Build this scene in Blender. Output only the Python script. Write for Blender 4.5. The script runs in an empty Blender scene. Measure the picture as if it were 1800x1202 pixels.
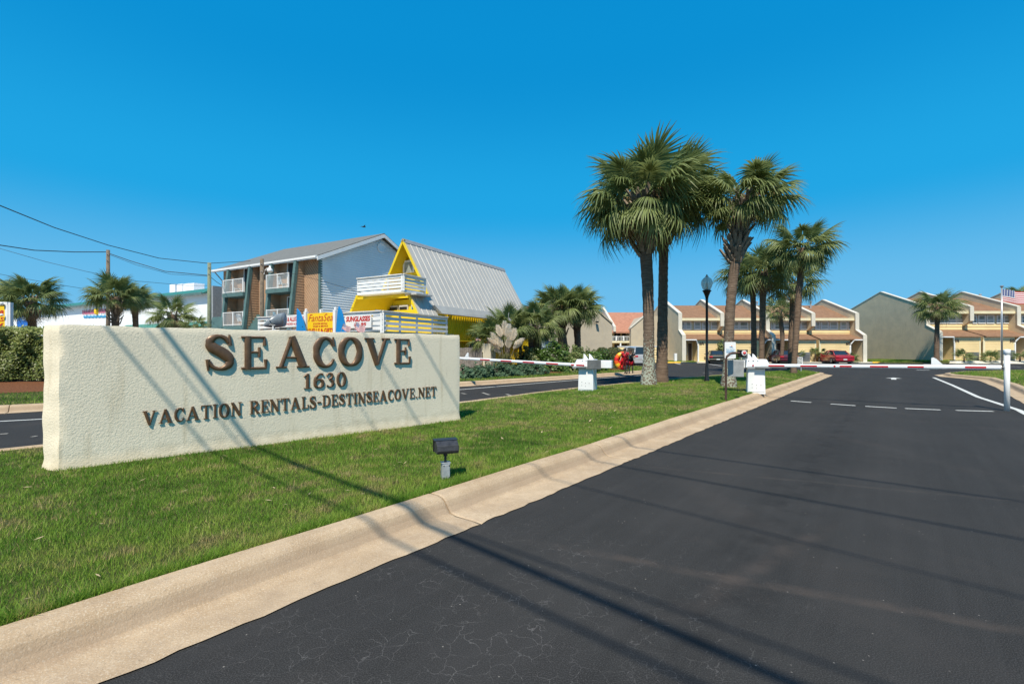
import bpy, bmesh, math, random
import numpy as np
from mathutils import Vector, Matrix
random.seed(7); RNG = np.random.default_rng(7)
SC = bpy.context.scene
COL = SC.collection
# ------------------------------------------------------------------ camera, sky, sun, exposure
F = 833.0; HX = 900.0; HY = 614.0; CAMZ = 1.5      # focal length in photo pixels, horizon row, eye height
cam_data = bpy.data.cameras.new('camera'); cam = bpy.data.objects.new('camera', cam_data); COL.objects.link(cam)
cam.location = (0, 0, CAMZ); cam.rotation_euler = (math.radians(90), 0, 0)
cam_data.sensor_width = 36; cam_data.lens = 36*F/1800.0; cam_data.shift_y = 13/1800.0
cam_data.clip_start = 0.05; cam_data.clip_end = 3000
SC.camera = cam
SUN_AZ = math.radians(14); SUN_EL = math.radians(54)   # light travels towards azimuth 14 deg right of +Y
LH = math.cos(SUN_EL)/math.sin(SUN_EL); LX = math.sin(SUN_AZ)*LH; LY = math.cos(SUN_AZ)*LH
world = bpy.data.worlds.new('World'); SC.world = world; world.use_nodes = True
nt = world.node_tree; nt.nodes.clear()
sky = nt.nodes.new('ShaderNodeTexSky'); sky.sky_type = 'NISHITA'; sky.sun_disc = False
sky.sun_elevation = SUN_EL; sky.sun_rotation = math.radians(180+14)
sky.air_density = 1.0; sky.dust_density = 0.8; sky.ozone_density = 2.2
hs = nt.nodes.new('ShaderNodeHueSaturation'); hs.inputs['Saturation'].default_value = 1.3; hs.inputs['Value'].default_value = 1.0; hs.inputs['Hue'].default_value=0.487
bg = nt.nodes.new('ShaderNodeBackground'); bg.inputs['Strength'].default_value = 0.115
wo = nt.nodes.new('ShaderNodeOutputWorld')
nt.links.new(sky.outputs[0], hs.inputs['Color'])
# clear azure gradient over the physical sky (polarised, haze-free look of the photograph), same all the way round
tc = nt.nodes.new('ShaderNodeTexCoord'); sx = nt.nodes.new('ShaderNodeSeparateXYZ'); nt.links.new(tc.outputs['Generated'], sx.inputs[0])
cr = nt.nodes.new('ShaderNodeValToRGB'); cr.color_ramp.interpolation = 'EASE'; ce = cr.color_ramp.elements
ce[0].position = 0.0; ce[0].color = (0.20, 0.52, 0.80, 1); ce[1].position = 1.0; ce[1].color = (0.0, 0.13, 0.44, 1)
for p_, c_ in ((0.10, (0.125, 0.47, 0.79, 1)), (0.28, (0.008, 0.36, 0.745, 1)), (0.52, (0.0, 0.270, 0.64, 1))):
    q_ = ce.new(p_); q_.color = c_
nt.links.new(sx.outputs[2], cr.inputs[0])
sc_ = nt.nodes.new('ShaderNodeVectorMath'); sc_.operation = 'SCALE'; sc_.inputs['Scale'].default_value = 0.91/0.115; nt.links.new(cr.outputs[0], sc_.inputs[0])
mxs = nt.nodes.new('ShaderNodeMix'); mxs.data_type = 'RGBA'; mxs.inputs['Factor'].default_value = 0.93
nt.links.new(hs.outputs[0], mxs.inputs['A']); nt.links.new(sc_.outputs[0], mxs.inputs['B']); nt.links.new(mxs.outputs['Result'], bg.inputs['Color']); nt.links.new(bg.outputs[0], wo.inputs[0])
sd = bpy.data.lights.new('sun', 'SUN'); sd.energy = 5.0; sd.angle = math.radians(0.53); sd.color = (1, 0.92, 0.78)
sun = bpy.data.objects.new('sun', sd); COL.objects.link(sun)
sun.rotation_euler = Vector((-LX, -LY, 1)).to_track_quat('Z', 'Y').to_euler()
SC.view_settings.view_transform = 'Standard'; SC.view_settings.look = 'None'
SC.view_settings.exposure = 0.22; SC.view_settings.gamma = 1; SC.view_settings.use_curve_mapping = False
SC.cycles.max_bounces = 6; SC.cycles.transparent_max_bounces = 12

# ------------------------------------------------------------------ helpers
def Wp(px, py, d):                     # photo pixel at distance d -> world point
    return Vector(((px-HX)*d/F, d, CAMZ+(HY-py)*d/F))
def G(px, py, z=0.0):                  # photo pixel on a level plane at height z
    d = F*(CAMZ-z)/(py-HY); return Vector(((px-HX)*d/F, d, z))
def Zat(py, d): return CAMZ+(HY-py)*d/F
def Xat(px, d): return (px-HX)*d/F

def nodes_of(name):
    m = bpy.data.materials.new(name); m.use_nodes = True; n = m.node_tree
    return m, n, n.nodes['Principled BSDF']
def mat(name, col, rough=0.6, metal=0.0, noise=None, bump=None, spec=0.5, coords='pos', col2=None, emit=None):
    """noise=(scale, amount) varies value, bump=(scale, strength, distance)"""
    m, n, b = nodes_of(name)
    b.inputs['Base Color'].default_value = (*col, 1); b.inputs['Roughness'].default_value = rough
    b.inputs['Metallic'].default_value = metal; b.inputs['Specular IOR Level'].default_value = spec
    def vec():
        if coords == 'pos':
            g = n.nodes.new('ShaderNodeNewGeometry'); return g.outputs['Position']
        t = n.nodes.new('ShaderNodeTexCoord'); return t.outputs['Object']
    if noise:
        t = n.nodes.new('ShaderNodeTexNoise'); t.inputs['Scale'].default_value = noise[0]; t.inputs['Detail'].default_value = 6
        t.inputs['Roughness'].default_value = 0.65
        n.links.new(vec(), t.inputs['Vector'])
        mx = n.nodes.new('ShaderNodeMix'); mx.data_type = 'RGBA'
        c2 = col2 if col2 else tuple(max(0, c*(1-noise[1])) for c in col)
        c1 = col if col2 else tuple(min(1, c*(1+noise[1]*0.7)) for c in col)
        mx.inputs['A'].default_value = (*c2, 1); mx.inputs['B'].default_value = (*c1, 1)
        r = n.nodes.new('ShaderNodeMapRange'); r.inputs[1].default_value = 0.32; r.inputs[2].default_value = 0.68
        n.links.new(t.outputs[0], r.inputs[0]); n.links.new(r.outputs[0], mx.inputs['Factor'])
        n.links.new(mx.outputs['Result'], b.inputs['Base Color'])
    if bump:
        t = n.nodes.new('ShaderNodeTexNoise'); t.inputs['Scale'].default_value = bump[0]; t.inputs['Detail'].default_value = 5
        n.links.new(vec(), t.inputs['Vector'])
        bp = n.nodes.new('ShaderNodeBump'); bp.inputs['Strength'].default_value = bump[1]; bp.inputs['Distance'].default_value = bump[2]
        n.links.new(t.outputs[0], bp.inputs['Height']); n.links.new(bp.outputs[0], b.inputs['Normal'])
    if emit: b.inputs['Emission Color'].default_value = (*emit[:3], 1); b.inputs['Emission Strength'].default_value = emit[3]
    return m

class MB:
    def __init__(s): s.v = []; s.f = []; s.mi = []; s.cur = 0
    def add(s, vs, fs):
        o = len(s.v); s.v += [tuple(v) for v in vs]
        for f in fs: s.f.append([o+i for i in f]); s.mi.append(s.cur)
        return s
    def quad(s, a, b, c, d): return s.add([a, b, c, d], [(0, 1, 2, 3)])
    def poly(s, pts): return s.add(pts, [tuple(range(len(pts)))])
    def hexa(s, p):                     # 8 corners: 0-3 bottom loop, 4-7 top loop
        return s.add(p, [(3, 2, 1, 0), (4, 5, 6, 7), (0, 1, 5, 4), (1, 2, 6, 5), (2, 3, 7, 6), (3, 0, 4, 7)])
    def box(s, x0, x1, y0, y1, z0, z1, fr=None):
        p = [(x0, y0, z0), (x1, y0, z0), (x1, y1, z0), (x0, y1, z0), (x0, y0, z1), (x1, y0, z1), (x1, y1, z1), (x0, y1, z1)]
        if fr: p = [fr.p(*q) for q in p]
        return s.hexa(p)
    def prism(s, poly, off):            # polygon (list of 3D) extruded by vector off
        n = len(poly); a = [Vector(p) for p in poly]; b = [p+Vector(off) for p in a]
        fs = [tuple(range(n-1, -1, -1)), tuple(range(n, 2*n))]+[(i, (i+1) % n, n+(i+1) % n, n+i) for i in range(n)]
        return s.add(a+b, fs)
    def tube(s, pts, r, n=8, cap=True):
        pts = [Vector(p) for p in pts]; m = len(pts); rs = r if isinstance(r, (list, tuple)) else [r]*m
        vs = []; up = Vector((0, 0, 1))
        for i, p in enumerate(pts):
            t = (pts[min(i+1, m-1)]-pts[max(i-1, 0)]).normalized()
            a = t.cross(up if abs(t.z) < 0.95 else Vector((1, 0, 0))).normalized(); b = a.cross(t)
            for k in range(n):
                an = 2*math.pi*k/n; vs.append(p+a*math.cos(an)*rs[i]+b*math.sin(an)*rs[i])
        fs = []
        for i in range(m-1):
            for k in range(n): fs.append((i*n+k, i*n+(k+1) % n, (i+1)*n+(k+1) % n, (i+1)*n+k))
        if cap: fs += [tuple(range(n-1, -1, -1)), tuple(range((m-1)*n, m*n))]
        return s.add(vs, fs)
    def lathe(s, c, prof, n=16):        # prof: (r, z) list
        vs = []; c = Vector(c)
        for r, z in prof:
            for k in range(n): vs.append(c+Vector((r*math.cos(2*math.pi*k/n), r*math.sin(2*math.pi*k/n), z)))
        fs = []
        for i in range(len(prof)-1):
            for k in range(n): fs.append((i*n+k, i*n+(k+1) % n, (i+1)*n+(k+1) % n, (i+1)*n+k))
        fs += [tuple(range(n-1, -1, -1)), tuple(range((len(prof)-1)*n, len(prof)*n))]
        return s.add(vs, fs)
    def build(s, name, mats, parent=None, local=False, smooth=False, bevel=0):
        me = bpy.data.meshes.new(name)
        off = Vector((0, 0, 0))
        if parent is not None and not local:
            t = parent
            while t.parent: t = t.parent
            off = t.location
        vs = [(v[0]-off[0], v[1]-off[1], v[2]-off[2]) for v in s.v]
        me.from_pydata(vs, [], s.f)
        mats = mats if isinstance(mats, (list, tuple)) else [mats]
        for m in mats: me.materials.append(m)
        if len(mats) > 1: me.polygons.foreach_set('material_index', s.mi)
        if smooth: me.polygons.foreach_set('use_smooth', [True]*len(s.f))
        me.update()
        bm = bmesh.new(); bm.from_mesh(me); bmesh.ops.recalc_face_normals(bm, faces=bm.faces); bm.to_mesh(me); bm.free()
        o = bpy.data.objects.new(name, me); COL.objects.link(o)
        if parent is not None: o.parent = parent
        if bevel:
            md = o.modifiers.new('bevel', 'BEVEL'); md.width = bevel; md.segments = 2; md.limit_method = 'ANGLE'
        return o
def thing(name, label, cat, loc, rz=0, group=None):
    o = bpy.data.objects.new(name, None); COL.objects.link(o); o.empty_display_size = 0.2
    o.location = loc; o.rotation_euler = (0, 0, rz); o['label'] = label; o['category'] = cat
    if group: o['group'] = group
    return o
def tag(o, label, cat, group=None):
    o['label'] = label; o['category'] = cat
    if group: o['group'] = group
    return o
def struct(o, label=None):
    o['kind'] = 'structure'
    if label: o['label'] = label
    return o
def dup(src, parent=None):
    c = src.copy(); COL.objects.link(c); c.parent = parent
    for ch in list(src.children): dup(ch, c)
    return c
class Frame:                             # local axes u, v (horizontal), z up
    def __init__(s, o, u, v=None):
        s.o = Vector((o[0], o[1], 0)); s.u = Vector((u[0], u[1], 0)).normalized()
        s.v = Vector((v[0], v[1], 0)).normalized() if v is not None else Vector((-s.u.y, s.u.x, 0))
    def p(s, u, v, z): return s.o+s.u*u+s.v*v+Vector((0, 0, z))
    def upx(s, px, v=0.0):               # u where the view ray of column px meets the plane v
        k = (px-HX)/F; o = s.o+s.v*v
        return (k*o.y-o.x)/(s.u.x-k*s.u.y)
    def vpx(s, px, u=0.0):
        k = (px-HX)/F; o = s.o+s.u*u
        return (k*o.y-o.x)/(s.v.x-k*s.v.y)
    def z(s, py, u, v=0.0):
        return Zat(py, s.p(u, v, 0).y)
def text(name, body, org, ud, up, w, h, m, parent, shear=0.0, bold=0.02, out=None, thick=0.004, parent_local=False):
    """flat print fitted into a w x h rectangle whose lower-left corner is org"""
    cu = bpy.data.curves.new('tmp_text', 'FONT'); cu.body = body; cu.offset = bold; cu.shear = shear; cu.resolution_u = 3
    ob = bpy.data.objects.new('tmp_text', cu); COL.objects.link(ob)
    dg = bpy.context.evaluated_depsgraph_get(); me = bpy.data.meshes.new_from_object(ob.evaluated_get(dg))
    vs = [v.co.copy() for v in me.vertices]; fs = [tuple(p.vertices) for p in me.polygons]
    bpy.data.objects.remove(ob); bpy.data.curves.remove(cu); bpy.data.meshes.remove(me)
    x0 = min(v.x for v in vs); x1 = max(v.x for v in vs); y0 = min(v.y for v in vs); y1 = max(v.y for v in vs)
    org = Vector(org); ud = Vector(ud).normalized(); up = Vector(up).normalized()
    nrm = Vector(out).normalized() if out is not None else ud.cross(up)
    mb = MB(); mb.add([org+ud*((v.x-x0)/(x1-x0)*w)+up*((v.y-y0)/(y1-y0)*h)+nrm*thick for v in vs], fs)
    return mb.build(name, m, parent)

def catmull(pts, k=4):
    if len(pts) < 3: return pts
    out = []; P = [pts[0]]+list(pts)+[pts[-1]]
    for i in range(1, len(P)-2):
        for j in range(k):
            t = j/k; a, b, c, d = (np.array(P[i-1], float), np.array(P[i], float), np.array(P[i+1], float), np.array(P[i+2], float))
            out.append(tuple(0.5*((2*b)+(-a+c)*t+(2*a-5*b+4*c-d)*t*t+(-a+3*b-3*c+d)*t**3)))
    out.append(tuple(pts[-1])); return out

def vnoise(x, y, seed=0, octaves=4, scale=1.0):
    r = np.random.default_rng(seed); tab = r.random((64, 64)); out = np.zeros_like(x); amp = 1; tot = 0
    for o in range(octaves):
        xs = x*scale*(2**o)+13.7*o; ys = y*scale*(2**o)+7.1*o
        xi = np.floor(xs).astype(int); yi = np.floor(ys).astype(int); fx = xs-xi; fy = ys-yi
        fx = fx*fx*(3-2*fx); fy = fy*fy*(3-2*fy)
        g = lambda i, j: tab[(xi+i) % 64, (yi+j) % 64]
        out += amp*((g(0, 0)*(1-fx)+g(1, 0)*fx)*(1-fy)+(g(0, 1)*(1-fx)+g(1, 1)*fx)*fy); tot += amp; amp *= 0.55
    return out/tot

# ------------------------------------------------------------------ materials
def asphalt_mat():
    m, n, b = nodes_of('asphalt'); L = n.links; N = n.nodes.new
    g = N('ShaderNodeNewGeometry'); P = g.outputs['Position']
    def noise(s, det=5, rough=0.6, vec=P):
        t = N('ShaderNodeTexNoise'); t.inputs['Scale'].default_value = s; t.inputs['Detail'].default_value = det; t.inputs['Roughness'].default_value = rough
        L.new(vec, t.inputs['Vector']); return t.outputs[0]
    def ramp(v, a, c, x=0.0, y=1.0):
        r = N('ShaderNodeMapRange'); r.inputs[1].default_value = a; r.inputs[2].default_value = c; r.inputs[3].default_value = x; r.inputs[4].default_value = y
        L.new(v, r.inputs[0]); return r.outputs[0]
    def mul(a, c):
        k = N('ShaderNodeMath'); k.operation = 'MULTIPLY'; L.new(a, k.inputs[0])
        if isinstance(c, float): k.inputs[1].default_value = c
        else: L.new(c, k.inputs[1])
        return k.outputs[0]
    def mix(f, a, c):
        x = N('ShaderNodeMix'); x.data_type = 'RGBA'; L.new(f, x.inputs['Factor'])
        for s, k in (('A', a), ('B', c)):
            if isinstance(k, tuple): x.inputs[s].default_value = (*k, 1)
            else: L.new(k, x.inputs[s])
        return x.outputs['Result']
    base = mix(ramp(noise(0.5), 0.3, 0.7), (0.0205, 0.0200, 0.0190), (0.031, 0.030, 0.0285))
    base = mix(mul(ramp(noise(150, 2), 0.45, 0.75), 0.8), base, (0.085, 0.083, 0.08))          # aggregate grain
    # long brushed seal-coat streaks along the drive
    mp = N('ShaderNodeMapping'); mp.inputs['Rotation'].default_value = (0, 0, math.radians(39)); L.new(P, mp.inputs[0])
    mp2 = N('ShaderNodeMapping'); mp2.inputs['Scale'].default_value = (9, 0.35, 1); L.new(mp.outputs[0], mp2.inputs[0])
    base = mix(mul(ramp(noise(1.0, 5, 0.6, mp2.outputs[0]), 0.42, 0.75), 0.42), base, (0.048, 0.047, 0.046))
    # dusty brown bands
    wv = N('ShaderNodeTexWave'); wv.inputs['Scale'].default_value = 0.085; wv.inputs['Distortion'].default_value = 3.5; wv.inputs['Detail'].default_value = 3; L.new(P, wv.inputs[0])
    base = mix(mul(mul(ramp(wv.outputs[1], 0.97, 1.0), ramp(noise(0.7), 0.42, 0.65)), 0.15), base, (0.085, 0.07, 0.06))
    base = mix(mul(ramp(noise(1.7), 0.54, 0.74), 0.22), base, (0.070, 0.062, 0.056))
    # tyre-worn lanes, old painted-out lines and a damp stain, each a soft band round a line on the ground
    def band(A, B, w, soft, amt, col, base, nscale=2.0, lo=0.35, hi=0.6):
        ax, ay = A; bx, by = B; l = math.hypot(bx-ax, by-ay); ux, uy = (bx-ax)/l, (by-ay)/l
        d1 = N('ShaderNodeVectorMath'); d1.operation = 'DOT_PRODUCT'; L.new(P, d1.inputs[0]); d1.inputs[1].default_value = (-uy, ux, 0)
        s1 = N('ShaderNodeMath'); s1.operation = 'ADD'; L.new(d1.outputs['Value'], s1.inputs[0]); s1.inputs[1].default_value = -(-uy*ax+ux*ay)
        jt = N('ShaderNodeMath'); jt.operation = 'MULTIPLY_ADD'; L.new(noise(1.1, 3), jt.inputs[0]); jt.inputs[1].default_value = w*1.2; L.new(s1.outputs[0], jt.inputs[2])
        s2 = N('ShaderNodeMath'); s2.operation = 'SUBTRACT'; L.new(jt.outputs[0], s2.inputs[0]); s2.inputs[1].default_value = w*0.6
        ab = N('ShaderNodeMath'); ab.operation = 'ABSOLUTE'; L.new(s2.outputs[0], ab.inputs[0])
        d2 = N('ShaderNodeVectorMath'); d2.operation = 'DOT_PRODUCT'; L.new(P, d2.inputs[0]); d2.inputs[1].default_value = (ux, uy, 0)
        a0 = ux*ax+uy*ay; e = min(0.5, l*0.2)
        k = mul(ramp(ab.outputs[0], w/2-soft/2, w/2+soft/2, 1.0, 0.0), mul(ramp(d2.outputs['Value'], a0-e, a0+e), ramp(d2.outputs['Value'], a0+l-e, a0+l+e, 1.0, 0.0)))
        return mix(mul(mul(k, ramp(noise(nscale, 4), lo, hi)), amt), base, col)
    rs, rc = math.sin(math.radians(38.9)), math.cos(math.radians(38.9))
    for off, w_ in ((1.15, 0.5), (2.75, 0.55), (4.6, 0.5), (6.1, 0.5)):
        ax, ay = -0.46+rc*off-8*rs, 3.83-rs*off-8*rc
        base = band((ax, ay), (ax+46*rs, ay+46*rc), w_, 0.45, 0.38, (0.055, 0.052, 0.049), base, 0.8, 0.3, 0.65)
    base = band((-0.46+rc*1.95-4*rs, 3.83-rs*1.95-4*rc), (-0.46+rc*1.95+22*rs, 3.83-rs*1.95+22*rc), 0.35, 0.5, 0.45, (0.012, 0.012, 0.012), base, 2.6, 0.45, 0.62)
    base = band((0.42, 3.56), (3.1, 2.35), 0.10, 0.05, 0.42, (0.095, 0.075, 0.062), base, 3.0)
    base = band((0.96, 2.72), (2.55, 3.9), 0.13, 0.08, 0.38, (0.085, 0.068, 0.058), base, 3.0)
    base = band((1.9, 6.0), (6.2, 4.2), 0.07, 0.05, 0.30, (0.09, 0.075, 0.062), base, 3.0)
    # fine cracks
    dn = N('ShaderNodeTexNoise'); dn.inputs['Scale'].default_value = 5; dn.inputs['Detail'].default_value = 6; L.new(P, dn.inputs['Vector'])
    ad = N('ShaderNodeVectorMath'); ad.operation = 'MULTIPLY_ADD'; L.new(dn.outputs[1], ad.inputs[0]); ad.inputs[1].default_value = (0.22, 0.22, 0.22); L.new(P, ad.inputs[2])
    vo = N('ShaderNodeTexVoronoi'); vo.feature = 'DISTANCE_TO_EDGE'; vo.inputs['Scale'].default_value = 9.0; L.new(ad.outputs[0], vo.inputs['Vector'])
    crack = ramp(vo.outputs['Distance'], 0.003, 0.013, 1.0, 0.0)
    brk = ramp(noise(5.5, 4), 0.40, 0.56)
    # cracks cluster on the near side of the lane
    dist = N('ShaderNodeVectorMath'); dist.operation = 'DISTANCE'; L.new(P, dist.inputs[0]); dist.inputs[1].default_value = (-0.15, 2.55, 0)
    zone = mul(ramp(dist.outputs['Value'], 0.35, 2.3, 1.0, 0.0), ramp(noise(1.6, 2), 0.30, 0.52))
    base = mix(mul(mul(mul(crack, brk), zone), 0.5), base, (0.20, 0.19, 0.18))
    # pale grit
    vg = N('ShaderNodeTexVoronoi'); vg.inputs['Scale'].default_value = 16; vg.inputs['Randomness'].default_value = 1; L.new(P, vg.inputs['Vector'])
    spot = mul(ramp(vg.outputs['Distance'], 0.05, 0.085, 1.0, 0.0), ramp(noise(4.3, 1), 0.55, 0.60))
    base = mix(mul(spot, 0.7), base, (0.33, 0.30, 0.26))
    L.new(base, b.inputs['Base Color'])
    b.inputs['Roughness'].default_value = 0.88; b.inputs['Specular IOR Level'].default_value = 0.16
    bp = N('ShaderNodeBump'); bp.inputs['Strength'].default_value = 0.6; bp.inputs['Distance'].default_value = 0.006
    L.new(noise(150, 2), bp.inputs['Height']); L.new(bp.outputs[0], b.inputs['Normal'])
    return m
def concrete_mat():
    m, n, b = nodes_of('kerb_concrete'); L = n.links; N = n.nodes.new
    g = N('ShaderNodeNewGeometry'); P = g.outputs['Position']
    def noise(s, det=6):
        t = N('ShaderNodeTexNoise'); t.inputs['Scale'].default_value = s; t.inputs['Detail'].default_value = det; t.inputs['Roughness'].default_value = 0.7; L.new(P, t.inputs['Vector'])
        return t.outputs[0]
    def ramp(v, a, c, x=0.0, y=1.0):
        r = N('ShaderNodeMapRange'); r.inputs[1].default_value = a; r.inputs[2].default_value = c; r.inputs[3].default_value = x; r.inputs[4].default_value = y
        L.new(v, r.inputs[0]); return r.outputs[0]
    def mix(f, a, c):
        x = N('ShaderNodeMix'); x.data_type = 'RGBA'; L.new(f, x.inputs['Factor'])
        for s, k in (('A', a), ('B', c)):
            if isinstance(k, tuple): x.inputs[s].default_value = (*k, 1)
            else: L.new(k, x.inputs[s])
        return x.outputs['Result']
    c = mix(ramp(noise(1.6), 0.35, 0.65), (0.39, 0.275, 0.165), (0.53, 0.40, 0.26))
    c = mix(ramp(noise(7), 0.5, 0.75, 0, 0.5), c, (0.34, 0.25, 0.17))
    c = mix(ramp(noise(120, 2), 0.52, 0.7, 0, 0.7), c, (0.66, 0.56, 0.42))
    c = mix(ramp(noise(75, 2), 0.62, 0.72, 0, 0.6), c, (0.27, 0.20, 0.13))
    c = mix(ramp(noise(28, 3), 0.66, 0.72, 0, 0.6), c, (0.2, 0.15, 0.1))
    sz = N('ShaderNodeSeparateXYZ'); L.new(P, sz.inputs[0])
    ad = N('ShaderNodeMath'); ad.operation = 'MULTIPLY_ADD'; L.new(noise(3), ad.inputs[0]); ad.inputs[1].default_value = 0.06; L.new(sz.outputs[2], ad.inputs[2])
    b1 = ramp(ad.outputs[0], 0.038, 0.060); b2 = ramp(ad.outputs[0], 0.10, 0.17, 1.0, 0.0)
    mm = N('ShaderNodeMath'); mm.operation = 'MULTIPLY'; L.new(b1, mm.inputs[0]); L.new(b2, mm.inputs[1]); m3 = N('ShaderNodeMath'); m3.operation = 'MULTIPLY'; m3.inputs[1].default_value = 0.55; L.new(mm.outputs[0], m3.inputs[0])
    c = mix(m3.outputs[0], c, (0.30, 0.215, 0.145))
    L.new(c, b.inputs['Base Color']); b.inputs['Roughness'].default_value = 0.9; b.inputs['Specular IOR Level'].default_value = 0.2
    bp = N('ShaderNodeBump'); bp.inputs['Strength'].default_value = 0.7; bp.inputs['Distance'].default_value = 0.006
    L.new(noise(70, 3), bp.inputs['Height']); L.new(bp.outputs[0], b.inputs['Normal'])
    return m
def stucco_mat(name, c1, c2, scale=22, dist=0.02, stain=True):
    m, n, b = nodes_of(name); L = n.links; N = n.nodes.new
    g = N('ShaderNodeNewGeometry'); P = g.outputs['Position']
    def noise(s, det=5, vec=P, dis=0.0):
        t = N('ShaderNodeTexNoise'); t.inputs['Scale'].default_value = s; t.inputs['Detail'].default_value = det; t.inputs['Distortion'].default_value = dis; L.new(vec, t.inputs['Vector'])
        return t.outputs[0]
    def ramp(v, a, c, x=0.0, y=1.0):
        r = N('ShaderNodeMapRange'); r.inputs[1].default_value = a; r.inputs[2].default_value = c; r.inputs[3].default_value = x; r.inputs[4].default_value = y
        L.new(v, r.inputs[0]); return r.outputs[0]
    def mix(f, a, c):
        x = N('ShaderNodeMix'); x.data_type = 'RGBA'; L.new(f, x.inputs['Factor'])
        for s, k in (('A', a), ('B', c)):
            if isinstance(k, tuple): x.inputs[s].default_value = (*k, 1)
            else: L.new(k, x.inputs[s])
        return x.outputs['Result']
    c = mix(ramp(noise(1.1), 0.3, 0.7), c2, c1)
    if stain:
        mp = N('ShaderNodeMapping'); mp.inputs['Scale'].default_value = (7, 7, 0.7); L.new(P, mp.inputs[0])
        c = mix(ramp(noise(1.0, 5, mp.outputs[0]), 0.58, 0.76, 0, 0.5), c, (0.50, 0.40, 0.24))
        c = mix(ramp(noise(26, 3), 0.62, 0.75, 0, 0.35), c, tuple(k*0.6 for k in c2))
        sz = N('ShaderNodeSeparateXYZ'); L.new(P, sz.inputs[0]); az = N('ShaderNodeMath'); az.operation = 'MULTIPLY_ADD'; L.new(noise(5), az.inputs[0]); az.inputs[1].default_value = -0.35; L.new(sz.outputs[2], az.inputs[2])
        c = mix(ramp(az.outputs[0], -0.02, 0.14, 0.5, 0.0), c, (0.42, 0.35, 0.22))
    L.new(c, b.inputs['Base Color']); b.inputs['Roughness'].default_value = 0.85; b.inputs['Specular IOR Level'].default_value = 0.3
    sm = N('ShaderNodeMath'); sm.operation = 'ADD'; L.new(ramp(noise(scale, 4, dis=0.7), 0.38, 0.64), sm.inputs[0])
    k = N('ShaderNodeMath'); k.operation = 'MULTIPLY'; k.inputs[1].default_value = 0.45; L.new(noise(scale*4, 3), k.inputs[0]); L.new(k.outputs[0], sm.inputs[1])
    bp = N('ShaderNodeBump'); bp.inputs['Strength'].default_value = 0.4; bp.inputs['Distance'].default_value = dist*0.45
    L.new(sm.outputs[0], bp.inputs['Height']); L.new(bp.outputs[0], b.inputs['Normal'])
    return m
def leaf_mat(name, c1, c2, rough=0.45, attr=False, trans=0.25, spec=0.4):
    m, n, b = nodes_of(name); L = n.links; N = n.nodes.new
    mx = N('ShaderNodeMix'); mx.data_type = 'RGBA'; mx.inputs['A'].default_value = (*c1, 1); mx.inputs['B'].default_value = (*c2, 1)
    if attr:
        a = N('ShaderNodeAttribute'); a.attribute_name = 'tint'; L.new(a.outputs['Fac'], mx.inputs['Factor'])
    else:
        oi = N('ShaderNodeObjectInfo'); g = N('ShaderNodeNewGeometry'); t = N('ShaderNodeTexNoise'); t.inputs['Scale'].default_value = 3.0; L.new(g.outputs['Position'], t.inputs['Vector'])
        ad = N('ShaderNodeMath'); ad.operation = 'MULTIPLY_ADD'; L.new(oi.outputs['Random'], ad.inputs[0]); ad.inputs[1].default_value = 0.6
        L.new(t.outputs[0], ad.inputs[2]); sb = N('ShaderNodeMath'); sb.operation = 'SUBTRACT'; sb.use_clamp = True; L.new(ad.outputs[0], sb.inputs[0]); sb.inputs[1].default_value = 0.25
        L.new(sb.outputs[0], mx.inputs['Factor'])
    L.new(mx.outputs['Result'], b.inputs['Base Color']); b.inputs['Roughness'].default_value = rough; b.inputs['Specular IOR Level'].default_value = spec
    tr = N('ShaderNodeBsdfTranslucent'); ms = N('ShaderNodeMixShader'); ms.inputs[0].default_value = trans
    L.new(mx.outputs['Result'], tr.inputs['Color']); L.new(b.outputs[0], ms.inputs[1]); L.new(tr.outputs[0], ms.inputs[2])
    L.new(ms.outputs[0], n.nodes['Material Output'].inputs[0])
    return m
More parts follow.
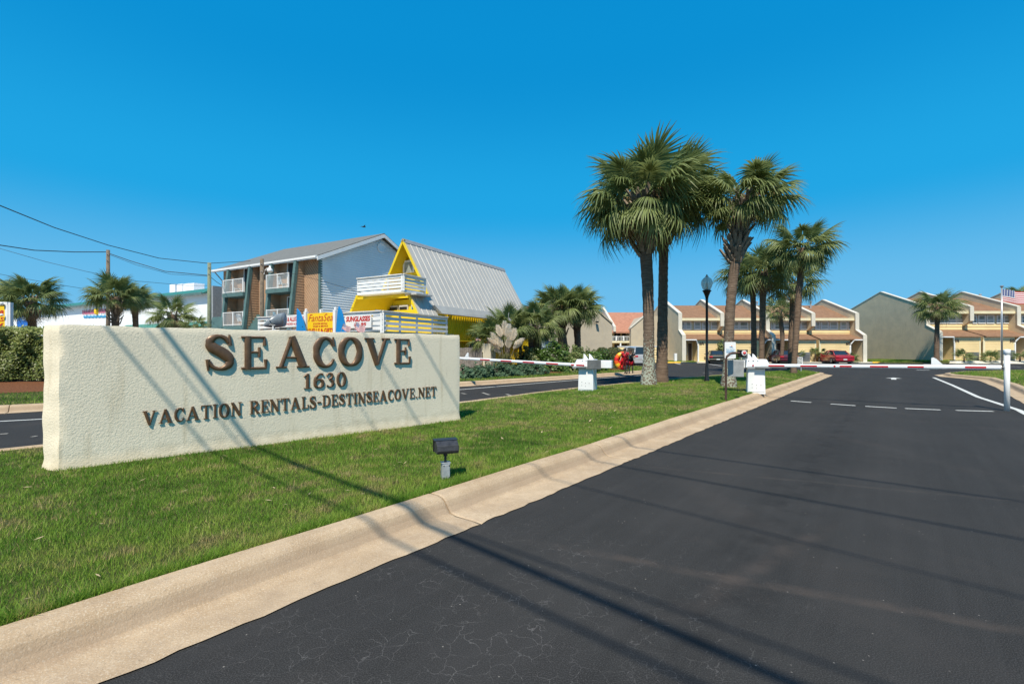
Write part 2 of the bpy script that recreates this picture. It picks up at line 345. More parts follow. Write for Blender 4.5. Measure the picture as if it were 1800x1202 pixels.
def trunk_mat(name, c1, c2, lichen=False):
    m, n, b = nodes_of(name); L = n.links; N = n.nodes.new
    tc = N('ShaderNodeTexCoord'); P = tc.outputs['Object']
    mp = N('ShaderNodeMapping'); mp.inputs['Scale'].default_value = (3, 3, 26); L.new(P, mp.inputs[0])
    t = N('ShaderNodeTexNoise'); t.inputs['Scale'].default_value = 1; t.inputs['Detail'].default_value = 6; t.inputs['Roughness'].default_value = 0.7; L.new(mp.outputs[0], t.inputs['Vector'])
    r = N('ShaderNodeMapRange'); r.inputs[1].default_value = 0.35; r.inputs[2].default_value = 0.65; L.new(t.outputs[0], r.inputs[0])
    mx = N('ShaderNodeMix'); mx.data_type = 'RGBA'; mx.inputs['A'].default_value = (*c2, 1); mx.inputs['B'].default_value = (*c1, 1); L.new(r.outputs[0], mx.inputs['Factor'])
    out = mx.outputs['Result']
    if lichen:
        t2 = N('ShaderNodeTexNoise'); t2.inputs['Scale'].default_value = 16; t2.inputs['Detail'].default_value = 4; L.new(P, t2.inputs['Vector'])
        sx = N('ShaderNodeSeparateXYZ'); L.new(P, sx.inputs[0])
        hr = N('ShaderNodeMapRange'); hr.inputs[1].default_value = 0.9; hr.inputs[2].default_value = 2.2; hr.inputs[3].default_value = 0.49; hr.inputs[4].default_value = 0.72; L.new(sx.outputs[2], hr.inputs[0])
        gt = N('ShaderNodeMath'); gt.operation = 'GREATER_THAN'; L.new(t2.outputs[0], gt.inputs[0]); L.new(hr.outputs[0], gt.inputs[1])
        m2 = N('ShaderNodeMix'); m2.data_type = 'RGBA'; m2.inputs['B'].default_value = (0.36, 0.38, 0.30, 1); L.new(out, m2.inputs['A']); L.new(gt.outputs[0], m2.inputs['Factor']); out = m2.outputs['Result']
    L.new(out, b.inputs['Base Color']); b.inputs['Roughness'].default_value = 0.95; b.inputs['Specular IOR Level'].default_value = 0.15
    bp = N('ShaderNodeBump'); bp.inputs['Strength'].default_value = 1; bp.inputs['Distance'].default_value = 0.03
    L.new(t.outputs[0], bp.inputs['Height']); L.new(bp.outputs[0], b.inputs['Normal'])
    return m
def glass_mat(name, col, rough=0.05):
    return mat(name, col, rough, spec=0.35, noise=(0.9, 0.45))
M = {}
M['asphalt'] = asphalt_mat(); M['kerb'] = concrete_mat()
M['stucco'] = stucco_mat('sign_stucco', (0.86, 0.755, 0.57), (0.79, 0.695, 0.525), 46, 0.011)
M['pillar'] = stucco_mat('pillar_stucco', (0.62, 0.56, 0.42), (0.52, 0.47, 0.36), 12, 0.02)
M['townwall'] = stucco_mat('town_stucco', (0.70, 0.565, 0.375), (0.59, 0.485, 0.33), 1.2, 0.02)
M['tanwall'] = stucco_mat('tan_stucco', (0.50, 0.43, 0.32), (0.44, 0.38, 0.29), 1.5, 0.02)
M['bronze'] = mat('bronze_letter', (0.155, 0.084, 0.041), 0.38, 0.25, noise=(9, 0.35), bump=(60, 0.15, 0.004), spec=0.6)
M['soil'] = mat('soil', (0.065, 0.075, 0.022), 0.95, noise=(6, 0.5), spec=0.1)
M['sand'] = mat('sand_ground', (0.30, 0.26, 0.18), 0.95, noise=(0.2, 0.3))
M['mulch'] = mat('pine_mulch', (0.20, 0.085, 0.04), 0.95, noise=(18, 0.55), bump=(25, 1, 0.05), spec=0.1)
M['white'] = mat('white_paint', (0.78, 0.78, 0.76), 0.45, noise=(2.5, 0.06))
M['whitemetal'] = mat('white_enamel', (0.80, 0.82, 0.83), 0.3, noise=(5, 0.08))
M['roadpaint'] = mat('road_paint', (0.62, 0.62, 0.58), 0.8, noise=(14, 0.3))
M['faded'] = mat('faded_paint', (0.30, 0.28, 0.24), 0.85, noise=(9, 0.5))
M['yellowpaint'] = mat('yellow_paint', (0.75, 0.45, 0.04), 0.6, noise=(6, 0.2))
M['red'] = mat('red_reflective', (0.52, 0.015, 0.02), 0.35, noise=(20, 0.15))
M['grey'] = mat('grey_metal', (0.33, 0.34, 0.34), 0.5, 0.2, noise=(6, 0.2))
M['darkgrey'] = mat('dark_grey_plate', (0.12, 0.125, 0.125), 0.5, noise=(4, 0.3))
M['galv'] = mat('galvanised_box', (0.42, 0.44, 0.45), 0.42, 0.3, noise=(20, 0.25), bump=(40, 0.3, 0.003))
M['black'] = mat('black_metal', (0.012, 0.012, 0.013), 0.4, noise=(8, 0.3))
M['blacklamp'] = mat('weathered_black', (0.035, 0.036, 0.04), 0.55, noise=(22, 0.5), bump=(50, 0.3, 0.002))
M['brownpost'] = mat('rusted_brown_steel', (0.075, 0.04, 0.026), 0.65, noise=(16, 0.5))
M['wood'] = mat('pole_wood', (0.17, 0.13, 0.09), 0.9, noise=(9, 0.4), bump=(30, 0.5, 0.01))
M['greenwood'] = mat('treated_pole', (0.20, 0.23, 0.15), 0.9, noise=(9, 0.35))
M['fencewood'] = mat('weathered_fence', (0.20, 0.18, 0.16), 0.9, noise=(6, 0.35))
M['driftwood'] = mat('driftwood', (0.38, 0.30, 0.24), 0.9, noise=(9, 0.35))
M['cable'] = mat('cable', (0.015, 0.015, 0.016), 0.6)
M['globe'] = mat('lamp_globe', (0.55, 0.62, 0.60), 0.15, noise=(6, 0.15), spec=0.8)
M['cream'] = mat('cream_siding', (0.78, 0.60, 0.31), 0.65, noise=(0.8, 0.08))
M['creamtrim'] = mat('cream_trim', (0.76, 0.68, 0.45), 0.6, noise=(1.5, 0.08))
M['trimwhite'] = mat('stucco_trim', (0.66, 0.62, 0.52), 0.6, noise=(1.5, 0.08))
M['shingle'] = mat('brown_shingle', (0.26, 0.15, 0.09), 0.92, noise=(2.6, 0.22), bump=(8, 0.8, 0.05), spec=0.2)
M['shingle2'] = mat('red_shingle', (0.42, 0.20, 0.13), 0.92, noise=(2.6, 0.2), spec=0.2)
M['winglass'] = glass_mat('window_glass', (0.34, 0.375, 0.33), 0.4)
M['blind'] = mat('window_blind', (0.56, 0.57, 0.52), 0.6)
M['dark'] = mat('dark_interior', (0.018, 0.017, 0.016), 0.5)
M['doorbrown'] = mat('brown_door', (0.05, 0.028, 0.02), 0.5)
M['hsiding'] = mat('tan_siding', (0.40, 0.255, 0.155), 0.8, noise=(1.5, 0.15))
M['hgreen'] = mat('green_trim', (0.085, 0.16, 0.155), 0.7, noise=(2, 0.2))
M['hblue'] = mat('blue_grey_siding', (0.74, 0.765, 0.77), 0.65, noise=(0.6, 0.06))
M['hroof'] = mat('grey_shingle', (0.16, 0.165, 0.155), 0.9, noise=(4, 0.2))
M['teal'] = mat('teal_glass', (0.03, 0.17, 0.18), 0.06, spec=0.9)
M['yellow'] = mat('yellow_siding', (0.74, 0.53, 0.008), 0.55, noise=(1.2, 0.1))
M['metalroof'] = mat('metal_roof', (0.50, 0.475, 0.425), 0.55, 0.1, noise=(1.2, 0.07))
M['fascia'] = mat('fascia_metal', (0.50, 0.49, 0.46), 0.6, noise=(1.5, 0.1))
M['storewhite'] = mat('store_white', (0.80, 0.80, 0.80), 0.6, noise=(0.4, 0.05))
M['storegreen'] = mat('store_green', (0.04, 0.19, 0.15), 0.5, noise=(1.5, 0.15))
M['storegrey'] = mat('store_grey', (0.42, 0.42, 0.42), 0.7, noise=(0.6, 0.15))
M['pink'] = mat('pink_print', (0.62, 0.10, 0.19), 0.6)
M['blue'] = mat('blue_panel', (0.01, 0.13, 0.50), 0.5, noise=(1, 0.15))
M['board'] = mat('blue_board', (0.012, 0.22, 0.55), 0.3, noise=(1.5, 0.12))
M['signyellow'] = mat('sign_yellow', (0.88, 0.56, 0.01), 0.5)
M['signred'] = mat('sign_red', (0.50, 0.02, 0.015), 0.5)
M['signblue'] = mat('sign_blue', (0.05, 0.30, 0.52), 0.5)
M['paleblue'] = mat('pale_blue_print', (0.50, 0.68, 0.80), 0.5, noise=(6, 0.12))
M['orange'] = mat('orange_print', (0.80, 0.22, 0.04), 0.5)
M['flagred'] = mat('flag_red', (0.50, 0.035, 0.05), 0.7); M['flagblue'] = mat('flag_blue', (0.04, 0.07, 0.23), 0.7); M['flagwhite'] = mat('flag_white', (0.75, 0.74, 0.74), 0.7)
M['steel'] = mat('pole_steel', (0.42, 0.43, 0.44), 0.35, 0.6)
M['frond'] = leaf_mat('palm_frond', (0.10, 0.15, 0.05), (0.29, 0.335, 0.12), 0.5, trans=0.35)
M['frondfar'] = leaf_mat('palm_frond_far', (0.06, 0.10, 0.03), (0.15, 0.19, 0.06), 0.5)
M['deadfrond'] = leaf_mat('dead_frond', (0.24, 0.17, 0.09), (0.33, 0.25, 0.15), 0.7, trans=0.15)
M['boot'] = mat('leaf_base', (0.26, 0.205, 0.15), 0.95, noise=(9, 0.55), coords='pos')
M['trunk'] = trunk_mat('palm_trunk', (0.235, 0.165, 0.115), (0.10, 0.065, 0.045))
M['trunklichen'] = trunk_mat('palm_trunk_lichen', (0.225, 0.165, 0.12), (0.10, 0.07, 0.05), True)
M['seed'] = mat('seed_stalk', (0.20, 0.12, 0.055), 0.95, noise=(9, 0.4))
M['grass'] = None
# ------------------------------------------------------------------ ground, road, kerbs, lawns
mb = MB(); mb.quad((-700, -700, -0.03), (700, -700, -0.03), (700, 1500, -0.03), (-700, 1500, -0.03)); struct(mb.build('ground', M['sand']))
mb = MB(); mb.quad((-120, -60, 0), (160, -60, 0), (160, 52.6, 0), (-120, 52.6, 0)); struct(mb.build('road', M['asphalt']))
G0 = Vector((-0.46, 3.83)); RD = Vector((math.sin(math.radians(38.9)), math.cos(math.radians(38.9)))); NL = Vector((-RD.y, RD.x))
KW = 0.66
def road_pt(s, off=0.0): q = G0+RD*s+NL*off; return (q.x, q.y)
KPROF = [(0, 0.008), (0.10, 0.012), (0.30, 0.008), (0.37, 0.022), (0.41, 0.062), (0.445, 0.115), (0.48, 0.143), (0.53, 0.155), (0.63, 0.153), (0.655, 0.14), (0.66, 0.0)]
def resample(pl, step):
    out = [Vector(pl[0])]; 
    for a, b in zip(pl, pl[1:]):
        a = Vector(a); b = Vector(b); n = max(1, int(round((b-a).length/step)))
        for i in range(1, n+1): out.append(a.lerp(b, i/n))
    return out
def kerb(pl, side, label, wob=0.012, sect=3.05, step=0.25, start=0.0, seed=1, prof=KPROF):
    """pl: outer (asphalt) edge; side +1 = lawn on the left of the direction of travel"""
    P = resample([Vector((p[0], p[1])) for p in pl], step); r = random.Random(seed)
    root = thing('kerb', label, 'kerb', (P[0].x, P[0].y, 0)); del root['category']; struct(root)
    N = []
    for i in range(len(P)):
        t = (P[min(i+1, len(P)-1)]-P[max(i-1, 0)]).normalized(); N.append(Vector((-t.y, t.x))*side)
    ph = r.random()*6
    def ring(i, t=0.0, inset=0):
        s = i*step; w = wob*(0.35*math.sin(s*1.9+ph)+0.4*math.sin(s*4.7+2*ph)+0.5*math.sin(s*11.3+ph)+0.45*math.sin(s*23.7+3*ph)+0.4*math.sin(s*41.1+ph)); out = []
        for k, (o, z) in enumerate(prof):
            j = (w*(1-o/0.66)) if k < 3 else 0.004*math.sin(s*3.1+k)
            q = P[i]+N[i]*(o+j)
            if t: tt = (P[min(i+1, len(P)-1)]-P[max(i-1, 0)]).normalized(); q = q+tt*t
            out.append((q.x, q.y, z+0.003*math.sin(s*2.3+k*0.5)*(0 < k < 9)))
        return out
    per = max(1, int(round(sect/step))); i = int(start/step)
    while i < len(P)-1:
        j = min(i+per, len(P)-1); m = MB(); vs = []; rows = 0
        for k in range(i, j+1):
            t = 0.008 if k == i else (-0.008 if k == j else 0)
            rg = ring(k, t)
            if k in (i, j):                       # tooled, rounded joint
                rg = [(x, y, max(z-0.006, -0.001)) for x, y, z in rg]
            if k == j and k > i: vs += [(a, b, c) for a, b, c in ring(k, -0.03)]; rows += 1
            vs += rg; rows += 1
            if k == i: vs += ring(k, 0.03); rows += 1
        n = len(prof); fs = []
        for a in range(rows-1):
            for b in range(n-1): fs.append((a*n+b, a*n+b+1, (a+1)*n+b+1, (a+1)*n+b))
        fs += [tuple(range(n)), tuple((rows-1)*n+b for b in range(n-1, -1, -1))]
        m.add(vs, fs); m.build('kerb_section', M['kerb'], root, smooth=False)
        i = j
    return root
med_right = [road_pt(-14), road_pt(30.2)]
nose = [road_pt(30.2), (19.05, 29.0), (18.9, 30.2), (17.6, 31.1)]
left_edge = [(-16.5, -1.2), (-13.4, 1.2), (-7.2, 6.9), (-1.5, 12.8), (1.15, 16.3), (5, 20.3), (9.5, 24.6), (14.0, 28.6), (17.6, 31.1)]
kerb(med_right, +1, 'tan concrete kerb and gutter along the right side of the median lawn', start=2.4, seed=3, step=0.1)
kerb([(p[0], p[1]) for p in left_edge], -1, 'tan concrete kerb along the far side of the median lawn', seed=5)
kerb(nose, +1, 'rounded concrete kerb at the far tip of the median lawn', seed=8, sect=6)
# median lawn: loft between the kerb backs
def along(pl, n):
    pl = [Vector(p) for p in pl]; L = [0]
    for a, b in zip(pl, pl[1:]): L.append(L[-1]+(b-a).length)
    out = []
    for i in range(n):
        s = L[-1]*i/(n-1); k = 0
        while k < len(L)-2 and L[k+1] < s: k += 1
        out.append(pl[k].lerp(pl[k+1], (s-L[k])/(L[k+1]-L[k])))
    return out
NS, NT = 90, 16
Rb = along([road_pt(-14, KW-0.01), road_pt(30.0, KW-0.01)], NS)
off_left = []
le = [Vector(p) for p in left_edge]
for i, p in enumerate(le):
    t = (le[min(i+1, len(le)-1)]-le[max(i-1, 0)]).normalized(); off_left.append(p+Vector((t.y, -t.x))*(KW-0.01))
Lb = along(off_left, NS)
RbA = np.array([tuple(p) for p in Rb]); LbA = np.array([tuple(p) for p in Lb])
def sstep(x, a, b): t = np.clip((x-a)/(b-a), 0, 1); return t*t*(3-2*t)
def med_h(x, y, t):
    x = np.asarray(x, float); y = np.asarray(y, float); inner = np.sin(np.pi*np.clip(t, 0, 1))
    d = y
    h = 0.135-0.03*inner*(1-sstep(d, 8, 13)) + 0.10*inner*sstep(d, 10, 17)
    return h+0.014*(vnoise(x+50, y+50, 4, 3, 1.2)-0.5)*inner
def med_st(s, t):
    f = s*(NS-1); i = np.clip(np.floor(f).astype(int), 0, NS-2); k = (f-i)[:, None]
    R = RbA[i]*(1-k)+RbA[i+1]*k; Lq = LbA[i]*(1-k)+LbA[i+1]*k
    P = R*(1-t[:, None])+Lq*t[:, None]; return P[:, 0], P[:, 1]
mb = MB(); vs = []
for i in range(NS):
    for j in range(NT):
        t = j/(NT-1); p = RbA[i]*(1-t)+LbA[i]*t; vs.append((p[0], p[1], float(med_h(p[0], p[1], t))))
mb.add(vs, [(i*NT+j, i*NT+j+1, (i+1)*NT+j+1, (i+1)*NT+j) for i in range(NS-1) for j in range(NT-1)])
struct(mb.build('median_lawn', M['soil'], smooth=True))
def med_z(x, y):                        # approximate height of the median at a point
    q = np.array([x, y]); best = 9e9; bt = 0.5
    for i in range(NS):
        a, b = RbA[i], LbA[i]; ab = b-a; t = float(np.clip(np.dot(q-a, ab)/max(np.dot(ab, ab), 1e-6), 0, 1)); d = np.linalg.norm(a+ab*t-q)
        if d < best: best = d; bt = t
    return float(med_h(x, y, bt))
# block across the left lane
far_kerb = [(-30, -4.5), (-20.0, 4.2), (-12.2, 10.75), (-6.5, 15.3), (-1.85, 19.2), (3.1, 23.9), (6.9, 27.6), (9.4, 31.0), (10.6, 34.5), (10.9, 38.0), (9.6, 40.3), (2.0, 40.6)]
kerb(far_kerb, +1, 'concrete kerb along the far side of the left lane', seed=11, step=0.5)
fk = [Vector(p) for p in far_kerb]; fo = []
for i, p in enumerate(fk):
    t = (fk[min(i+1, len(fk)-1)]-fk[max(i-1, 0)]).normalized(); fo.append(p+Vector((-t.y, t.x))*(KW-0.01))
FK = along(fo, 60); inner_off = []
for i, p in enumerate(FK):
    t = (FK[min(i+1, 59)]-FK[max(i-1, 0)]).normalized(); w = 4.3 if i < 26 else 3.4 if i < 30 else 2.9 if i < 38 else (1.9 if i < 44 else 1.2)
    inner_off.append(p+Vector((-t.y, t.x))*w)
mb = MB(); vs = []
for a, b in zip(FK, inner_off): vs += [(a.x, a.y, 0.14), (b.x, b.y, 0.165)]
mb.add(vs, [(2*i, 2*i+1, 2*i+3, 2*i+2) for i in range(59)]); struct(mb.build('verge_lawn', M['soil']))
mb = MB(); mb.add([(p.x, p.y, 0.17) for p in inner_off]+[(-2, 45, 0.17), (-2, 62, 0.17), (-110, 100, 0.17), (-110, -4, 0.17)], [tuple(range(64))]); struct(mb.build('planting_bed', M['mulch']))
# ground below the shops: concrete lot
mb = MB(); mb.add([(-90, 40, 0.185), (-30, 25, 0.185), (-16, 25.5, 0.185), (-3.5, 24.0, 0.185), (-1, 33, 0.185), (-2, 62, 0.185), (-90, 90, 0.185)], [tuple(range(7))]); struct(mb.build('shop_lot', M['storegrey']))
# right island
isl_out = [(40, 33.0), (33, 31.6), (27.5, 29.6), (24.6, 27.6), (23.5, 26.0), (23.2, 24.9), (22.6, 23.0), (19.0, 18.6), (14.0, 12.95), (11.5, 10.2), (5.0, 3.0)]
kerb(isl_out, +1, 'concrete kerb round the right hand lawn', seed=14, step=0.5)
io = [Vector(p) for p in isl_out]; ii = []
for i, p in enumerate(io):
    t = (io[min(i+1, len(io)-1)]-io[max(i-1, 0)]).normalized(); ii.append(p+Vector((-t.y, t.x))*(KW-0.01))
mb = MB(); mb.add([(p.x, p.y, 0.145) for p in ii]+[(60, 3, 0.145), (60, 33, 0.145)], [tuple(range(len(ii)+2))]); struct(mb.build('right_lawn', M['soil']))
# town house lots: lawn strips and pale walk in front of the houses
mb = MB(); mb.box(18.0, 41.5, 52.0, 75, -0.02, 0.10); struct(mb.build('pavement', M['trimwhite']))
mb = MB(); mb.add([(16, 51.9, 0.02), (20.3, 51.9, 0.12), (20.3, 53.5, 0.14), (16, 58, 0.14)], [(0, 1, 2, 3)]); struct(mb.build('lawn_strip', M['soil']))
mb = MB(); mb.hexa([(40.2, 50.9, -0.02), (51, 50.4, -0.02), (50.5, 72, -0.02), (39.5, 72, -0.02), (40.2, 51.6, 0.1), (51, 51.1, 0.26), (50.5, 72, 0.36), (39.5, 72, 0.2)]); struct(mb.build('side_lawn', M['soil']))
mb = MB(); mb.hexa([(46.6, 49.8, -0.02), (80, 49.8, -0.02), (80, 75, -0.02), (48, 75, -0.02), (47.5, 50.6, 0.28), (80, 50.6, 0.3), (80, 75, 0.35), (48, 75, 0.35)]); struct(mb.build('raised_walk', M['trimwhite']))
# grass blades ------------------------------------------------------
def grass_mat():
    m, n, b = nodes_of('grass_blade'); L = n.links
    a = n.nodes.new('ShaderNodeAttribute'); a.attribute_name = 'tint'
    cr = n.nodes.new('ShaderNodeValToRGB'); e = cr.color_ramp.elements
    e[0].position = 0; e[0].color = (0.07, 0.175, 0.014, 1); e[1].position = 1; e[1].color = (0.50, 0.38, 0.19, 1)
    for p, c in ((0.35, (0.165, 0.30, 0.032, 1)), (0.60, (0.28, 0.38, 0.058, 1)), (0.80, (0.34, 0.32, 0.10, 1))):
        q = cr.color_ramp.elements.new(p); q.color = c
    L.new(a.outputs['Fac'], cr.inputs[0]); L.new(cr.outputs[0], b.inputs['Base Color']); b.inputs['Roughness'].default_value = 0.6; b.inputs['Specular IOR Level'].default_value = 0.25
    tr = n.nodes.new('ShaderNodeBsdfTranslucent'); ms = n.nodes.new('ShaderNodeMixShader'); ms.inputs[0].default_value = 0.3
    L.new(cr.outputs[0], tr.inputs['Color']); L.new(b.outputs[0], ms.inputs[1]); L.new(tr.outputs[0], ms.inputs[2]); L.new(ms.outputs[0], n.nodes['Material Output'].inputs[0])
    return m
M['grass'] = grass_mat()
def blades(name, X, Y, Z, H, Wd, tint, lean=0.5, label=None):
    n = len(X); a = RNG.random(n)*2*np.pi; la = RNG.random(n)*2*np.pi; ln = H*lean*RNG.random(n)
    v = np.zeros((n, 3, 3)); dx = np.cos(a)*Wd/2; dy = np.sin(a)*Wd/2
    v[:, 0] = np.stack([X-dx, Y-dy, Z], 1); v[:, 1] = np.stack([X+dx, Y+dy, Z], 1)
    v[:, 2] = np.stack([X+np.cos(la)*ln, Y+np.sin(la)*ln, Z+H], 1)
    me = bpy.data.meshes.new(name); me.vertices.add(3*n); me.vertices.foreach_set('co', v.reshape(-1).astype(np.float32))
    me.loops.add(3*n); me.loops.foreach_set('vertex_index', np.arange(3*n, dtype=np.int32))
    me.polygons.add(n); me.polygons.foreach_set('loop_start', np.arange(0, 3*n, 3, dtype=np.int32)); 
    at = me.attributes.new('tint', 'FLOAT', 'POINT'); at.data.foreach_set('value', np.repeat(tint, 3).astype(np.float32))
    me.materials.append(M['grass']); me.update(calc_edges=True); me.validate()
    o = bpy.data.objects.new(name, me); COL.objects.link(o); o['kind'] = 'stuff'
    if label: o['label'] = label
    return o
WALL_A = Vector((-5.21, 5.45)); WALL_B = Vector((-1.03, 9.35)); WALL_A2 = Vector((-5.475, 5.53)); WALL_B2 = Vector((-1.28, 9.56))
def tint_of(X, Y, n):
    patch = vnoise(X+90, Y+90, 11, 4, 0.9); fine = vnoise(X+90, Y+90, 12, 3, 5.0)
    t = 0.10+1.2*(patch-0.33)+0.75*(fine-0.42)+0.2*RNG.random(n)
    dry = RNG.random(n) < 0.04+0.8*np.clip(fine-0.60, 0, 1)*4+0.8*np.clip(patch-0.64, 0, 1)*3
    return np.clip(np.where(dry, 0.8+0.2*RNG.random(n), t), 0, 1)
def median_grass():
    n = 2600000; s = RNG.random(n); t = RNG.random(n); X, Y = med_st(s, t)
    w = np.linalg.norm(RbA-LbA, axis=1); sl = 44.0/(NS-1)
    wi = np.interp(s*(NS-1), np.arange(NS), w)
    dist = np.hypot(X, Y); dens = np.where(dist < 40, np.clip(15000*(3.2/np.maximum(dist, 2.6))**1.55, 420, 15000), 0)
    vis = (Y > 0.8) & (np.abs(X/np.maximum(Y, 0.1)) < 1.25)
    area = 44.0*wi; keep = vis & (RNG.random(n) < dens*area/n)
    # nothing under the sign wall
    u = (WALL_B-WALL_A).normalized(); du = (X-WALL_A.x)*u.x+(Y-WALL_A.y)*u.y; dn = (X-WALL_A.x)*(-u.y)+(Y-WALL_A.y)*u.x
    keep &= ~((du > -0.1) & (du < 5.7) & (dn > 0.01) & (dn < 0.24))
    X, Y, t = X[keep], Y[keep], t[keep]; k = len(X); d = np.hypot(X, Y)
    Z = med_h(X, Y, t)-0.012
    fac = np.clip(d/3.2, 0.9, 14)
    tall = vnoise(X+9, Y+3, 21, 3, 2.2)
    H = (0.020+0.032*RNG.random(k)*(0.5+tall))*np.clip(fac, 1, 1.9)**0.35
    edge = np.minimum(t, 1-t)*6
    Wd = 0.0047*fac**0.62*(0.7+0.6*RNG.random(k))
    T = tint_of(X, Y, k)
    blades('median_grass', X, Y, Z, H, Wd, T, 0.9, 'mown green grass with dry patches on the median around the sign')
    # overhanging tufts on the near kerb edge
    s = RNG.random(26000)**1.5*0.75+0.26; t = np.abs(RNG.normal(0, 0.010, 26000)); X, Y = med_st(np.clip(s, 0, 0.999), t); m = (Y > 0.8)
    X, Y, t = X[m], Y[m], t[m]; k = len(X)
    blades('kerb_edge_grass', X, Y, np.full(k, 0.125), 0.045+0.045*RNG.random(k), 0.004+0.0012*np.clip(np.hypot(X, Y)/3, 0, 5), np.clip(tint_of(X, Y, k)-0.1, 0, 1), 1.1, 'uneven grass edge spilling over the median kerb')
median_grass()
def poly_grass(name, poly, n, z, h=0.05, w=0.02, label=None, shift=0.0):
    P = np.array(poly); x0, y0 = P.min(0); x1, y1 = P.max(0)
    X = RNG.uniform(x0, x1, n); Y = RNG.uniform(y0, y1, n); ins = np.zeros(n, bool); j = len(P)-1
    for i in range(len(P)):
        xi, yi = P[i]; xj, yj = P[j]
        c = ((yi > Y) != (yj > Y)) & (X < (xj-xi)*(Y-yi)/(yj-yi+1e-12)+xi); ins ^= c; j = i
    keep = ins & (Y > 1) & (np.abs(X/np.maximum(Y, .1)) < 1.2); X, Y = X[keep], Y[keep]; k = len(X)
    zz = z if not callable(z) else z(X, Y)
    blades(name, X, Y, zz*np.ones(k)-0.01, h*(0.5+RNG.random(k)), w*(0.7+0.6*RNG.random(k)), np.clip(tint_of(X, Y, k)+shift, 0, 1), 0.8, label)
poly_grass('verge_grass', [tuple(p) for p in FK]+[tuple(p) for p in reversed(inner_off)], 420000, 0.15, 0.06, 0.022, 'green grass strip between the left lane and the planting bed', -0.05)
poly_grass('island_grass', [tuple(p) for p in ii]+[(60, 3), (60, 33)], 420000, 0.145, 0.06, 0.025, 'green grass on the right hand lawn behind the white post')
poly_grass('side_grass', [(40.4, 51.6), (51, 51.1), (50.5, 60), (40, 60)], 40000, lambda X, Y: 0.12+0.015*(X-40), 0.10, 0.05, 'grass strip at the foot of the grey end wall', -0.1)
poly_grass('strip_grass', [(16, 51.9), (20.3, 51.9), (20.3, 53.5), (16, 58)], 9000, 0.13, 0.10, 0.05, 'grass strip left of the first town house', -0.1)
# ------------------------------------------------------------------ painted markings
def stripe(name, pts, w, m, z=0.004, label=None):
    P = [Vector((p[0], p[1])) for p in pts]; vs = []
    for i, p in enumerate(P):
        t = (P[min(i+1, len(P)-1)]-P[max(i-1, 0)]).normalized(); nn = Vector((-t.y, t.x))*w/2
        vs += [(p.x+nn.x, p.y+nn.y, z), (p.x-nn.x, p.y-nn.y, z)]
    mb = MB(); mb.add(vs, [(2*i, 2*i+1, 2*i+3, 2*i+2) for i in range(len(P)-1)]); o = mb.build(name, m)
    return struct(o, label)
def gp(px, py): q = G(px, py); return (q.x, q.y)
stripe('edge_line', [gp(1641, 663.5), gp(1674, 677), gp(1720, 698), (14.0-1.45, 12.95-1.2), (5.0, 2.6)], 0.13, M['roadpaint'], label='white edge line on the right of the drive')
for a, b in ((1390, 1426), (1460, 1504), (1521, 1576), (1591, 1653), (1681, 1746)):
    f = lambda x: 704.6+(x-1390)*(723.0-704.6)/(1746-1390)+3.0*math.sin(math.pi*(x-1390)/356.0)
    stripe('stop_dash', [gp(a, f(a)), gp(b, f(b))], 0.12, M['roadpaint'], label='short white dash of the dashed stop line')
stripe('lane_edge_line', [(-24, 0.0)]+[(p.x-0.0, p.y) for p in [Vector(gp(0, 740.5)), Vector(gp(66, 737)), Vector(gp(812, 684.5)), Vector(gp(1000, 669)), Vector(gp(1127, 659.5))]], 0.11, M['roadpaint'], label='white edge line in the left lane')
for a, b, c, d in ((811, 691, 819, 692.5), (848, 690, 860, 694), (890, 692.5, 904, 697), (0, 763, 14, 762), (57, 767, 63, 767)):
    stripe('lane_dash', [gp(a, b), gp(b=d, a=c) if False else gp(c, d)], 0.10, M['faded'], label='worn pale dash in the left lane')
def arrow(px, py, sc, label):
    q = Vector(gp(px, py)); t = RD; nn = NL; P = lambda a, b: (q.x+t.x*a*sc+nn.x*b*sc, q.y+t.y*a*sc+nn.y*b*sc, 0.0045)
    mb = MB(); mb.add([P(-1.2, -.12), P(-1.2, .12), P(0.2, .12), P(0.2, -.12), P(0.2, .4), P(1.2, 0), P(0.2, -.4)], [(0, 1, 2, 3), (4, 6, 5)]); struct(mb.build('road_arrow', M['roadpaint']), label)
arrow(1571, 665.3, 0.85, 'white arrow painted on the drive beyond the barrier')
stripe('far_mark', [gp(1611, 650.3), gp(1634, 650.6)], 0.35, M['roadpaint'], label='short white bar painted beyond the arrow')
for k, (a, b, c, d) in enumerate(((1181, 636.6, 1196, 640.5), (1165, 652.5, 1171, 655.8), (1247, 640, 1268, 643), (1525, 637.6, 1600, 640.5), (1655, 636.8, 1720, 640), (1700, 641.5, 1795, 645), (1770, 638.2, 1800, 640), (1395, 640.2, 1425, 641), (1235, 655, 1252, 656))):
    stripe('bay_line', [gp(a, b), gp(c, d)], 0.16, M['roadpaint'] if k != 8 else M['faded'], label='white parking bay line on the asphalt')
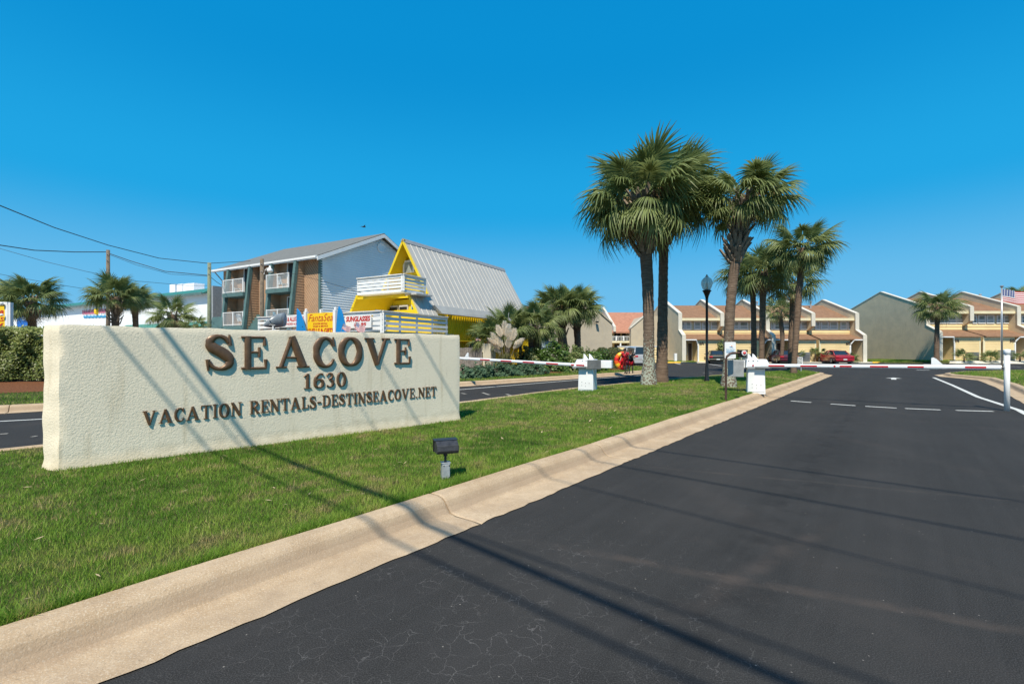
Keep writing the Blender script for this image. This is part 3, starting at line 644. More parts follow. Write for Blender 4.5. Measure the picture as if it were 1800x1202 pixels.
# sign wall -----------------------------------------------------------
cx, cy = (WALL_A+WALL_B)/2
wall = thing('entrance_sign', 'long low cream stucco entrance wall with raised bronze lettering SEACOVE 1630', 'sign', (cx, cy, 0.1))
WU = (WALL_B-WALL_A).normalized(); WN = Vector((WU.y, -WU.x)); WL = (WALL_B-WALL_A).length; WTOP = 1.782
def wall_body():
    me = bpy.data.meshes.new('stucco_body'); bm = bmesh.new()
    nu, nz = 120, 40; rnd = np.random.default_rng(3)
    off = Vector((cx, cy, 0.1))
    def P(u, z, v):        # v 0 = front face, 1 = back face
        a = WALL_A.lerp(WALL_B, u); b = WALL_A2.lerp(WALL_B2, u); q = a.lerp(b, v); return Vector((q.x, q.y, z))
    zs = [0.0+(WTOP)*i/nz for i in range(nz+1)]
    grid = {}
    ring = []                                    # closed outline in plan: front, right end, back, left end
    for i in range(nu+1): ring.append((i/nu, 0.0))
    for j in range(1, 6): ring.append((1.0, j/6))
    for i in range(nu, -1, -1): ring.append((i/nu, 1.0))
    for j in range(5, 0, -1): ring.append((0.0, j/6))
    C = Vector(((WALL_A+WALL_B+WALL_A2+WALL_B2)/4).to_tuple()+(0,)) if False else None
    rows = []
    for zi, z in enumerate(zs):
        row = []
        for (u, v) in ring:
            p = P(u, z, v)
            inset = 0.010*max(0, (z-(WTOP-0.03))/0.03)**2
            flare = 0.03*max(0, 1-(z-0.1)/0.12) if z < 0.22 else 0
            mid = P(min(max(u, 0.02), 0.98), z, 0.5); dr = (p-mid); dr.z = 0
            if dr.length > 1e-6: dr.normalize()
            corner = 0.006 if (u in (0.0, 1.0) and v in (0.0, 1.0)) else 0
            wob = 0.007*math.sin(u*23+z*3)*(v in (0, 1)) + (0.010*math.sin(z*7.3+v*3)+0.006*math.sin(z*19+1)) * (u == 0.0)
            p = p+dr*(flare-inset-corner+wob*0.6)
            p.z += 0.006*math.sin(u*31)+0.004*math.sin(u*77+v) if zi == nz else 0
            row.append(bm.verts.new(p-off))
        rows.append(row)
    n = len(ring)
    for a, b in zip(rows, rows[1:]):
        for i in range(n): bm.faces.new((a[i], a[(i+1) % n], b[(i+1) % n], b[i]))
    top = rows[-1]; fr = top[:nu+1]; bk = list(reversed(top[nu+6:nu+6+nu+1])) 
    for i in range(nu): bm.faces.new((fr[i], fr[i+1], bk[i+1], bk[i]))
    bm.faces.new([fr[-1]]+top[nu+1:nu+6]+[bk[-1]]); bm.faces.new([bk[0]]+top[nu+6+nu+1:]+[fr[0]])
    bmesh.ops.recalc_face_normals(bm, faces=bm.faces); bm.to_mesh(me); bm.free(); me.materials.append(M['stucco'])
    me.polygons.foreach_set('use_smooth', [True]*len(me.polygons))
    me.set_sharp_from_angle(angle=math.radians(38))
    o = bpy.data.objects.new('stucco_body', me); COL.objects.link(o); o.parent = wall
wall_body()
def ell(cx_, cy_, rx, ry, wt, ws, n=28):
    return [(cx_+rx*math.cos(a), cy_+ry*math.sin(a), wt+(ws-wt)*abs(math.cos(a))**1.5) for a in [2*math.pi*i/n+0.7 for i in range(n+1)]]
SF = lambda a, b, y, w=0.06: [(a, y, w), (b, y, w)]
GL = {
 'S': (.62, [catmull([(.50, .78, .07), (.43, .90, .08), (.30, .955, .085), (.16, .89, .12), (.10, .76, .16), (.17, .63, .19), (.33, .52, .20), (.47, .39, .19), (.53, .25, .165), (.47, .11, .12), (.31, .045, .085), (.17, .10, .07), (.09, .24, .06)]), [(.52, 1.0, .04), (.53, .70, .10)], [(.07, 0, .04), (.065, .31, .10)]]),
 'E': (.68, [[(.17, 0, .17), (.17, 1, .17)], SF(.0, .60, .965, .07), [(.60, .99, .05), (.60, .72, .10)], SF(.17, .44, .52), [(.46, .67, .07), (.46, .37, .07)], SF(.0, .64, .035, .07), [(.63, .01, .05), (.63, .30, .10)]]),
 'A': (.94, [[(.14, .03, .09), (.44, .98, .09)], [(.44, 1.0, .15), (.76, .03, .19)], SF(.26, .62, .33), SF(.0, .29, .03), SF(.58, .94, .03)]),
 'C': (.70, [catmull([(.60, .74, .07), (.53, .89, .08), (.38, .96, .085), (.21, .86, .14), (.115, .66, .175), (.10, .5, .185), (.115, .34, .175), (.21, .14, .14), (.38, .04, .085), (.54, .10, .07), (.64, .27, .055)]), [(.62, 1.0, .04), (.63, .69, .10)]]),
 'O': (.80, [ell(.40, .5, .31, .455, .085, .19)]),
 'V': (.92, [[(.17, .97, .19), (.46, .0, .15)], [(.76, .97, .09), (.46, .02, .09)], SF(.0, .34, .97), SF(.62, .92, .97)]),
 '1': (.38, [[(.2, 0, .15), (.2, 1, .15)], [(.03, .80, .05), (.18, .94, .09)], SF(.03, .37, .03)]),
 '6': (.56, [ell(.28, .31, .20, .27, .08, .15, 20), catmull([(.08, .35, .14), (.11, .62, .14), (.23, .85, .10), (.40, .96, .07), (.48, .86, .08)])]),
 '3': (.54, [catmull([(.07, .80, .09), (.15, .93, .07), (.28, .955, .09), (.39, .83, .13), (.36, .66, .11), (.2, .55, .06), (.38, .46, .11), (.44, .28, .15), (.36, .10, .11), (.22, .04, .07), (.07, .15, .08)])]),
 '0': (.58, [ell(.29, .5, .205, .46, .075, .155, 22)]),
 'T': (.76, [SF(.02, .74, .965, .07), [(.035, .99, .05), (.03, .73, .09)], [(.725, .99, .05), (.73, .73, .09)], [(.38, 0, .17), (.38, 1, .17)], SF(.2, .56, .03)]),
 'I': (.36, [[(.18, 0, .17), (.18, 1, .17)], SF(.0, .36, .97), SF(.0, .36, .03)]),
 'N': (.86, [[(.14, 0, .08), (.14, 1, .08)], [(.12, .96, .18), (.70, .03, .18)], [(.70, 0, .08), (.70, 1, .08)], SF(.0, .2, .97), SF(.0, .28, .03), SF(.56, .86, .97)]),
 'R': (.82, [[(.18, 0, .17), (.18, 1, .17)], catmull([(.18, .96, .07), (.42, .95, .08), (.59, .86, .13), (.63, .74, .165), (.58, .61, .13), (.42, .52, .08), (.18, .51, .06)]), [(.38, .50, .13), (.70, .03, .16)], SF(.0, .2, .97), SF(.0, .36, .03), SF(.62, .84, .03)]),
 'L': (.66, [[(.18, 0, .17), (.18, 1, .17)], SF(.0, .60, .035, .07), [(.61, .01, .05), (.61, .33, .10)], SF(.0, .36, .97)]),
 'D': (.82, [[(.18, 0, .17), (.18, 1, .17)], catmull([(.18, .96, .07), (.45, .935, .08), (.66, .77, .14), (.71, .5, .185), (.66, .23, .14), (.45, .065, .08), (.18, .04, .07)]), SF(.0, .2, .97), SF(.0, .2, .03)]),
 '-': (.42, [[(.04, .42, .14), (.38, .42, .14)]]), '.': (.26, [[(.06, .07, .14), (.20, .07, .14)]]),
}
PROF = [(-1, 0.0), (-1, .45), (-.78, .74), (-.4, .95), (0, 1.0), (.4, .95), (.78, .74), (1, .45), (1, 0.0)]
def glyph(ch, u0, z0, w, h, parent, name, depth=0.04, stand=0.005):
    """raised letter with a pillow section, built on the wall face; u0,z0 lower-left, w,h size"""
    adv, strokes = GL[ch]; mb = MB(); sx = w/adv
    for si, st in enumerate(strokes):
        n = len(st); vs = []; closed = (st[0][:2] == st[-1][:2]) or (ch in '06O' and si == 0)
        for i, (x, y, ww) in enumerate(st):
            if closed: a = st[(i-1) % (n-1)]; b = st[(i+1) % (n-1)]
            else: a = st[max(i-1, 0)]; b = st[min(i+1, n-1)]
            tx, ty = (b[0]-a[0])*sx, (b[1]-a[1])*h; l = math.hypot(tx, ty) or 1; nx, ny = -ty/l, tx/l
            half = ww/2*(abs(nx)*sx+abs(ny)*h)
            for t, q in PROF:
                u = u0+x*sx+nx*half*t; z = z0+y*h+ny*half*t
                e = stand+(depth*(0.55+0.45*min(1, half/(0.07*h)))*q if q > 0 else 0)+si*0.0003
                p = WALL_A+WU*u+WN*e; vs.append((p.x, p.y, z))
        m = len(PROF); fs = []
        for i in range(n-1):
            for k in range(m-1): fs.append((i*m+k, i*m+k+1, (i+1)*m+k+1, (i+1)*m+k))
            fs.append((i*m+m-1, i*m, (i+1)*m, (i+1)*m+m-1))
        if not closed: fs += [tuple(range(m)), tuple((n-1)*m+k for k in range(m-1, -1, -1))]
        mb.add(vs, fs)
    o = mb.build(name, M['bronze'], parent, smooth=False)
    me = o.data; me.polygons.foreach_set('use_smooth', [True]*len(me.polygons)); me.set_sharp_from_angle(angle=math.radians(42))
    return o
WF = Frame(WALL_A, WU, WN)      # v positive = towards viewer
def wu(px): return WF.upx(px)
def wz(px, py): return WF.z(py, wu(px))
for ch, x0, x1, yt, yb in (('S', 359.5, 411, 588, 651), ('E', 423.5, 470, 591, 649), ('A', 484.5, 543, 591.4, 646.5), ('C', 550, 589.5, 592, 646), ('O', 594.5, 636, 592.4, 643.5), ('V', 640, 684.5, 594, 641), ('E', 692.5, 721.5, 595.5, 640)):
    xm = (x0+x1)/2; z0 = wz(xm, yb); glyph(ch, wu(x0), z0, wu(x1)-wu(x0), wz(xm, yt)-z0, wall, 'letter', 0.034)
for ch, x0, x1, yt, yb in (('1', 532.5, 547, 656.5, 683), ('6', 550.5, 570, 655.5, 682), ('3', 572, 588, 655, 680.5), ('0', 591, 608.5, 653.5, 679.5)):
    xm = (x0+x1)/2; z0 = wz(xm, yb); glyph(ch, wu(x0), z0, wu(x1)-wu(x0), wz(xm, yt)-z0, wall, 'digit', 0.022)
def row(txt, x0, x1, zt0, zb0, zt1, zb1):
    gap = 0.10; tot = sum(GL[c][0]+gap for c in txt)-gap; u0 = wu(x0); u1 = wu(x1); k = (u1-u0)/tot; u = u0
    za0, zc0 = wz(x0, zt0), wz(x0, zb0); za1, zc1 = wz(x1, zt1), wz(x1, zb1); r = random.Random(5)
    for c in txt:
        f = (u-u0)/(u1-u0); zb = zc0+(zc1-zc0)*f+r.uniform(-.006, .006); zt = za0+(za1-za0)*f; w = GL[c][0]*k
        glyph(c, u, zb, w, zt-zb, wall, 'letter', 0.017); u += w+gap*k
row('VACATION', 250, 425, 722.5, 748, 705.5, 729.5)
row('RENTALS-DESTINSEACOVE.NET', 438.5, 766.5, 704.5, 728, 678.5, 695.5)
# ------------------------------------------------------------------ lapped siding panel in a frame
def siding(mb, fr, u0, u1, v, z0, z1, h=0.2, depth=0.025, out=-1):
    depth = depth*1.9
    n = max(1, int(round((z1-z0)/h))); h = (z1-z0)/n
    for i in range(n):
        a = z0+i*h; b = a+h
        mb.add([fr.p(u0, v+out*depth, a), fr.p(u1, v+out*depth, a), fr.p(u1, v+out*0.004, b), fr.p(u0, v+out*0.004, b), fr.p(u0, v, a), fr.p(u1, v, a)], [(0, 1, 2, 3), (4, 5, 1, 0), (0, 3, 4), (1, 5, 2)])
# ------------------------------------------------------------------ town houses
def townhouse(label, dlow, px_full, px_half, units, zb, zg, roof_y, sets):
    """frontal row: all distances along Y; party walls from their photo columns"""
    dup_ = sets['dup']; dfac = sets['dfac']; dap = 60.0
    Xw = sorted([(Xat(p, sets['dfront']), 'full') for p in px_full]+[(Xat(p, sets['dfront']), 'half') for p in px_half])
    x0, x1 = Xw[0][0], Xw[-1][0]
    T = thing('town_house_row', label, 'houses', ((x0+x1)/2, dlow, zg))
    zap = sets['zap']; zup = sets['zup']; zmid = sets['zmid']; zlo = sets['zlo']; dfr = sets['dfront']; dl = sets['dl']
    W = 0.32
    for X, kind in Xw:
        ridge = zap
        if kind == 'full':
            prof = [(dl, zg-0.3), (dl, zlo), (dfr, zmid), (dfr, zup), (dap, ridge), (dap+7.6, ridge-2.55), (dap+7.6, zg-0.3)]
        else:
            prof = [(dfr, sets['zhalf']), (dfr, zup), (dap, ridge), (dap+7.6, ridge-2.55), (dap+7.6, zg), (dfac+0.35, zg), (dfac+0.35, sets['zhalf']-0.5), (dfac-0.1, sets['zhalf']-0.5)]
        mb = MB(); mb.prism([(X, y, z) for y, z in prof], (W, 0, 0)); w = mb.build('party_wall', M['townwall'], T)
        cap = MB()
        edge = [(dl, zg-0.3), (dl, zlo), (dfr, zmid), (dfr, zup), (dap, ridge), (dap+7.6, ridge-2.55)] if kind == 'full' else [(dfr, sets['zhalf']), (dfr, zup), (dap, ridge), (dap+7.6, ridge-2.55)]
        for (ya, za), (yb, zb_) in zip(edge, edge[1:]):
            l = math.hypot(yb-ya, zb_-za); nx, nz = -(zb_-za)/l, (yb-ya)/l
            o = 0.065
            cap.prism([(X-0.05, ya+nx*0.004, za+nz*0.004), (X-0.05, yb+nx*0.004, zb_+nz*0.004), (X-0.05, yb+nx*o, zb_+nz*o), (X-0.05, ya+nx*o, za+nz*o)], (W+0.1, 0, 0))
        cap.build('wall_coping', M['trimwhite'], w)
    # bodies between walls
    for i in range(len(Xw)-1):
        a = Xw[i][0]+W+0.002; b = Xw[i+1][0]-0.002
        e = sets['zeave']; fr = Frame((0, 0), (1, 0), (0, 1))
        mb = MB(); mb.box(a, b, dfac, dap+7.0, zb+2.0, e-0.10, fr); mb.build('upper_storey', M['creamtrim'], T)
        mb = MB(); siding(mb, fr, a, b, dfac, sets['zwin0']-1.35, sets['zwin0']-0.04, 0.30, 0.03); siding(mb, fr, a, b, dfac, sets['zwin1']+0.05, e-0.12, 0.2, 0.03); mb.build('upper_siding', M['cream'], T)
        # main roof
        rz = sets['zridge']; sl = (rz-e)/(dap-(dfac-0.14))
        mb = MB(); mb.prism([(a, dfac-0.14, e), (a, dap, rz), (a, dap+7.3, rz-2.4), (a, dap+7.3, rz-2.55), (a, dap, rz-0.18), (a, dfac-0.14, e-0.12)], (b-a, 0, 0)); mb.build('roof', M['shingle'], T)
        mb = MB(); mb.box(a, b, dfac-0.80, dfac-0.142, e-0.26, e+0.03, fr); mb.build('eave_fascia', M['creamtrim'], T)
        # lower roof and ground floor
        zt = sets['zlr1']; zl = sets['zlr0']
        mb = MB(); mb.prism([(a, dl+0.1, zl), (a, dfac-0.03, zt), (a, dfac-0.03, zt-0.15), (a, dl+0.1, zl-0.1)], (b-a, 0, 0)); mb.build('lower_roof', M['shingle'], T)
        (ea, eb), side = sets['entry'][i]          # entry recess pixel range or None
        g0, g1 = a, b
        ya = dl+0.45
        if ea:
            E0, E1 = Xat(ea, ya), Xat(eb, ya)
            if side == 'L': g0 = max(E1, a)
            else: g1 = min(E0, b)
            rx0, rx1 = (a, g0) if side == 'L' else (g1, b)
            # recess: back wall, door, side window
            yr = dl+1.9
            mb = MB(); mb.box(rx0, rx1, yr, yr+0.1, zg, zl+0.05, fr); siding(mb, fr, rx0, rx1, yr, zg, zl, 0.26, 0.025); mb.build('porch_wall', M['cream'], T)
            sgn = 1 if side == 'L' else -1
            base = rx0 if side == 'L' else rx1
            def sx(q): return base+sgn*q
            wdt = abs(rx1-rx0)
            d = MB(); d.box(*sorted((sx(wdt*0.62), sx(wdt*0.90))), yr-0.08, yr-0.03, zg+0.02, zg+2.1, fr); door = d.build('door', M['doorbrown'], T)
            d = MB(); 
            for q in (0.59, 0.90): d.box(*sorted((sx(wdt*q), sx(wdt*(q+0.04)))), yr-0.10, yr-0.04, zg, zg+2.2, fr)
            d.box(*sorted((sx(wdt*0.59), sx(wdt*0.94))), yr-0.105, yr-0.035, zg+2.1, zg+2.22, fr); d.build('door_frame', M['trimwhite'], door)
            wn = MB(); wn.box(*sorted((sx(wdt*0.10), sx(wdt*0.52))), yr-0.09, yr-0.04, zg+0.85, zg+2.2, fr); win = wn.build('porch_window', M['white'], T)
            wn = MB(); wn.box(*sorted((sx(wdt*0.16), sx(wdt*0.46))), yr-0.11, yr-0.092, zg+0.95, zg+1.5, fr); wn.box(*sorted((sx(wdt*0.16), sx(wdt*0.46))), yr-0.11, yr-0.092, zg+1.56, zg+2.1, fr); wn.build('pane', M['dark'], win)
            wn = MB(); wn.box(*sorted((sx(wdt*0.05), sx(wdt*0.55))), yr-0.12, yr-0.045, zg+0.75, zg+0.84, fr); wn.build('sill', M['white'], win)
            # soffit edge of the porch and drain pipe at the corner
            pe = MB(); pe.box(*sorted((sx(0.0), sx(wdt-0.3))), dl+0.05, dl+0.17, zl-0.15, zl-0.03, fr)
            pe.tube([(sx(wdt-0.3), dl+0.12, zl-0.06), (sx(wdt-0.05), ya-0.10, zl-0.55), (sx(wdt+0.02), ya-0.10, zl-0.8), (sx(wdt+0.02), ya-0.10, zg+0.02)], 0.075, 6); pe.build('porch_gutter', M['whitemetal'], T)
        mb = MB(); mb.box(g0, g1, ya, dfac+1, zg-0.2, zl-0.04, fr); siding(mb, fr, g0, g1, ya, zg, zl-0.42, 0.215, 0.03); mb.build('garage_wall', M['cream'], T)
        mb = MB(); mb.box(g0, g1, ya-0.045, ya-0.002, zl-0.40, zl-0.1, fr)
        gm = sets.get('trim', {}).get(i)
        if gm: mb.box(Xat(gm, ya)-0.07, Xat(gm, ya)+0.07, ya-0.05, ya-0.004, zg, zl-0.402, fr)
        for q in (g0 if side == 'L' else g0+0.0, g1-0.16): mb.box(q, q+0.16, ya-0.055, ya-0.006, zg, zl-0.403, fr)
        mb.build('corner_trim', M['creamtrim'], T)
    # windows
    for (pa, pb) in sets['windows']:
        yw = dfac-0.03; X0, X1 = Xat(pa, yw), Xat(pb, yw); z0, z1 = sets['zwin0'], sets['zwin1']
        fr = Frame((0, 0), (1, 0), (0, 1)); f = 0.135; zm = (z0+z1)/2-0.05
        mb = MB()
        mb.box(X0, X1, yw-0.07, yw, z0, z0+f*.8, fr); mb.box(X0, X1, yw-0.07, yw, z1-f, z1, fr)
        mb.box(X0, X0+f, yw-0.068, yw, z0+f, z1-f, fr); mb.box(X1-f, X1, yw-0.068, yw, z0+f, z1-f, fr); mb.box(X0+f, X1-f, yw-0.06, yw, zm-0.035, zm+0.035, fr)
        w = mb.build('window', M['white'], T)
        g = MB(); g.box(X0+f, X1-f, yw-0.035, yw-0.005, zm+0.035, z1-f, fr); g.build('pane', M['winglass'], w)
        g = MB(); g.box(X0+f, X1-f, yw-0.034, yw-0.006, z0+f, zm-0.035, fr); g.build('pane', M['blind'] if random.random() < 0.75 else M['winglass'], w)
        if random.random() < 0.6:
            s = MB(); zz = zm+0.1
            while zz < z1-f-0.04: s.box(X0+f+0.01, X1-f-0.01, yw-0.043, yw-0.036, zz, zz+0.045, fr); zz += 0.13
            s.build('blind', M['blind'], w)
    for vx in sets.get('vents', []):
        q = Wp(vx, 531, 59.0); m = MB(); m.lathe((q.x, 59.0, rz-.5), [(.09, 0), (.09, .75), (.14, .76), (.14, .92), (.03, .97)], 8); m.build('roof_vent', M['galv'], T)
    # house numbers
    for s, px, py in sets['numbers']:
        q = Wp(px, py, dl+0.38); text('house_number', s, (q.x, dl+0.385, q.z), (1, 0, 0), (0, 0, 1), 0.55, 0.34, M['doorbrown'], T, out=(0, -1, 0), thick=0.03)
    return T
S1 = dict(dup=54.2, dfac=55.2, dfront=54.2, dl=53.0, zap=7.75, zup=5.6, zmid=3.70, zlo=3.05, zhalf=4.15, zeave=5.06, zridge=7.05, zlr1=3.28, zlr0=2.66,
          zwin0=Zat(579.5, 55.1), zwin1=Zat(564.5, 55.1),
          entry=[((1200, 1226.5), 'L'), ((1341.5, 1352), 'R'), ((1352, 1389), 'L'), ((1494, 1507), 'R')], trim={3: 1441.5},
          windows=[(1193.5, 1204), (1204.5, 1215), (1219.5, 1232), (1234, 1246.5), (1249, 1263), (1289.5, 1299), (1299.5, 1315), (1317.5, 1331), (1332, 1342), (1354, 1360), (1360.5, 1372), (1376, 1388.5), (1390, 1399), (1401, 1406.5), (1407, 1422), (1432.5, 1441.5), (1442.5, 1456.5), (1457.5, 1472.5), (1476.5, 1488.5), (1489, 1501)],
          vents=[1425, 1331], numbers=[('6A', 1229, 606), ('6B', 1487, 606)])
townhouse('tan roofed row of cream town houses behind the two red cars', 53, [1193, 1347, 1504], [1267, 1427], 4, 0.0, 0.12, 0, S1)
S2 = dict(dup=53.4, dfac=54.4, dfront=53.4, dl=51.8, zap=8.75, zup=6.3, zmid=4.2, zlo=3.4, zhalf=4.7, zeave=5.80, zridge=7.95, zlr1=3.72, zlr0=2.95,
          zwin0=Zat(568.8, 54.3), zwin1=Zat(553.5, 54.3),
          entry=[((1651, 1676), 'L'), ((1783, 1795), 'R'), ((1815, 1842), 'L')], trim={1: 1728.5},
          windows=[(1629.5, 1634.5), (1635, 1643), (1651, 1665), (1666, 1681), (1681.5, 1695.5), (1709, 1717), (1718.5, 1732), (1733.5, 1747), (1751, 1762.5), (1763.5, 1776), (1794.5, 1808), (1809, 1822)],
          vents=[1723], numbers=[('5A', 1677.5, 601.5), ('5B', 1775, 601.5)])
townhouse('taller cream town house row with the big grey blank end wall', 52, [1628, 1788], [1705.5, 1872], 3, 0.2, 0.34, 0, S2)
# roof vent on first row, awning shade strip on second
# ------------------------------------------------------------------ distant house with balconies (centre)
def tan_house():
    T = thing('tan_gable_house', 'plain tan stucco gable house rising behind the twin palms', 'house', (5, 46, 0.17))
    poly = [(938, 640), (938, 548), (1010, 519), (1026, 527), (1076, 569.5), (1076, 640)]
    c = [Wp(938, 640, 44.0), Wp(938, 546, 44.0), Wp(1012, 519, 45.2), Wp(1076, 569.5, 46.2), Wp(1076, 640, 46.2)]
    # wall plane from (938, d44) to (1076, d46.2); the house runs back away from it
    a = Vector((Xat(938, 44.0), 44.0)); b = Vector((Xat(1076, 46.2), 46.2)); u = (b-a).normalized(); fr = Frame(a, u, (-u.y, u.x)); L = (b-a).length
    pts = [(0, 0.1), (0, 5.3), (L*0.53, 6.9), (L, Zat(569.5, 46.2)), (L, 0.1)]
    mb = MB(); mb.prism([fr.p(q, 0, z) for q, z in pts], fr.v*11); mb.build('gable_wall', M['tanwall'], T)
    mb = MB()
    for (q0, z0), (q1, z1) in (((-.1, 5.3), (L*.53, 6.9)), ((L*.53, 6.9), (L+.0, pts[3][1]))):
        mb.prism([fr.p(q0, -.12, z0+.005), fr.p(q1, -.12, z1+.005), fr.p(q1, -.12, z1+.16), fr.p(q0, -.12, z0+.16)], fr.v*0.4)
    mb.build('wall_coping', M['tanwall'], T)
    mb = MB(); 
    for (q0, z0), (q1, z1) in (((-.8, 5.1), (L*.53, 6.9)), ((L*.53, 6.9), (L, pts[3][1]))):
        mb.prism([fr.p(q0, .285, z0+.004), fr.p(q1, .285, z1+.004), fr.p(q1, .285, z1+.12), fr.p(q0, .285, z0+.12)], fr.v*10.7)
    mb.build('roof', M['shingle'], T)
    # small wall lamp
    mb = MB(); q = Wp(1049, 566, 45.6); mb.box(q.x-.12, q.x+.12, 45.2, 45.6, q.z-.08, q.z+.06); mb.build('wall_lamp', M['black'], T)
tan_house()
def balcony_house():
    d = 60.0; T = thing('balcony_house', 'red roofed house with a white balcony rail at the end of the lane', 'house', (13, d, 0.1))
    fr = Frame((0, 0), (1, 0), (0, 1)); X = lambda p: Xat(p, d); Z = lambda p: Zat(p, d)
    x0, x1, x2 = X(1068), X(1106), X(1168)
    mb = MB(); mb.box(x0, x1, d+1.4, d+9, 0.05, Z(583), fr); mb.build('back_wall', M['cream'], T)
    mb = MB(); mb.box(x0, x1, d-0.1, d+1.39, Z(602.5), Z(599.2), fr); mb.build('balcony_floor', M['creamtrim'], T)
    mb = MB()
    for k in range(15): q = x0+(x1-x0)*k/14; mb.box(q-.02, q+.02, d-.08, d-.04, Z(599.1), Z(591.5), fr)
    mb.box(x0, x1, d-.12, d-.02, Z(592), Z(591), fr)
    for p in (1083.5, 1095.5, 1090.5): z0, z1 = (Z(599.1), Z(590.5)) if p != 1090.5 else (0.1, Z(603)); mb.box(X(p)-.08, X(p)+.08, d-.14, d+.02, z0, z1, fr)
    mb.build('balcony_railing', M['white'], T)
    for (a, b, t, bo) in ((1080, 1083.5, 585.5, 599), (1084.5, 1090, 585.5, 599), (1094, 1099.5, 585.5, 599), (1080, 1088.5, 605, 617), (1092.5, 1101, 605, 617)):
        mb = MB(); mb.box(Xat(a, d+1.3), Xat(b, d+1.3), d+1.3, d+1.38, Zat(bo, d+1.3), Zat(t, d+1.3), fr); mb.build('window', M['dark'], T)
    mb = MB(); mb.prism([(x0, d-.3, Z(583.2)), (x0, d+7, Z(583.2)+3.0), (x0, d+7, Z(583.2)+2.8), (x0, d-.3, Z(583.2)-.18)], (x2-x0, 0, 0)); mb.build('roof', M['shingle2'], T)
    # parapet between, and right hand blank wall coming forward
    for xa, dz in ((X(1077), 0),):
        mb = MB(); mb.prism([(xa, d-.5, Z(583)), (xa, d-.5, Z(574)), (xa, d+7, Z(574)+3.1), (xa, d+7, Z(583))], (0.3, 0, 0)); mb.build('party_wall', M['trimwhite'], T)
    a, b = x1, x2
    mb = MB(); mb.prism([(a, d-.9, 0.05), (b, d-.9, 0.05), (b, d-.9, Z(556)), (X(1130), d-.9, Z(556.5)), (a, d-.9, Z(578))], (0, 9, 0)); mb.build('end_wall', M['tanwall'], T)
    mb = MB(); mb.prism([(a-.1, d-1.0, Z(578)+.01), (X(1130), d-1.0, Z(556.5)+.01), (X(1130), d-1.0, Z(553.8)), (a-.1, d-1.0, Z(575.6))], (0, .4, 0)); mb.build('wall_coping', M['trimwhite'], T)
    F_ = thing('yellow_garden_wall', 'low yellow boarded wall with white cap behind the silver car', 'wall', (13, 51, 0.05))
    y = 51.0; xa, xb = Xat(1087, y), Xat(1166, y)
    mb = MB(); mb.box(xa, xb, y, y+.15, 0, Zat(609.8, y), fr); siding(mb, fr, xa, xb, y, .1, Zat(610, y), .28, .03); mb.build('boarding', M['cream'], F_)
    mb = MB(); mb.box(xa-.1, xb, y-.06, y+.2, Zat(609.7, y), Zat(608.3, y), fr); mb.box(Xat(1122, y)-.08, Xat(1122, y)+.08, y-.07, y-.035, .05, Zat(609.9, y), fr); mb.build('cap', M['white'], F_)
balcony_house()
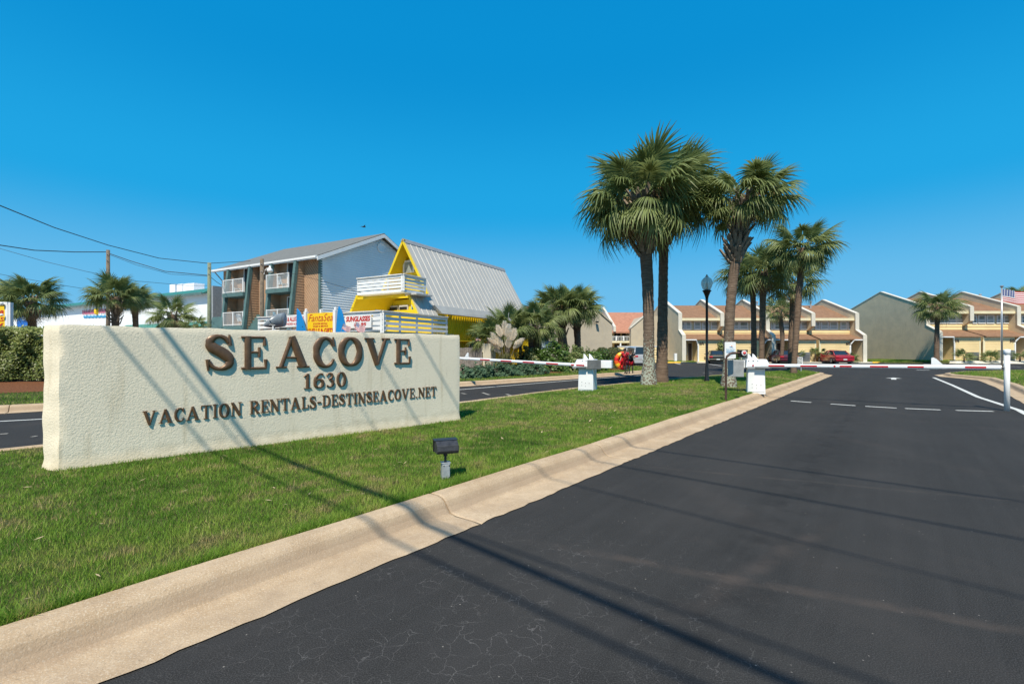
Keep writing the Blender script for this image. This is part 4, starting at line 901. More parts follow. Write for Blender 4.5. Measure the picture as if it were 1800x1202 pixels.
# ------------------------------------------------------------------ hotel
HA = Vector((-0.875, 0.483)); HB = Vector((0.483, 0.875))
def hotel():
    O = (-14.16, 35.0); fr = Frame(O, HA, HB); L = 12.3; D = 12.2; ze = 8.35; zr = 11.1
    T = thing('hotel', 'three storey tan and blue grey hotel with slanted green trimmed balcony fins', 'hotel', (fr.p(L/2, D/2, 0)).to_tuple()[:2]+(0.18,))
    # blue grey gable end (faces the camera's right) with laps
    mb = MB(); mb.prism([fr.p(0, 0, 0.1), fr.p(0, D, 0.1), fr.p(0, D, ze), fr.p(0, D/2, zr-.12), fr.p(0, 0, ze)], (fr.u*L)); mb.build('walls', M['hsiding'], T)
    mb = MB(); z = 2.0; h = 0.19
    while z < zr-0.3:
        def ext(zz):
            if zz <= ze: return 0, D
            k = (zz-ze)/(zr-.12-ze)*D/2; return k, D-k
        a0, a1 = ext(z); b0, b1 = ext(min(z+h, zr-.13))
        o0, o1 = -0.07, -0.012
        mb.add([fr.p(o0, a0, z), fr.p(o0, a1, z), fr.p(o1, b1, z+h), fr.p(o1, b0, z+h), fr.p(-.001, a0, z), fr.p(-.001, a1, z)], [(0, 1, 2, 3), (4, 5, 1, 0)]); z += h
    mb.build('end_siding', M['hblue'], T)
    # roof
    mb = MB(); ov = 0.65; rk = .45
    for v0, v1, s in ((-ov, D/2, 1), (D+ov, D/2, -1)):
        zl = ze-.02-ov*(zr-ze)/(D/2)+.25; mb.prism([fr.p(-rk, v0, zl), fr.p(-rk, v1, zr+.22), fr.p(-rk, v1, zr+.06), fr.p(-rk, v0, zl-.14)], fr.u*(L+2*rk))
    mb.build('roof', M['hroof'], T)
    zl = ze-.02-ov*(zr-ze)/(D/2)+.25
    mb = MB(); mb.box(-rk-.02, L+rk, -ov-.06, -ov-.003, zl-.24, zl+.0, fr); mb.box(-rk-.02, L+rk, -ov-.15, -ov-.062, zl-.16, zl-.02, fr)
    for s in (1,):   # rake boards
        for v0, z0, v1, z1 in ((-ov, zl-.15, D/2, zr+.05), (D/2, zr+.05, D+ov, zl-.15)):
            mb.prism([fr.p(-rk-.06, v0, z0-.2), fr.p(-rk-.06, v1, z1-.2), fr.p(-rk-.06, v1, z1+.08), fr.p(-rk-.06, v0, z0+.08)], fr.u*.055)
    mb.box(-rk, L, -ov, -.003, ze-.12, ze-.06, fr)
    mb.build('fascia_and_soffit', M['white'], T)
    mb = MB(); q = fr.p(-.05, D/2, zr-1.0); n = 14
    vs = []; ring = [(math.cos(2*math.pi*i/n), math.sin(2*math.pi*i/n)) for i in range(n)]
    mb.prism([fr.p(-.09, D/2+.38*c, zr-.95+.38*s) for c, s in ring], fr.u*.05); v_ = mb.build('round_vent', M['hblue'], T)
    mb = MB(); mb.tube([fr.p(-.10, D/2+.38*c, zr-.95+.38*s) for c, s in ring+[ring[0]]], .05, 5); mb.build('vent_rim', M['white'], v_)
    # diagonal siding panels
    def diag(ua, ub, z0, z1, name='diagonal_siding'):
        m = MB(); s = 0.24; k = -(z1-z0)
        while k < (ub-ua):
            # band between lines u - ua - (z - z0)*0.8 in [k, k+s)
            pts = []
            def clip(kk):
                # line from (ua+kk, z0) rising to the left side of the picture (larger u)
                res = []
                for zz in (z0, z1):
                    res.append((ua+kk+(zz-z0)*0.85, zz))
                return res
            (pa, qa), (pb, qb) = clip(k); (pc, qc), (pd, qd) = clip(k+s*0.74)
            poly = [(pa, qa), (pc, qc), (pd, qd), (pb, qb)]
            for lim, keep in ((ua, 1), (ub, -1)):
                out = []
                for i in range(len(poly)):
                    p, q_ = poly[i], poly[(i+1) % len(poly)]; ip = (p[0]-lim)*keep >= 0; iq = (q_[0]-lim)*keep >= 0
                    if ip: out.append(p)
                    if ip != iq: t = (lim-p[0])/(q_[0]-p[0]); out.append((lim, p[1]+(q_[1]-p[1])*t))
                poly = out
                if not poly: break
            if len(poly) >= 3: m.prism([fr.p(u, -.06, z) for u, z in poly], fr.v*.057)
            k += s
        return m.build(name, M['hsiding'], T)
    fins = [1.76, 4.62, 7.34, 10.3]
    z3 = 6.05; z2 = 3.4       # deck levels
    diag(0.15, 1.70, 3.6, ze-.14); diag(4.75, 7.2, 3.6, ze-.14)
    vt, vb = -0.50, -1.05
    for i, u in enumerate(fins):
        m = MB(); m.prism([fr.p(u, -.001, 1.2), fr.p(u, -1.3, 1.2), fr.p(u, vt, ze-.13), fr.p(u, -.001, ze-.13)], fr.u*.16); w = m.build('balcony_fin', M['hsiding'], T)
        m = MB(); z = 2.2
        while z < ze-.2:
            f = lambda zz: -1.3+(zz-1.2)/(ze-.13-1.2)*(vt+1.3)
            m.add([fr.p(u-.03, 0, z), fr.p(u-.03, f(z), z), fr.p(u-.008, f(z+.2), z+.2), fr.p(u-.008, 0, z+.2), fr.p(u-.002, 0, z), fr.p(u-.002, f(z), z)], [(0, 1, 2, 3), (4, 5, 1, 0)]); z += .2
        m.build('fin_siding', M['hsiding'], w)
        m = MB(); m.prism([fr.p(u-.04, -1.3, 1.2), fr.p(u-.04, -1.55, 1.2), fr.p(u-.04, vt-.25, ze-.13), fr.p(u-.04, vt, ze-.13)], fr.u*.26); m.build('fin_edge', M['hgreen'], w)
    m = MB(); m.box(-.05, .14, -.06, -.001, 2, ze-.14, fr); m.box(-.055, -.001, -.05, .14, 2, ze-.14, fr); m.build('corner_board', M['hgreen'], T)
    for (ua, ub) in ((fins[0]+.17, fins[1]-.0), (fins[2]+.17, fins[3]-.0)):
        for zd in (z3, z2):
            m = MB(); m.box(ua, ub, -1.25, -.0015, zd-.30, zd, fr); m.build('balcony_floor', M['hgreen'], T)
            R = MB(); yv = -1.18
            n = int((ub-ua)/.125)
            for k in range(n+1): q = ua+.03+(ub-ua-.06)*k/n; R.box(q-.009, q+.009, yv-.009, yv+.009, zd, zd+1.08, fr)
            for zz in (zd+.06, zd+1.06): R.box(ua, ub, yv-.025, yv+.025, zz, zz+.05, fr)
            for q in (ua+.05, (ua+ub)/2, ub-.05): R.box(q-.035, q+.035, yv-.036, yv+.036, zd, zd+1.12, fr)
            R.build('balcony_railing', M['white'], T)
            # sliding door
            da, db = ua+.10, ua+1.75
            w = MB()
            for q0, q1 in ((da, da+.09), ((da+db)/2-.05, (da+db)/2+.05), (db-.09, db)): w.box(q0, q1, -.09, -.002, zd+.02, zd+2.1, fr)
            w.box(da, db, -.095, -.0025, zd+2.1, zd+2.2, fr); wo_ = w.build('sliding_door', M['white'], T)
            w = MB(); w.box(da+.09, (da+db)/2-.05, -.05, -.004, zd+.02, zd+2.1, fr); w.build('pane', M['teal'] if zd == z3 else M['dark'], wo_)
            w = MB(); w.box((da+db)/2+.05, db-.09, -.05, -.004, zd+.02, zd+2.1, fr); w.build('pane', M['dark'], wo_)
    # green shingled skirt roofs at the first floor
    for ua, ub in ((4.8, 7.30), (10.5, 13.6)):
        for k in range(9):
            z = 4.35-.24*k; m = None
        s = MB()
        for k in range(10):
            za = 4.3-.24*k; v = -.05-.17*k; s.box(ua-(.25*k if ua > 9 else 0)*0, ub+(0.12*k if ua > 9 else 0), v-.19, v, za-.24, za, fr)
        s.build('skirt_shingles', M['hgreen'], T)
    s = MB(); s.box(-.07, 1.7, -.1, -.035, 3.0, 3.55, fr); s.build('skirt_board', M['hgreen'], T)
    # downpipe bracket at far end
    s = MB(); s.tube([fr.p(L+.3, -.6, zl-.15), fr.p(L+.05, -.05, zl-.9), fr.p(L+.05, -.05, 2)], .05, 6); s.build('downpipe', M['grey'], T)
    return fr, fins, z3, z2
HF, HFINS, HZ3, HZ2 = hotel()
def patio_chair(loc, rz, m, label):
    T = thing('patio_chair', label, 'chair', loc, rz, 'chairs on the hotel balconies')
    b = MB(); b.box(-.26, .26, -.24, .26, .38, .43); b.build('seat', m, T, True)
    b = MB(); b.hexa([(-.25, .22, .43), (.25, .22, .43), (.25, .27, .43), (-.25, .27, .43), (-.22, .38, .95), (.22, .38, .95), (.22, .42, .95), (-.22, .42, .95)]); b.build('backrest', m, T, True)
    for x in (-.23, .23):
        for y in (-.2, .22): b = MB(); b.box(x-.02, x+.02, y-.02, y+.02, 0, .379); b.build('leg', m, T, True)
M['cyan'] = mat('cyan_plastic', (0.10, 0.50, 0.66), 0.5)
hp = lambda u, v, z: HF.p(u, v, z).to_tuple()
patio_chair(hp(3.4, -.6, HZ3), 2.6, M['white'], 'white patio chair on the upper right hotel balcony')
patio_chair(hp(3.9, -.6, HZ2), 2.4, M['cyan'], 'cyan patio chair on the lower right hotel balcony')
patio_chair(hp(9.3, -.6, HZ3), 2.2, M['white'], 'white patio chair on the upper left hotel balcony')
patio_chair(hp(8.6, -.6, HZ2), 2.8, M['white'], 'white patio chair on the lower left hotel balcony')
# ------------------------------------------------------------------ store on the far left
def store():
    O = (-29.5, 46.0); fr = Frame(O, HA, HB); L = 62; zt = 7.45
    T = thing('white_store', 'long white flat roofed store with green eaves and PARADISE lettering', 'store', fr.p(20, 8, 0).to_tuple()[:2]+(0.18,))
    m = MB(); m.box(0, L, 0, 22, 0, zt-.5, fr); m.build('walls', M['storewhite'], T)
    m = MB()
    m.prism([fr.p(-.0, -.55, zt-.55), fr.p(0, .6, zt+.1), fr.p(0, .6, zt-.45), fr.p(0, -.002, zt-.49)], fr.u*L); m.build('eave', M['storegreen'], T)
    m = MB(); m.box(-.02, L, -.62, -.552, zt-.66, zt-.45, fr); m.build('gutter', M['hgreen'], T)
    # grey side wing with darker end
    m = MB(); m.box(-.75, -.002, 0.0, 20, 0, zt-.0, fr); m.build('side_wall', M['storegrey'], T)
    m = MB(); m.box(-1.0, -.752, -.1, 20, 0, zt+.15, fr); m.build('side_pier', M['grey'], T)
    # lower awning with pink lettering
    ua, ub = fr.upx(350, -.9), fr.upx(205, -.9)
    m = MB(); z1 = Zat(561.5, fr.p(ua, -.9, 0).y); m.prism([fr.p(ua, -1.6, z1-1.1), fr.p(ua, -.003, z1-.1), fr.p(ua, -.003, z1-1.2), fr.p(ua, -1.6, z1-1.9)], fr.u*(ub-ua)); m.build('awning', M['storegreen'], T)
    for pa, pb, s in ((329, 294, 'BEACHWEAR'), (290, 262, 'GIFTS'), (258, 232, 'SOUVENIRS')):
        u0, u1 = fr.upx(pb, -1.62), fr.upx(pa, -1.62)
        m = MB(); m.box(u1, u0, -1.64, -1.605, z1-1.75, z1-1.25, fr); m.build('sign_band', M['pink'], T)
    # lettering on wall (reads left to right: decreasing u)
    ud = (-fr.u).to_tuple(); up = (0, 0, 1); outv = (-fr.v).to_tuple()
    def put(s, pa, pb, yt, yb, m, sh=0):
        u0 = fr.upx(pa, -.03); u1 = fr.upx(pb, -.03); d = fr.p((u0+u1)/2, 0, 0).y; org = fr.p(u0, -.03, Zat(yb, d)); text('lettering', s, org, ud, up, u0-u1, Zat(yt, d)-Zat(yb, d), m, T, sh, 0.04, outv, 0.05)
    put('PARADISE', 145.5, 168, 544.5, 552.5, M['pink']); put('FOUND', 174.5, 192, 542.5, 550.5, M['pink'])
    u0 = fr.upx(171, -.05); d = fr.p(u0, 0, 0).y; q = fr.p(u0, -.12, Zat(547, d)); m = MB(); m.lathe(q, [(.02, -.45), (.22, -.3), (.26, 0), (.2, .28), (.02, .38)], 8); pn = m.build('pineapple', M['signyellow'], T)
    m = MB()
    for k in range(6): a = k/6*6.28; m.add([q+Vector((0, 0, .3)), q+Vector((.06, 0, .32)), q+Vector((math.cos(a)*.25, math.sin(a)*.1, .75))], [(0, 1, 2)])
    m.build('pineapple_leaves', M['storegreen'], pn)
    m = MB(); ua, ub = fr.upx(192, -.05), fr.upx(147, -.05); n = 24
    for k in range(n):
        a = ua+(ub-ua)*k/n; b = ua+(ub-ua)*(k+1)/n; zz = Zat(554.5+1.2*k/n, fr.p(a, 0, 0).y); w = .09*math.sin(k*1.9)
        m.hexa([fr.p(a, -.08, zz-.2+w), fr.p(b, -.08, zz-.2-w), fr.p(b, -.004, zz-.2-w), fr.p(a, -.004, zz-.2+w), fr.p(a, -.08, zz+w), fr.p(b, -.08, zz-w), fr.p(b, -.004, zz-w), fr.p(a, -.004, zz+w)])
    m.build('wave_line', M['signblue'], T)
    # blue mural panel
    ua, ub = fr.upx(62.5, -.1), fr.upx(30, -.1); d = fr.p(ua, 0, 0).y; m = MB(); m.box(ua, ub, -.12, -.004, Zat(577, d), Zat(549.5, d), fr); m.build('blue_panel', M['blue'], T)
    m = MB(); m.box(ua+(ub-ua)*.25, ua+(ub-ua)*.7, -.14, -.122, Zat(561, d), Zat(555, d), fr); m.build('mural_boat', M['paleblue'], T)
    m = MB(); ua2, ub2 = fr.upx(70, -.2), fr.upx(22, -.2); m.box(ua2, ub2, -.3, -.005, Zat(581, d), Zat(577.4, d), fr); m.build('mural_sill', M['storegreen'], T)
    # roof air conditioners
    for k, px in enumerate((310, 323, 334, 343)):
        u = fr.upx(px, 6); d = fr.p(u, 6, 0).y; zb_ = zt-.5; m = MB(); m.box(u-.9, u+.35, 5.4, 6.6, zb_, Zat(499+(3-k)*.7, d), fr)
        o = tag(m.build('roof_unit', M['whitemetal']), ['leftmost white air conditioner on the white store roof', 'second white air conditioner from the left on the store roof', 'third white air conditioner from the left on the store roof', 'rightmost white air conditioner on the white store roof'][k], 'air conditioner', 'air conditioners on the store roof')
store()
# ------------------------------------------------------------------ yellow A-frame shop
def aframe():
    UA = (0.875, -0.483); O = (-6.45, 28.0); fr = Frame(O, UA, HB); za = 8.0; sl = 0.57; zl = 3.95; zlf = 3.4; L = 12.0
    T = thing('yellow_shop', 'yellow A-frame beach shop with a ribbed grey metal roof and white decks', 'shop', fr.p(0, 6, 0).to_tuple()[:2]+(0.18,))
    hw = lambda z: sl*(za-z)
    zs = 4.66; vf = -1.75          # balcony level, forward end of the lower roof
    # roof panels, each its own piece, right side
    def panel(v0, v1, ztop, zbot, side, name='roof_panel'):
        m = MB(); t = .05
        pt = lambda z, v, o: fr.p(side*(hw(z)+o), v, z)
        m.hexa([pt(zbot, v0, 0), pt(zbot, v1, 0), pt(zbot, v1, -t), pt(zbot, v0, -t), pt(ztop, v0, 0), pt(ztop, v1, 0), pt(ztop, v1, -t), pt(ztop, v0, -t)])
        for vr in (v0+.03,):
            m.hexa([pt(zbot, vr-.015, .024), pt(zbot, vr+.015, .024), pt(zbot, vr+.035, .001), pt(zbot, vr-.035, .001), pt(ztop, vr-.015, .024), pt(ztop, vr+.015, .024), pt(ztop, vr+.035, .001), pt(ztop, vr-.035, .001)])
        return m.build(name, M['metalroof'], T)
    n = 24; w = L/n
    for k in range(n):
        v0 = k*w
        panel(v0, v0+w-.006, za-.02, zl, 1)
    for k in range(4):
        v0 = vf+k*.4375; panel(v0, v0+.43, zs-.02, zlf, 1)
    panel(0, L, za-.02, zl, -1, 'rear_roof'); panel(vf, 0, zs-.02, zlf, -1, 'rear_roof')
    m = MB(); m.prism([fr.p(-.13, -.05, za-.2), fr.p(0, -.05, za+.06), fr.p(.15, -.05, za-.2), fr.p(0, -.05, za-.03)], fr.v*(L+.1)); m.build('ridge_cap', M['grey'], T)
    # yellow rakes and soffits
    def rake(v, z0, z1, name='rake_board'):
        for s in (1, -1):
            m = MB(); m.prism([fr.p(s*(hw(z0)+.02), v-.03, z0), fr.p(s*(hw(z1)+.02), v-.03, z1), fr.p(s*(hw(z1)-.14), v-.03, z1), fr.p(s*(hw(z0)-.14), v-.03, z0)], fr.v*.12); m.build(name, M['yellow'], T)
    rake(0, zs+.02, za-.03); rake(vf, zlf, zs-.03)
    # recessed gable walls
    m = MB(); m.box(-hw(zlf)+.02, hw(zlf)-.35, 1.3, 1.42, .2, zlf-.003, fr); m.build('ground_front', M['yellow'], T)
    for v, z0, z1 in ((.95, zs, za-.3), (1.3, zlf, zs-.05)):
        m = MB(); m.prism([fr.p(-hw(z0)+.06, v, z0), fr.p(hw(z0)-.06, v, z0), fr.p(max(hw(z1)-.06, 0.02), v, z1), fr.p(-max(hw(z1)-.06, .02), v, z1)], fr.v*.12); m.build('gable_wall', M['yellow'], T)
    for s in (1, -1):                                     # inner yellow lining of the roof
        for v0, v1, z0, z1 in ((.02, L-.1, zl, za-.1), (vf+.02, .02, zlf, zs-.03)):
            m = MB(); q = lambda z, o, v: fr.p(s*(hw(z)-o), v, z)
            m.hexa([q(z0, .055, v0), q(z0, .055, v1), q(z0, .09, v1), q(z0, .09, v0), q(z1, .055, v0), q(z1, .055, v1), q(z1, .09, v1), q(z1, .09, v0)]); m.build('roof_lining', M['yellow'], T)
    # attic window
    m = MB(); a, b = fr.upx(709.5, .85), fr.upx(729, .85)
    m.box(a, b, .78, .94, Zat(480, 29), Zat(458.5, 29), fr); wd = m.build('window', M['white'], T)
    m = MB(); m.box(a+.14, b-.12, .76, .779, Zat(479, 29), Zat(462, 29), fr); m.build('pane', M['winglass'], wd)
    # lower door / windows
    for pa, pb in ((683, 699.5), (701.5, 717), (723, 733)):
        a, b = fr.upx(pa, 1.2), fr.upx(pb, 1.2); m = MB(); m.box(a, b, 1.18, 1.29, 2.6, 4.25, fr); wd = m.build('sliding_door', M['fascia'], T)
        m = MB(); m.box(a+.06, b-.06, 1.16, 1.179, 2.6, 4.15, fr); m.build('pane', M['dark'] if pa < 720 else M['teal'], wd)
    # balcony at upper level
    b0, b1 = -.97-.1, 2.25; v0, v1 = vf-.75, vf+.9
    m = MB(); m.box(b0, b1, v0, v1, zs-.16, zs-.0, fr); m.build('balcony_floor', M['white'], T)
    m = MB(); m.box(-hw(zs)+.15, hw(zs)-.1, vf-.12, vf-.04, zs-.30, zs-.165, fr); m.build('balcony_beam', M['yellow'], T)
    m = MB(); m.box(b1-.55, b1+.35, vf-.1, v1+.35, zs-.24, zs-.165, fr); m.build('balcony_flashing', M['fascia'], T)
    def rails(z0, z1, pts, n=4, bh=.13, name='rail_board'):
        for (ua, va), (ub, vb) in zip(pts, pts[1:]):
            A = fr.p(ua, va, 0); B = fr.p(ub, vb, 0); d = (B-A).normalized(); nn = Vector((d.y, -d.x, 0))
            for k in range(n):
                z = z0+.06+(z1-z0-bh-.06)*k/(n-1)
                m = MB(); m.hexa([A+nn*.02+Vector((0, 0, z)), B+nn*.02+Vector((0, 0, z)), B-nn*.02+Vector((0, 0, z)), A-nn*.02+Vector((0, 0, z)), A+nn*.02+Vector((0, 0, z+bh)), B+nn*.02+Vector((0, 0, z+bh)), B-nn*.02+Vector((0, 0, z+bh)), A-nn*.02+Vector((0, 0, z+bh))]); m.build(name, M['white'], T)
            l = (B-A).length; np_ = max(1, int(round(l/1.3)))
            for k in range(np_+1):
                q = A.lerp(B, k/np_); m = MB(); c = nn*(-.065)
                q = q+c; m.box(q.x-.045, q.x+.045, q.y-.045, q.y+.045, z0-.1, z1+.01); m.build('rail_post', M['white'], T)
    rails(zs, Zat(483, fr.p(b1, v0, 0).y), [(b0, v0), (b1, v0), (b1, v1+.2)])
    # cap boards
    def capb(z, pts, w=.09):
        for (ua, va), (ub, vb) in zip(pts, pts[1:]):
            A = fr.p(ua, va, z); B = fr.p(ub, vb, z); d = (B-A).normalized(); nn = Vector((d.y, -d.x, 0))*w
            m = MB(); up = Vector((0, 0, .04)); m.hexa([A+nn, B+nn, B-nn, A-nn, A+nn+up, B+nn+up, B-nn+up, A-nn+up]); m.build('rail_cap', M['white'], T)
    capb(Zat(483, fr.p(b1, v0, 0).y)+.012, [(b0, v0), (b1, v0), (b1, v1+.2)])
    # lower deck
    cu = 2.85; cv = fr.vpx(672, cu)
    zc = Zat(547.5, fr.p(cu, cv, 0).y); zd = zc-.92
    lo = [(cu-9.6, cv), (cu, cv), (cu, cv+5.15)]
    rails(zd, zc, lo, 4, .15); capb(zc+.012, lo, .10)
    m = MB(); m.box(cu-9.6, cu-.08, cv+.08, 1.28, zd-.16, zd, fr); m.build('deck_floor', M['creamtrim'], T)
    m = MB(); m.box(cu-9.6, cu-.1, cv+.12, cv+.2, zd-.42, zd-.165, fr); m.box(cu-.2, cu-.12, cv+.21, cv+5.1, zd-.42, zd-.165, fr); m.build('deck_beam', M['yellow'], T)
    for k in range(5):
        q = fr.p(cu-.1-2.2*k, cv+.05, 0); m = MB(); m.box(q.x-.07, q.x+.07, q.y-.07, q.y+.07, .15, zd-.1); m.build('deck_post', M['white'], T)
    for k in (1.9, 3.8, 5.4):
        q = fr.p(cu-.1, cv+k, 0); m = MB(); m.box(q.x-.05, q.x+.05, q.y-.05, q.y+.05, .15, zd-.1); m.build('deck_post', M['white'] if k != 1.9 else M['yellow'], T)
    # ground floor, fascia band and annex
    ux = 2.62
    m = MB(); m.box(-2.3, ux-.35, 1.0, L-.2, .15, zl-.02, fr); m.build('ground_floor', M['yellow'], T)
    m = MB(); nb = 42                                        # battens on the yellow wall
    for k in range(nb): v = 1.1+k*.25; m.box(ux-.35, ux-.31, v, v+.05, .15, zl-.45, fr)
    m.build('wall_battens', M['yellow'], T)
    m = MB(); m.hexa([fr.p(ux+.13, .2, zl-.42), fr.p(ux+.13, L+.1, zl-.42), fr.p(ux-.3, L+.1, zl-.42), fr.p(ux-.3, .2, zl-.42), fr.p(ux-.02, -.3, zl+.02), fr.p(ux-.02, L+.1, zl+.10), fr.p(ux-.2, L+.1, zl+.10), fr.p(ux-.2, -.3, zl+.02)]); m.build('fascia_band', M['fascia'], T)
    m = MB(); m.hexa([fr.p(ux-.33, .25, 2.4), fr.p(ux-.25, .25, 2.4), fr.p(ux-.25, 1.0, 2.4), fr.p(ux-.33, 1.0, 2.4), fr.p(ux-.33, .25, zl-.44), fr.p(ux-.25, .25, zl-.44), fr.p(ux-.25, 1.0, zl-.44), fr.p(ux-.33, 1.0, zl-.44)]); m.build('corner_panel', M['yellow'], T)
    m = MB(); m.box(ux-.31, ux-.05, 1.2, 7.0, 1.98, 2.06, fr); m.build('wall_ledge', M['yellow'], T)
    a, b = fr.vpx(824, ux-.35), fr.vpx(836, ux-.35); m = MB(); m.box(ux-.34, ux-.30, a, b, .4, 1.95, fr); wd = m.build('window', M['white'], T)
    m = MB(); m.box(ux-.299, ux-.28, a+.04, b-.04, .45, 1.9, fr); m.build('pane', M['dark'], wd)
    # annex with corrugated yellow canopy
    A = Vector((Xat(918, 34.5), 34.5)); Bq = Vector((Xat(982, 36.5), 36.5)); u = (Bq-A).normalized(); f2 = Frame(A, u, (-u.y, u.x)); l2 = (Bq-A).length
    m = MB(); m.box(0, l2, 1.2, 5, .15, 2.75, f2); m.build('annex', M['dark'], T)
    m = MB(); nn = 30
    for k in range(nn): q = l2*k/nn; m.hexa([f2.p(q, -.1, 2.42), f2.p(q+l2/nn*.6, -.1, 2.42), f2.p(q+l2/nn*.6, 1.6, 2.75), f2.p(q, 1.6, 2.75), f2.p(q, -.1, 2.5), f2.p(q+l2/nn*.6, -.1, 2.5), f2.p(q+l2/nn*.6, 1.6, 2.85), f2.p(q, 1.6, 2.85)])
    m.box(0, l2, 0, 1.5, 2.40, 2.44, f2); m.build('canopy', M['yellow'], T)
    m = MB(); m.box(.2, .55, .0, .3, .15, 2.4, f2); m.box(0, .5, 1.1, 1.19, .15, 2.4, f2); m.build('canopy_post', M['yellow'], T)
    m = MB(); m.box(l2*.35, l2*.98, -1.0, -.7, .6, 2.1, f2); m.build('display_panel', M['paleblue'], T)
    return fr, cu, cv, zd, zc
AF, ACU, ACV, AZD, AZC = aframe()
# ------------------------------------------------------------------ palms
def frond_mesh(name, R=1.0, pet=0.9, droop=0.35, nseg=34, seed=0, dead=False):
    r = random.Random(seed); mb = MB(); tip = []
    # petiole, arching
    pts = [(pet*t, 0, -0.10*pet*t*t) for t in (0, .35, .7, 1.0)]
    mb.cur = 0; mb.tube(pts, [.022, .017, .013, .011], 4, False)
    c0 = Vector(pts[-1]); base_tilt = -0.20
    costa = 0.38*R
    for k in range(nseg):
        f = (k+0.5)/nseg*2-1; th = f*math.radians(140)+r.uniform(-.04, .04)
        # leaflets leave the costa progressively
        cs = costa*(1-abs(f))**0.8; org = c0+Vector((cs, 0, base_tilt*cs-0.35*cs*cs))
        L = R*(0.70+0.30*math.cos(th*0.7))*(1-0.25*(1-abs(f))*0.6)*r.uniform(.86, 1.06)
        d = Vector((math.cos(th*0.93), math.sin(th*0.93), 0)); side = Vector((-d.y, d.x, 0))
        dr = droop*r.uniform(.7, 1.45)*(1.0+0.6*abs(f)); vs = []; fold = 0.10*(1 if k % 2 else -1)
        tw = r.uniform(-.25, .25)
        stations = ((0.02, .010), (.22, .031*R), (.48, .027*R), (.75, .015*R), (1.0, .002))
        for s, w in stations:
            z = base_tilt*s*L*0.6 - dr*(s**2.3)*L + abs(math.sin(th))*0.10*s*(1-s)*L
            x = s*L*(1-0.25*dr*s*s)
            p = org+d*x+Vector((0, 0, z))
            q = side*(w*(1+0)); vs += [p+q+Vector((0, 0, w*(fold*3+tw*s))), p-q-Vector((0, 0, w*(fold*3+tw*s)))]
        n = len(stations); mb.add(vs, [(2*i, 2*i+1, 2*i+3, 2*i+2) for i in range(n-1)])
    me = bpy.data.meshes.new(name); me.from_pydata([tuple(v) for v in mb.v], [], mb.f); me.materials.append(M['deadfrond'] if dead else M['frond']); me.update()
    return me
FR = {}
for q, (dn, ns) in {'near': (1, 40), 'far': (1, 26)}.items():
    for i in range(5):
        FR[q, 'up', i] = frond_mesh('frond', 1.0, 0.8, 0.16+.06*i, ns, 10+i); FR[q, 'mid', i] = frond_mesh('frond', 1.0, 0.85, 0.30+.07*i, ns, 20+i)
        FR[q, 'low', i] = frond_mesh('frond', 1.0, 0.85, 0.40+.08*i, ns, 30+i)
    FR[q, 'dead', 0] = frond_mesh('dead_frond', .8, 0.6, 1.2, ns//2, 41, True); FR[q, 'dead', 1] = frond_mesh('dead_frond', .7, 0.5, 1.5, ns//2, 42, True)
def boot_mesh():
    mb = MB(); mb.hexa([(-.055, -.02, 0), (.055, -.02, 0), (.05, .03, 0), (-.05, .03, 0), (-.03, -.25, .34), (.03, -.25, .34), (.022, -.22, .36), (-.022, -.22, .36)])
    o = mb.build('leaf_base', M['boot'], None); me = o.data; bpy.data.objects.remove(o); return me
BOOT = boot_mesh()
def seed_mesh():
    r = random.Random(9); mb = MB()
    for k in range(70):
        a = r.random()*6.28; l = r.uniform(.3, 1.0); x = r.uniform(.2, 1.2); p = Vector((x, 0, -.25*x*x)); q = p+Vector((r.uniform(-.1, .3), math.cos(a)*.22, math.sin(a)*.22-.12))*l
        mb.tube([p, p.lerp(q, .5)+Vector((0, 0, .03)), q], [.008, .012, .004], 3, False)
    mb.tube([(0, 0, 0), (.6, 0, -.08), (1.2, 0, -.36)], [.015, .012, .006], 4, False)
    o = mb.build('seed_stalk', M['seed'], None); me = o.data; bpy.data.objects.remove(o); return me
SEED = seed_mesh()
def orient(az, el, roll=0.0):            # +X axis of the frond towards azimuth az, elevation el
    return (Matrix.Rotation(az, 4, 'Z') @ Matrix.Rotation(-el, 4, 'Y') @ Matrix.Rotation(roll, 4, 'X')).to_euler()
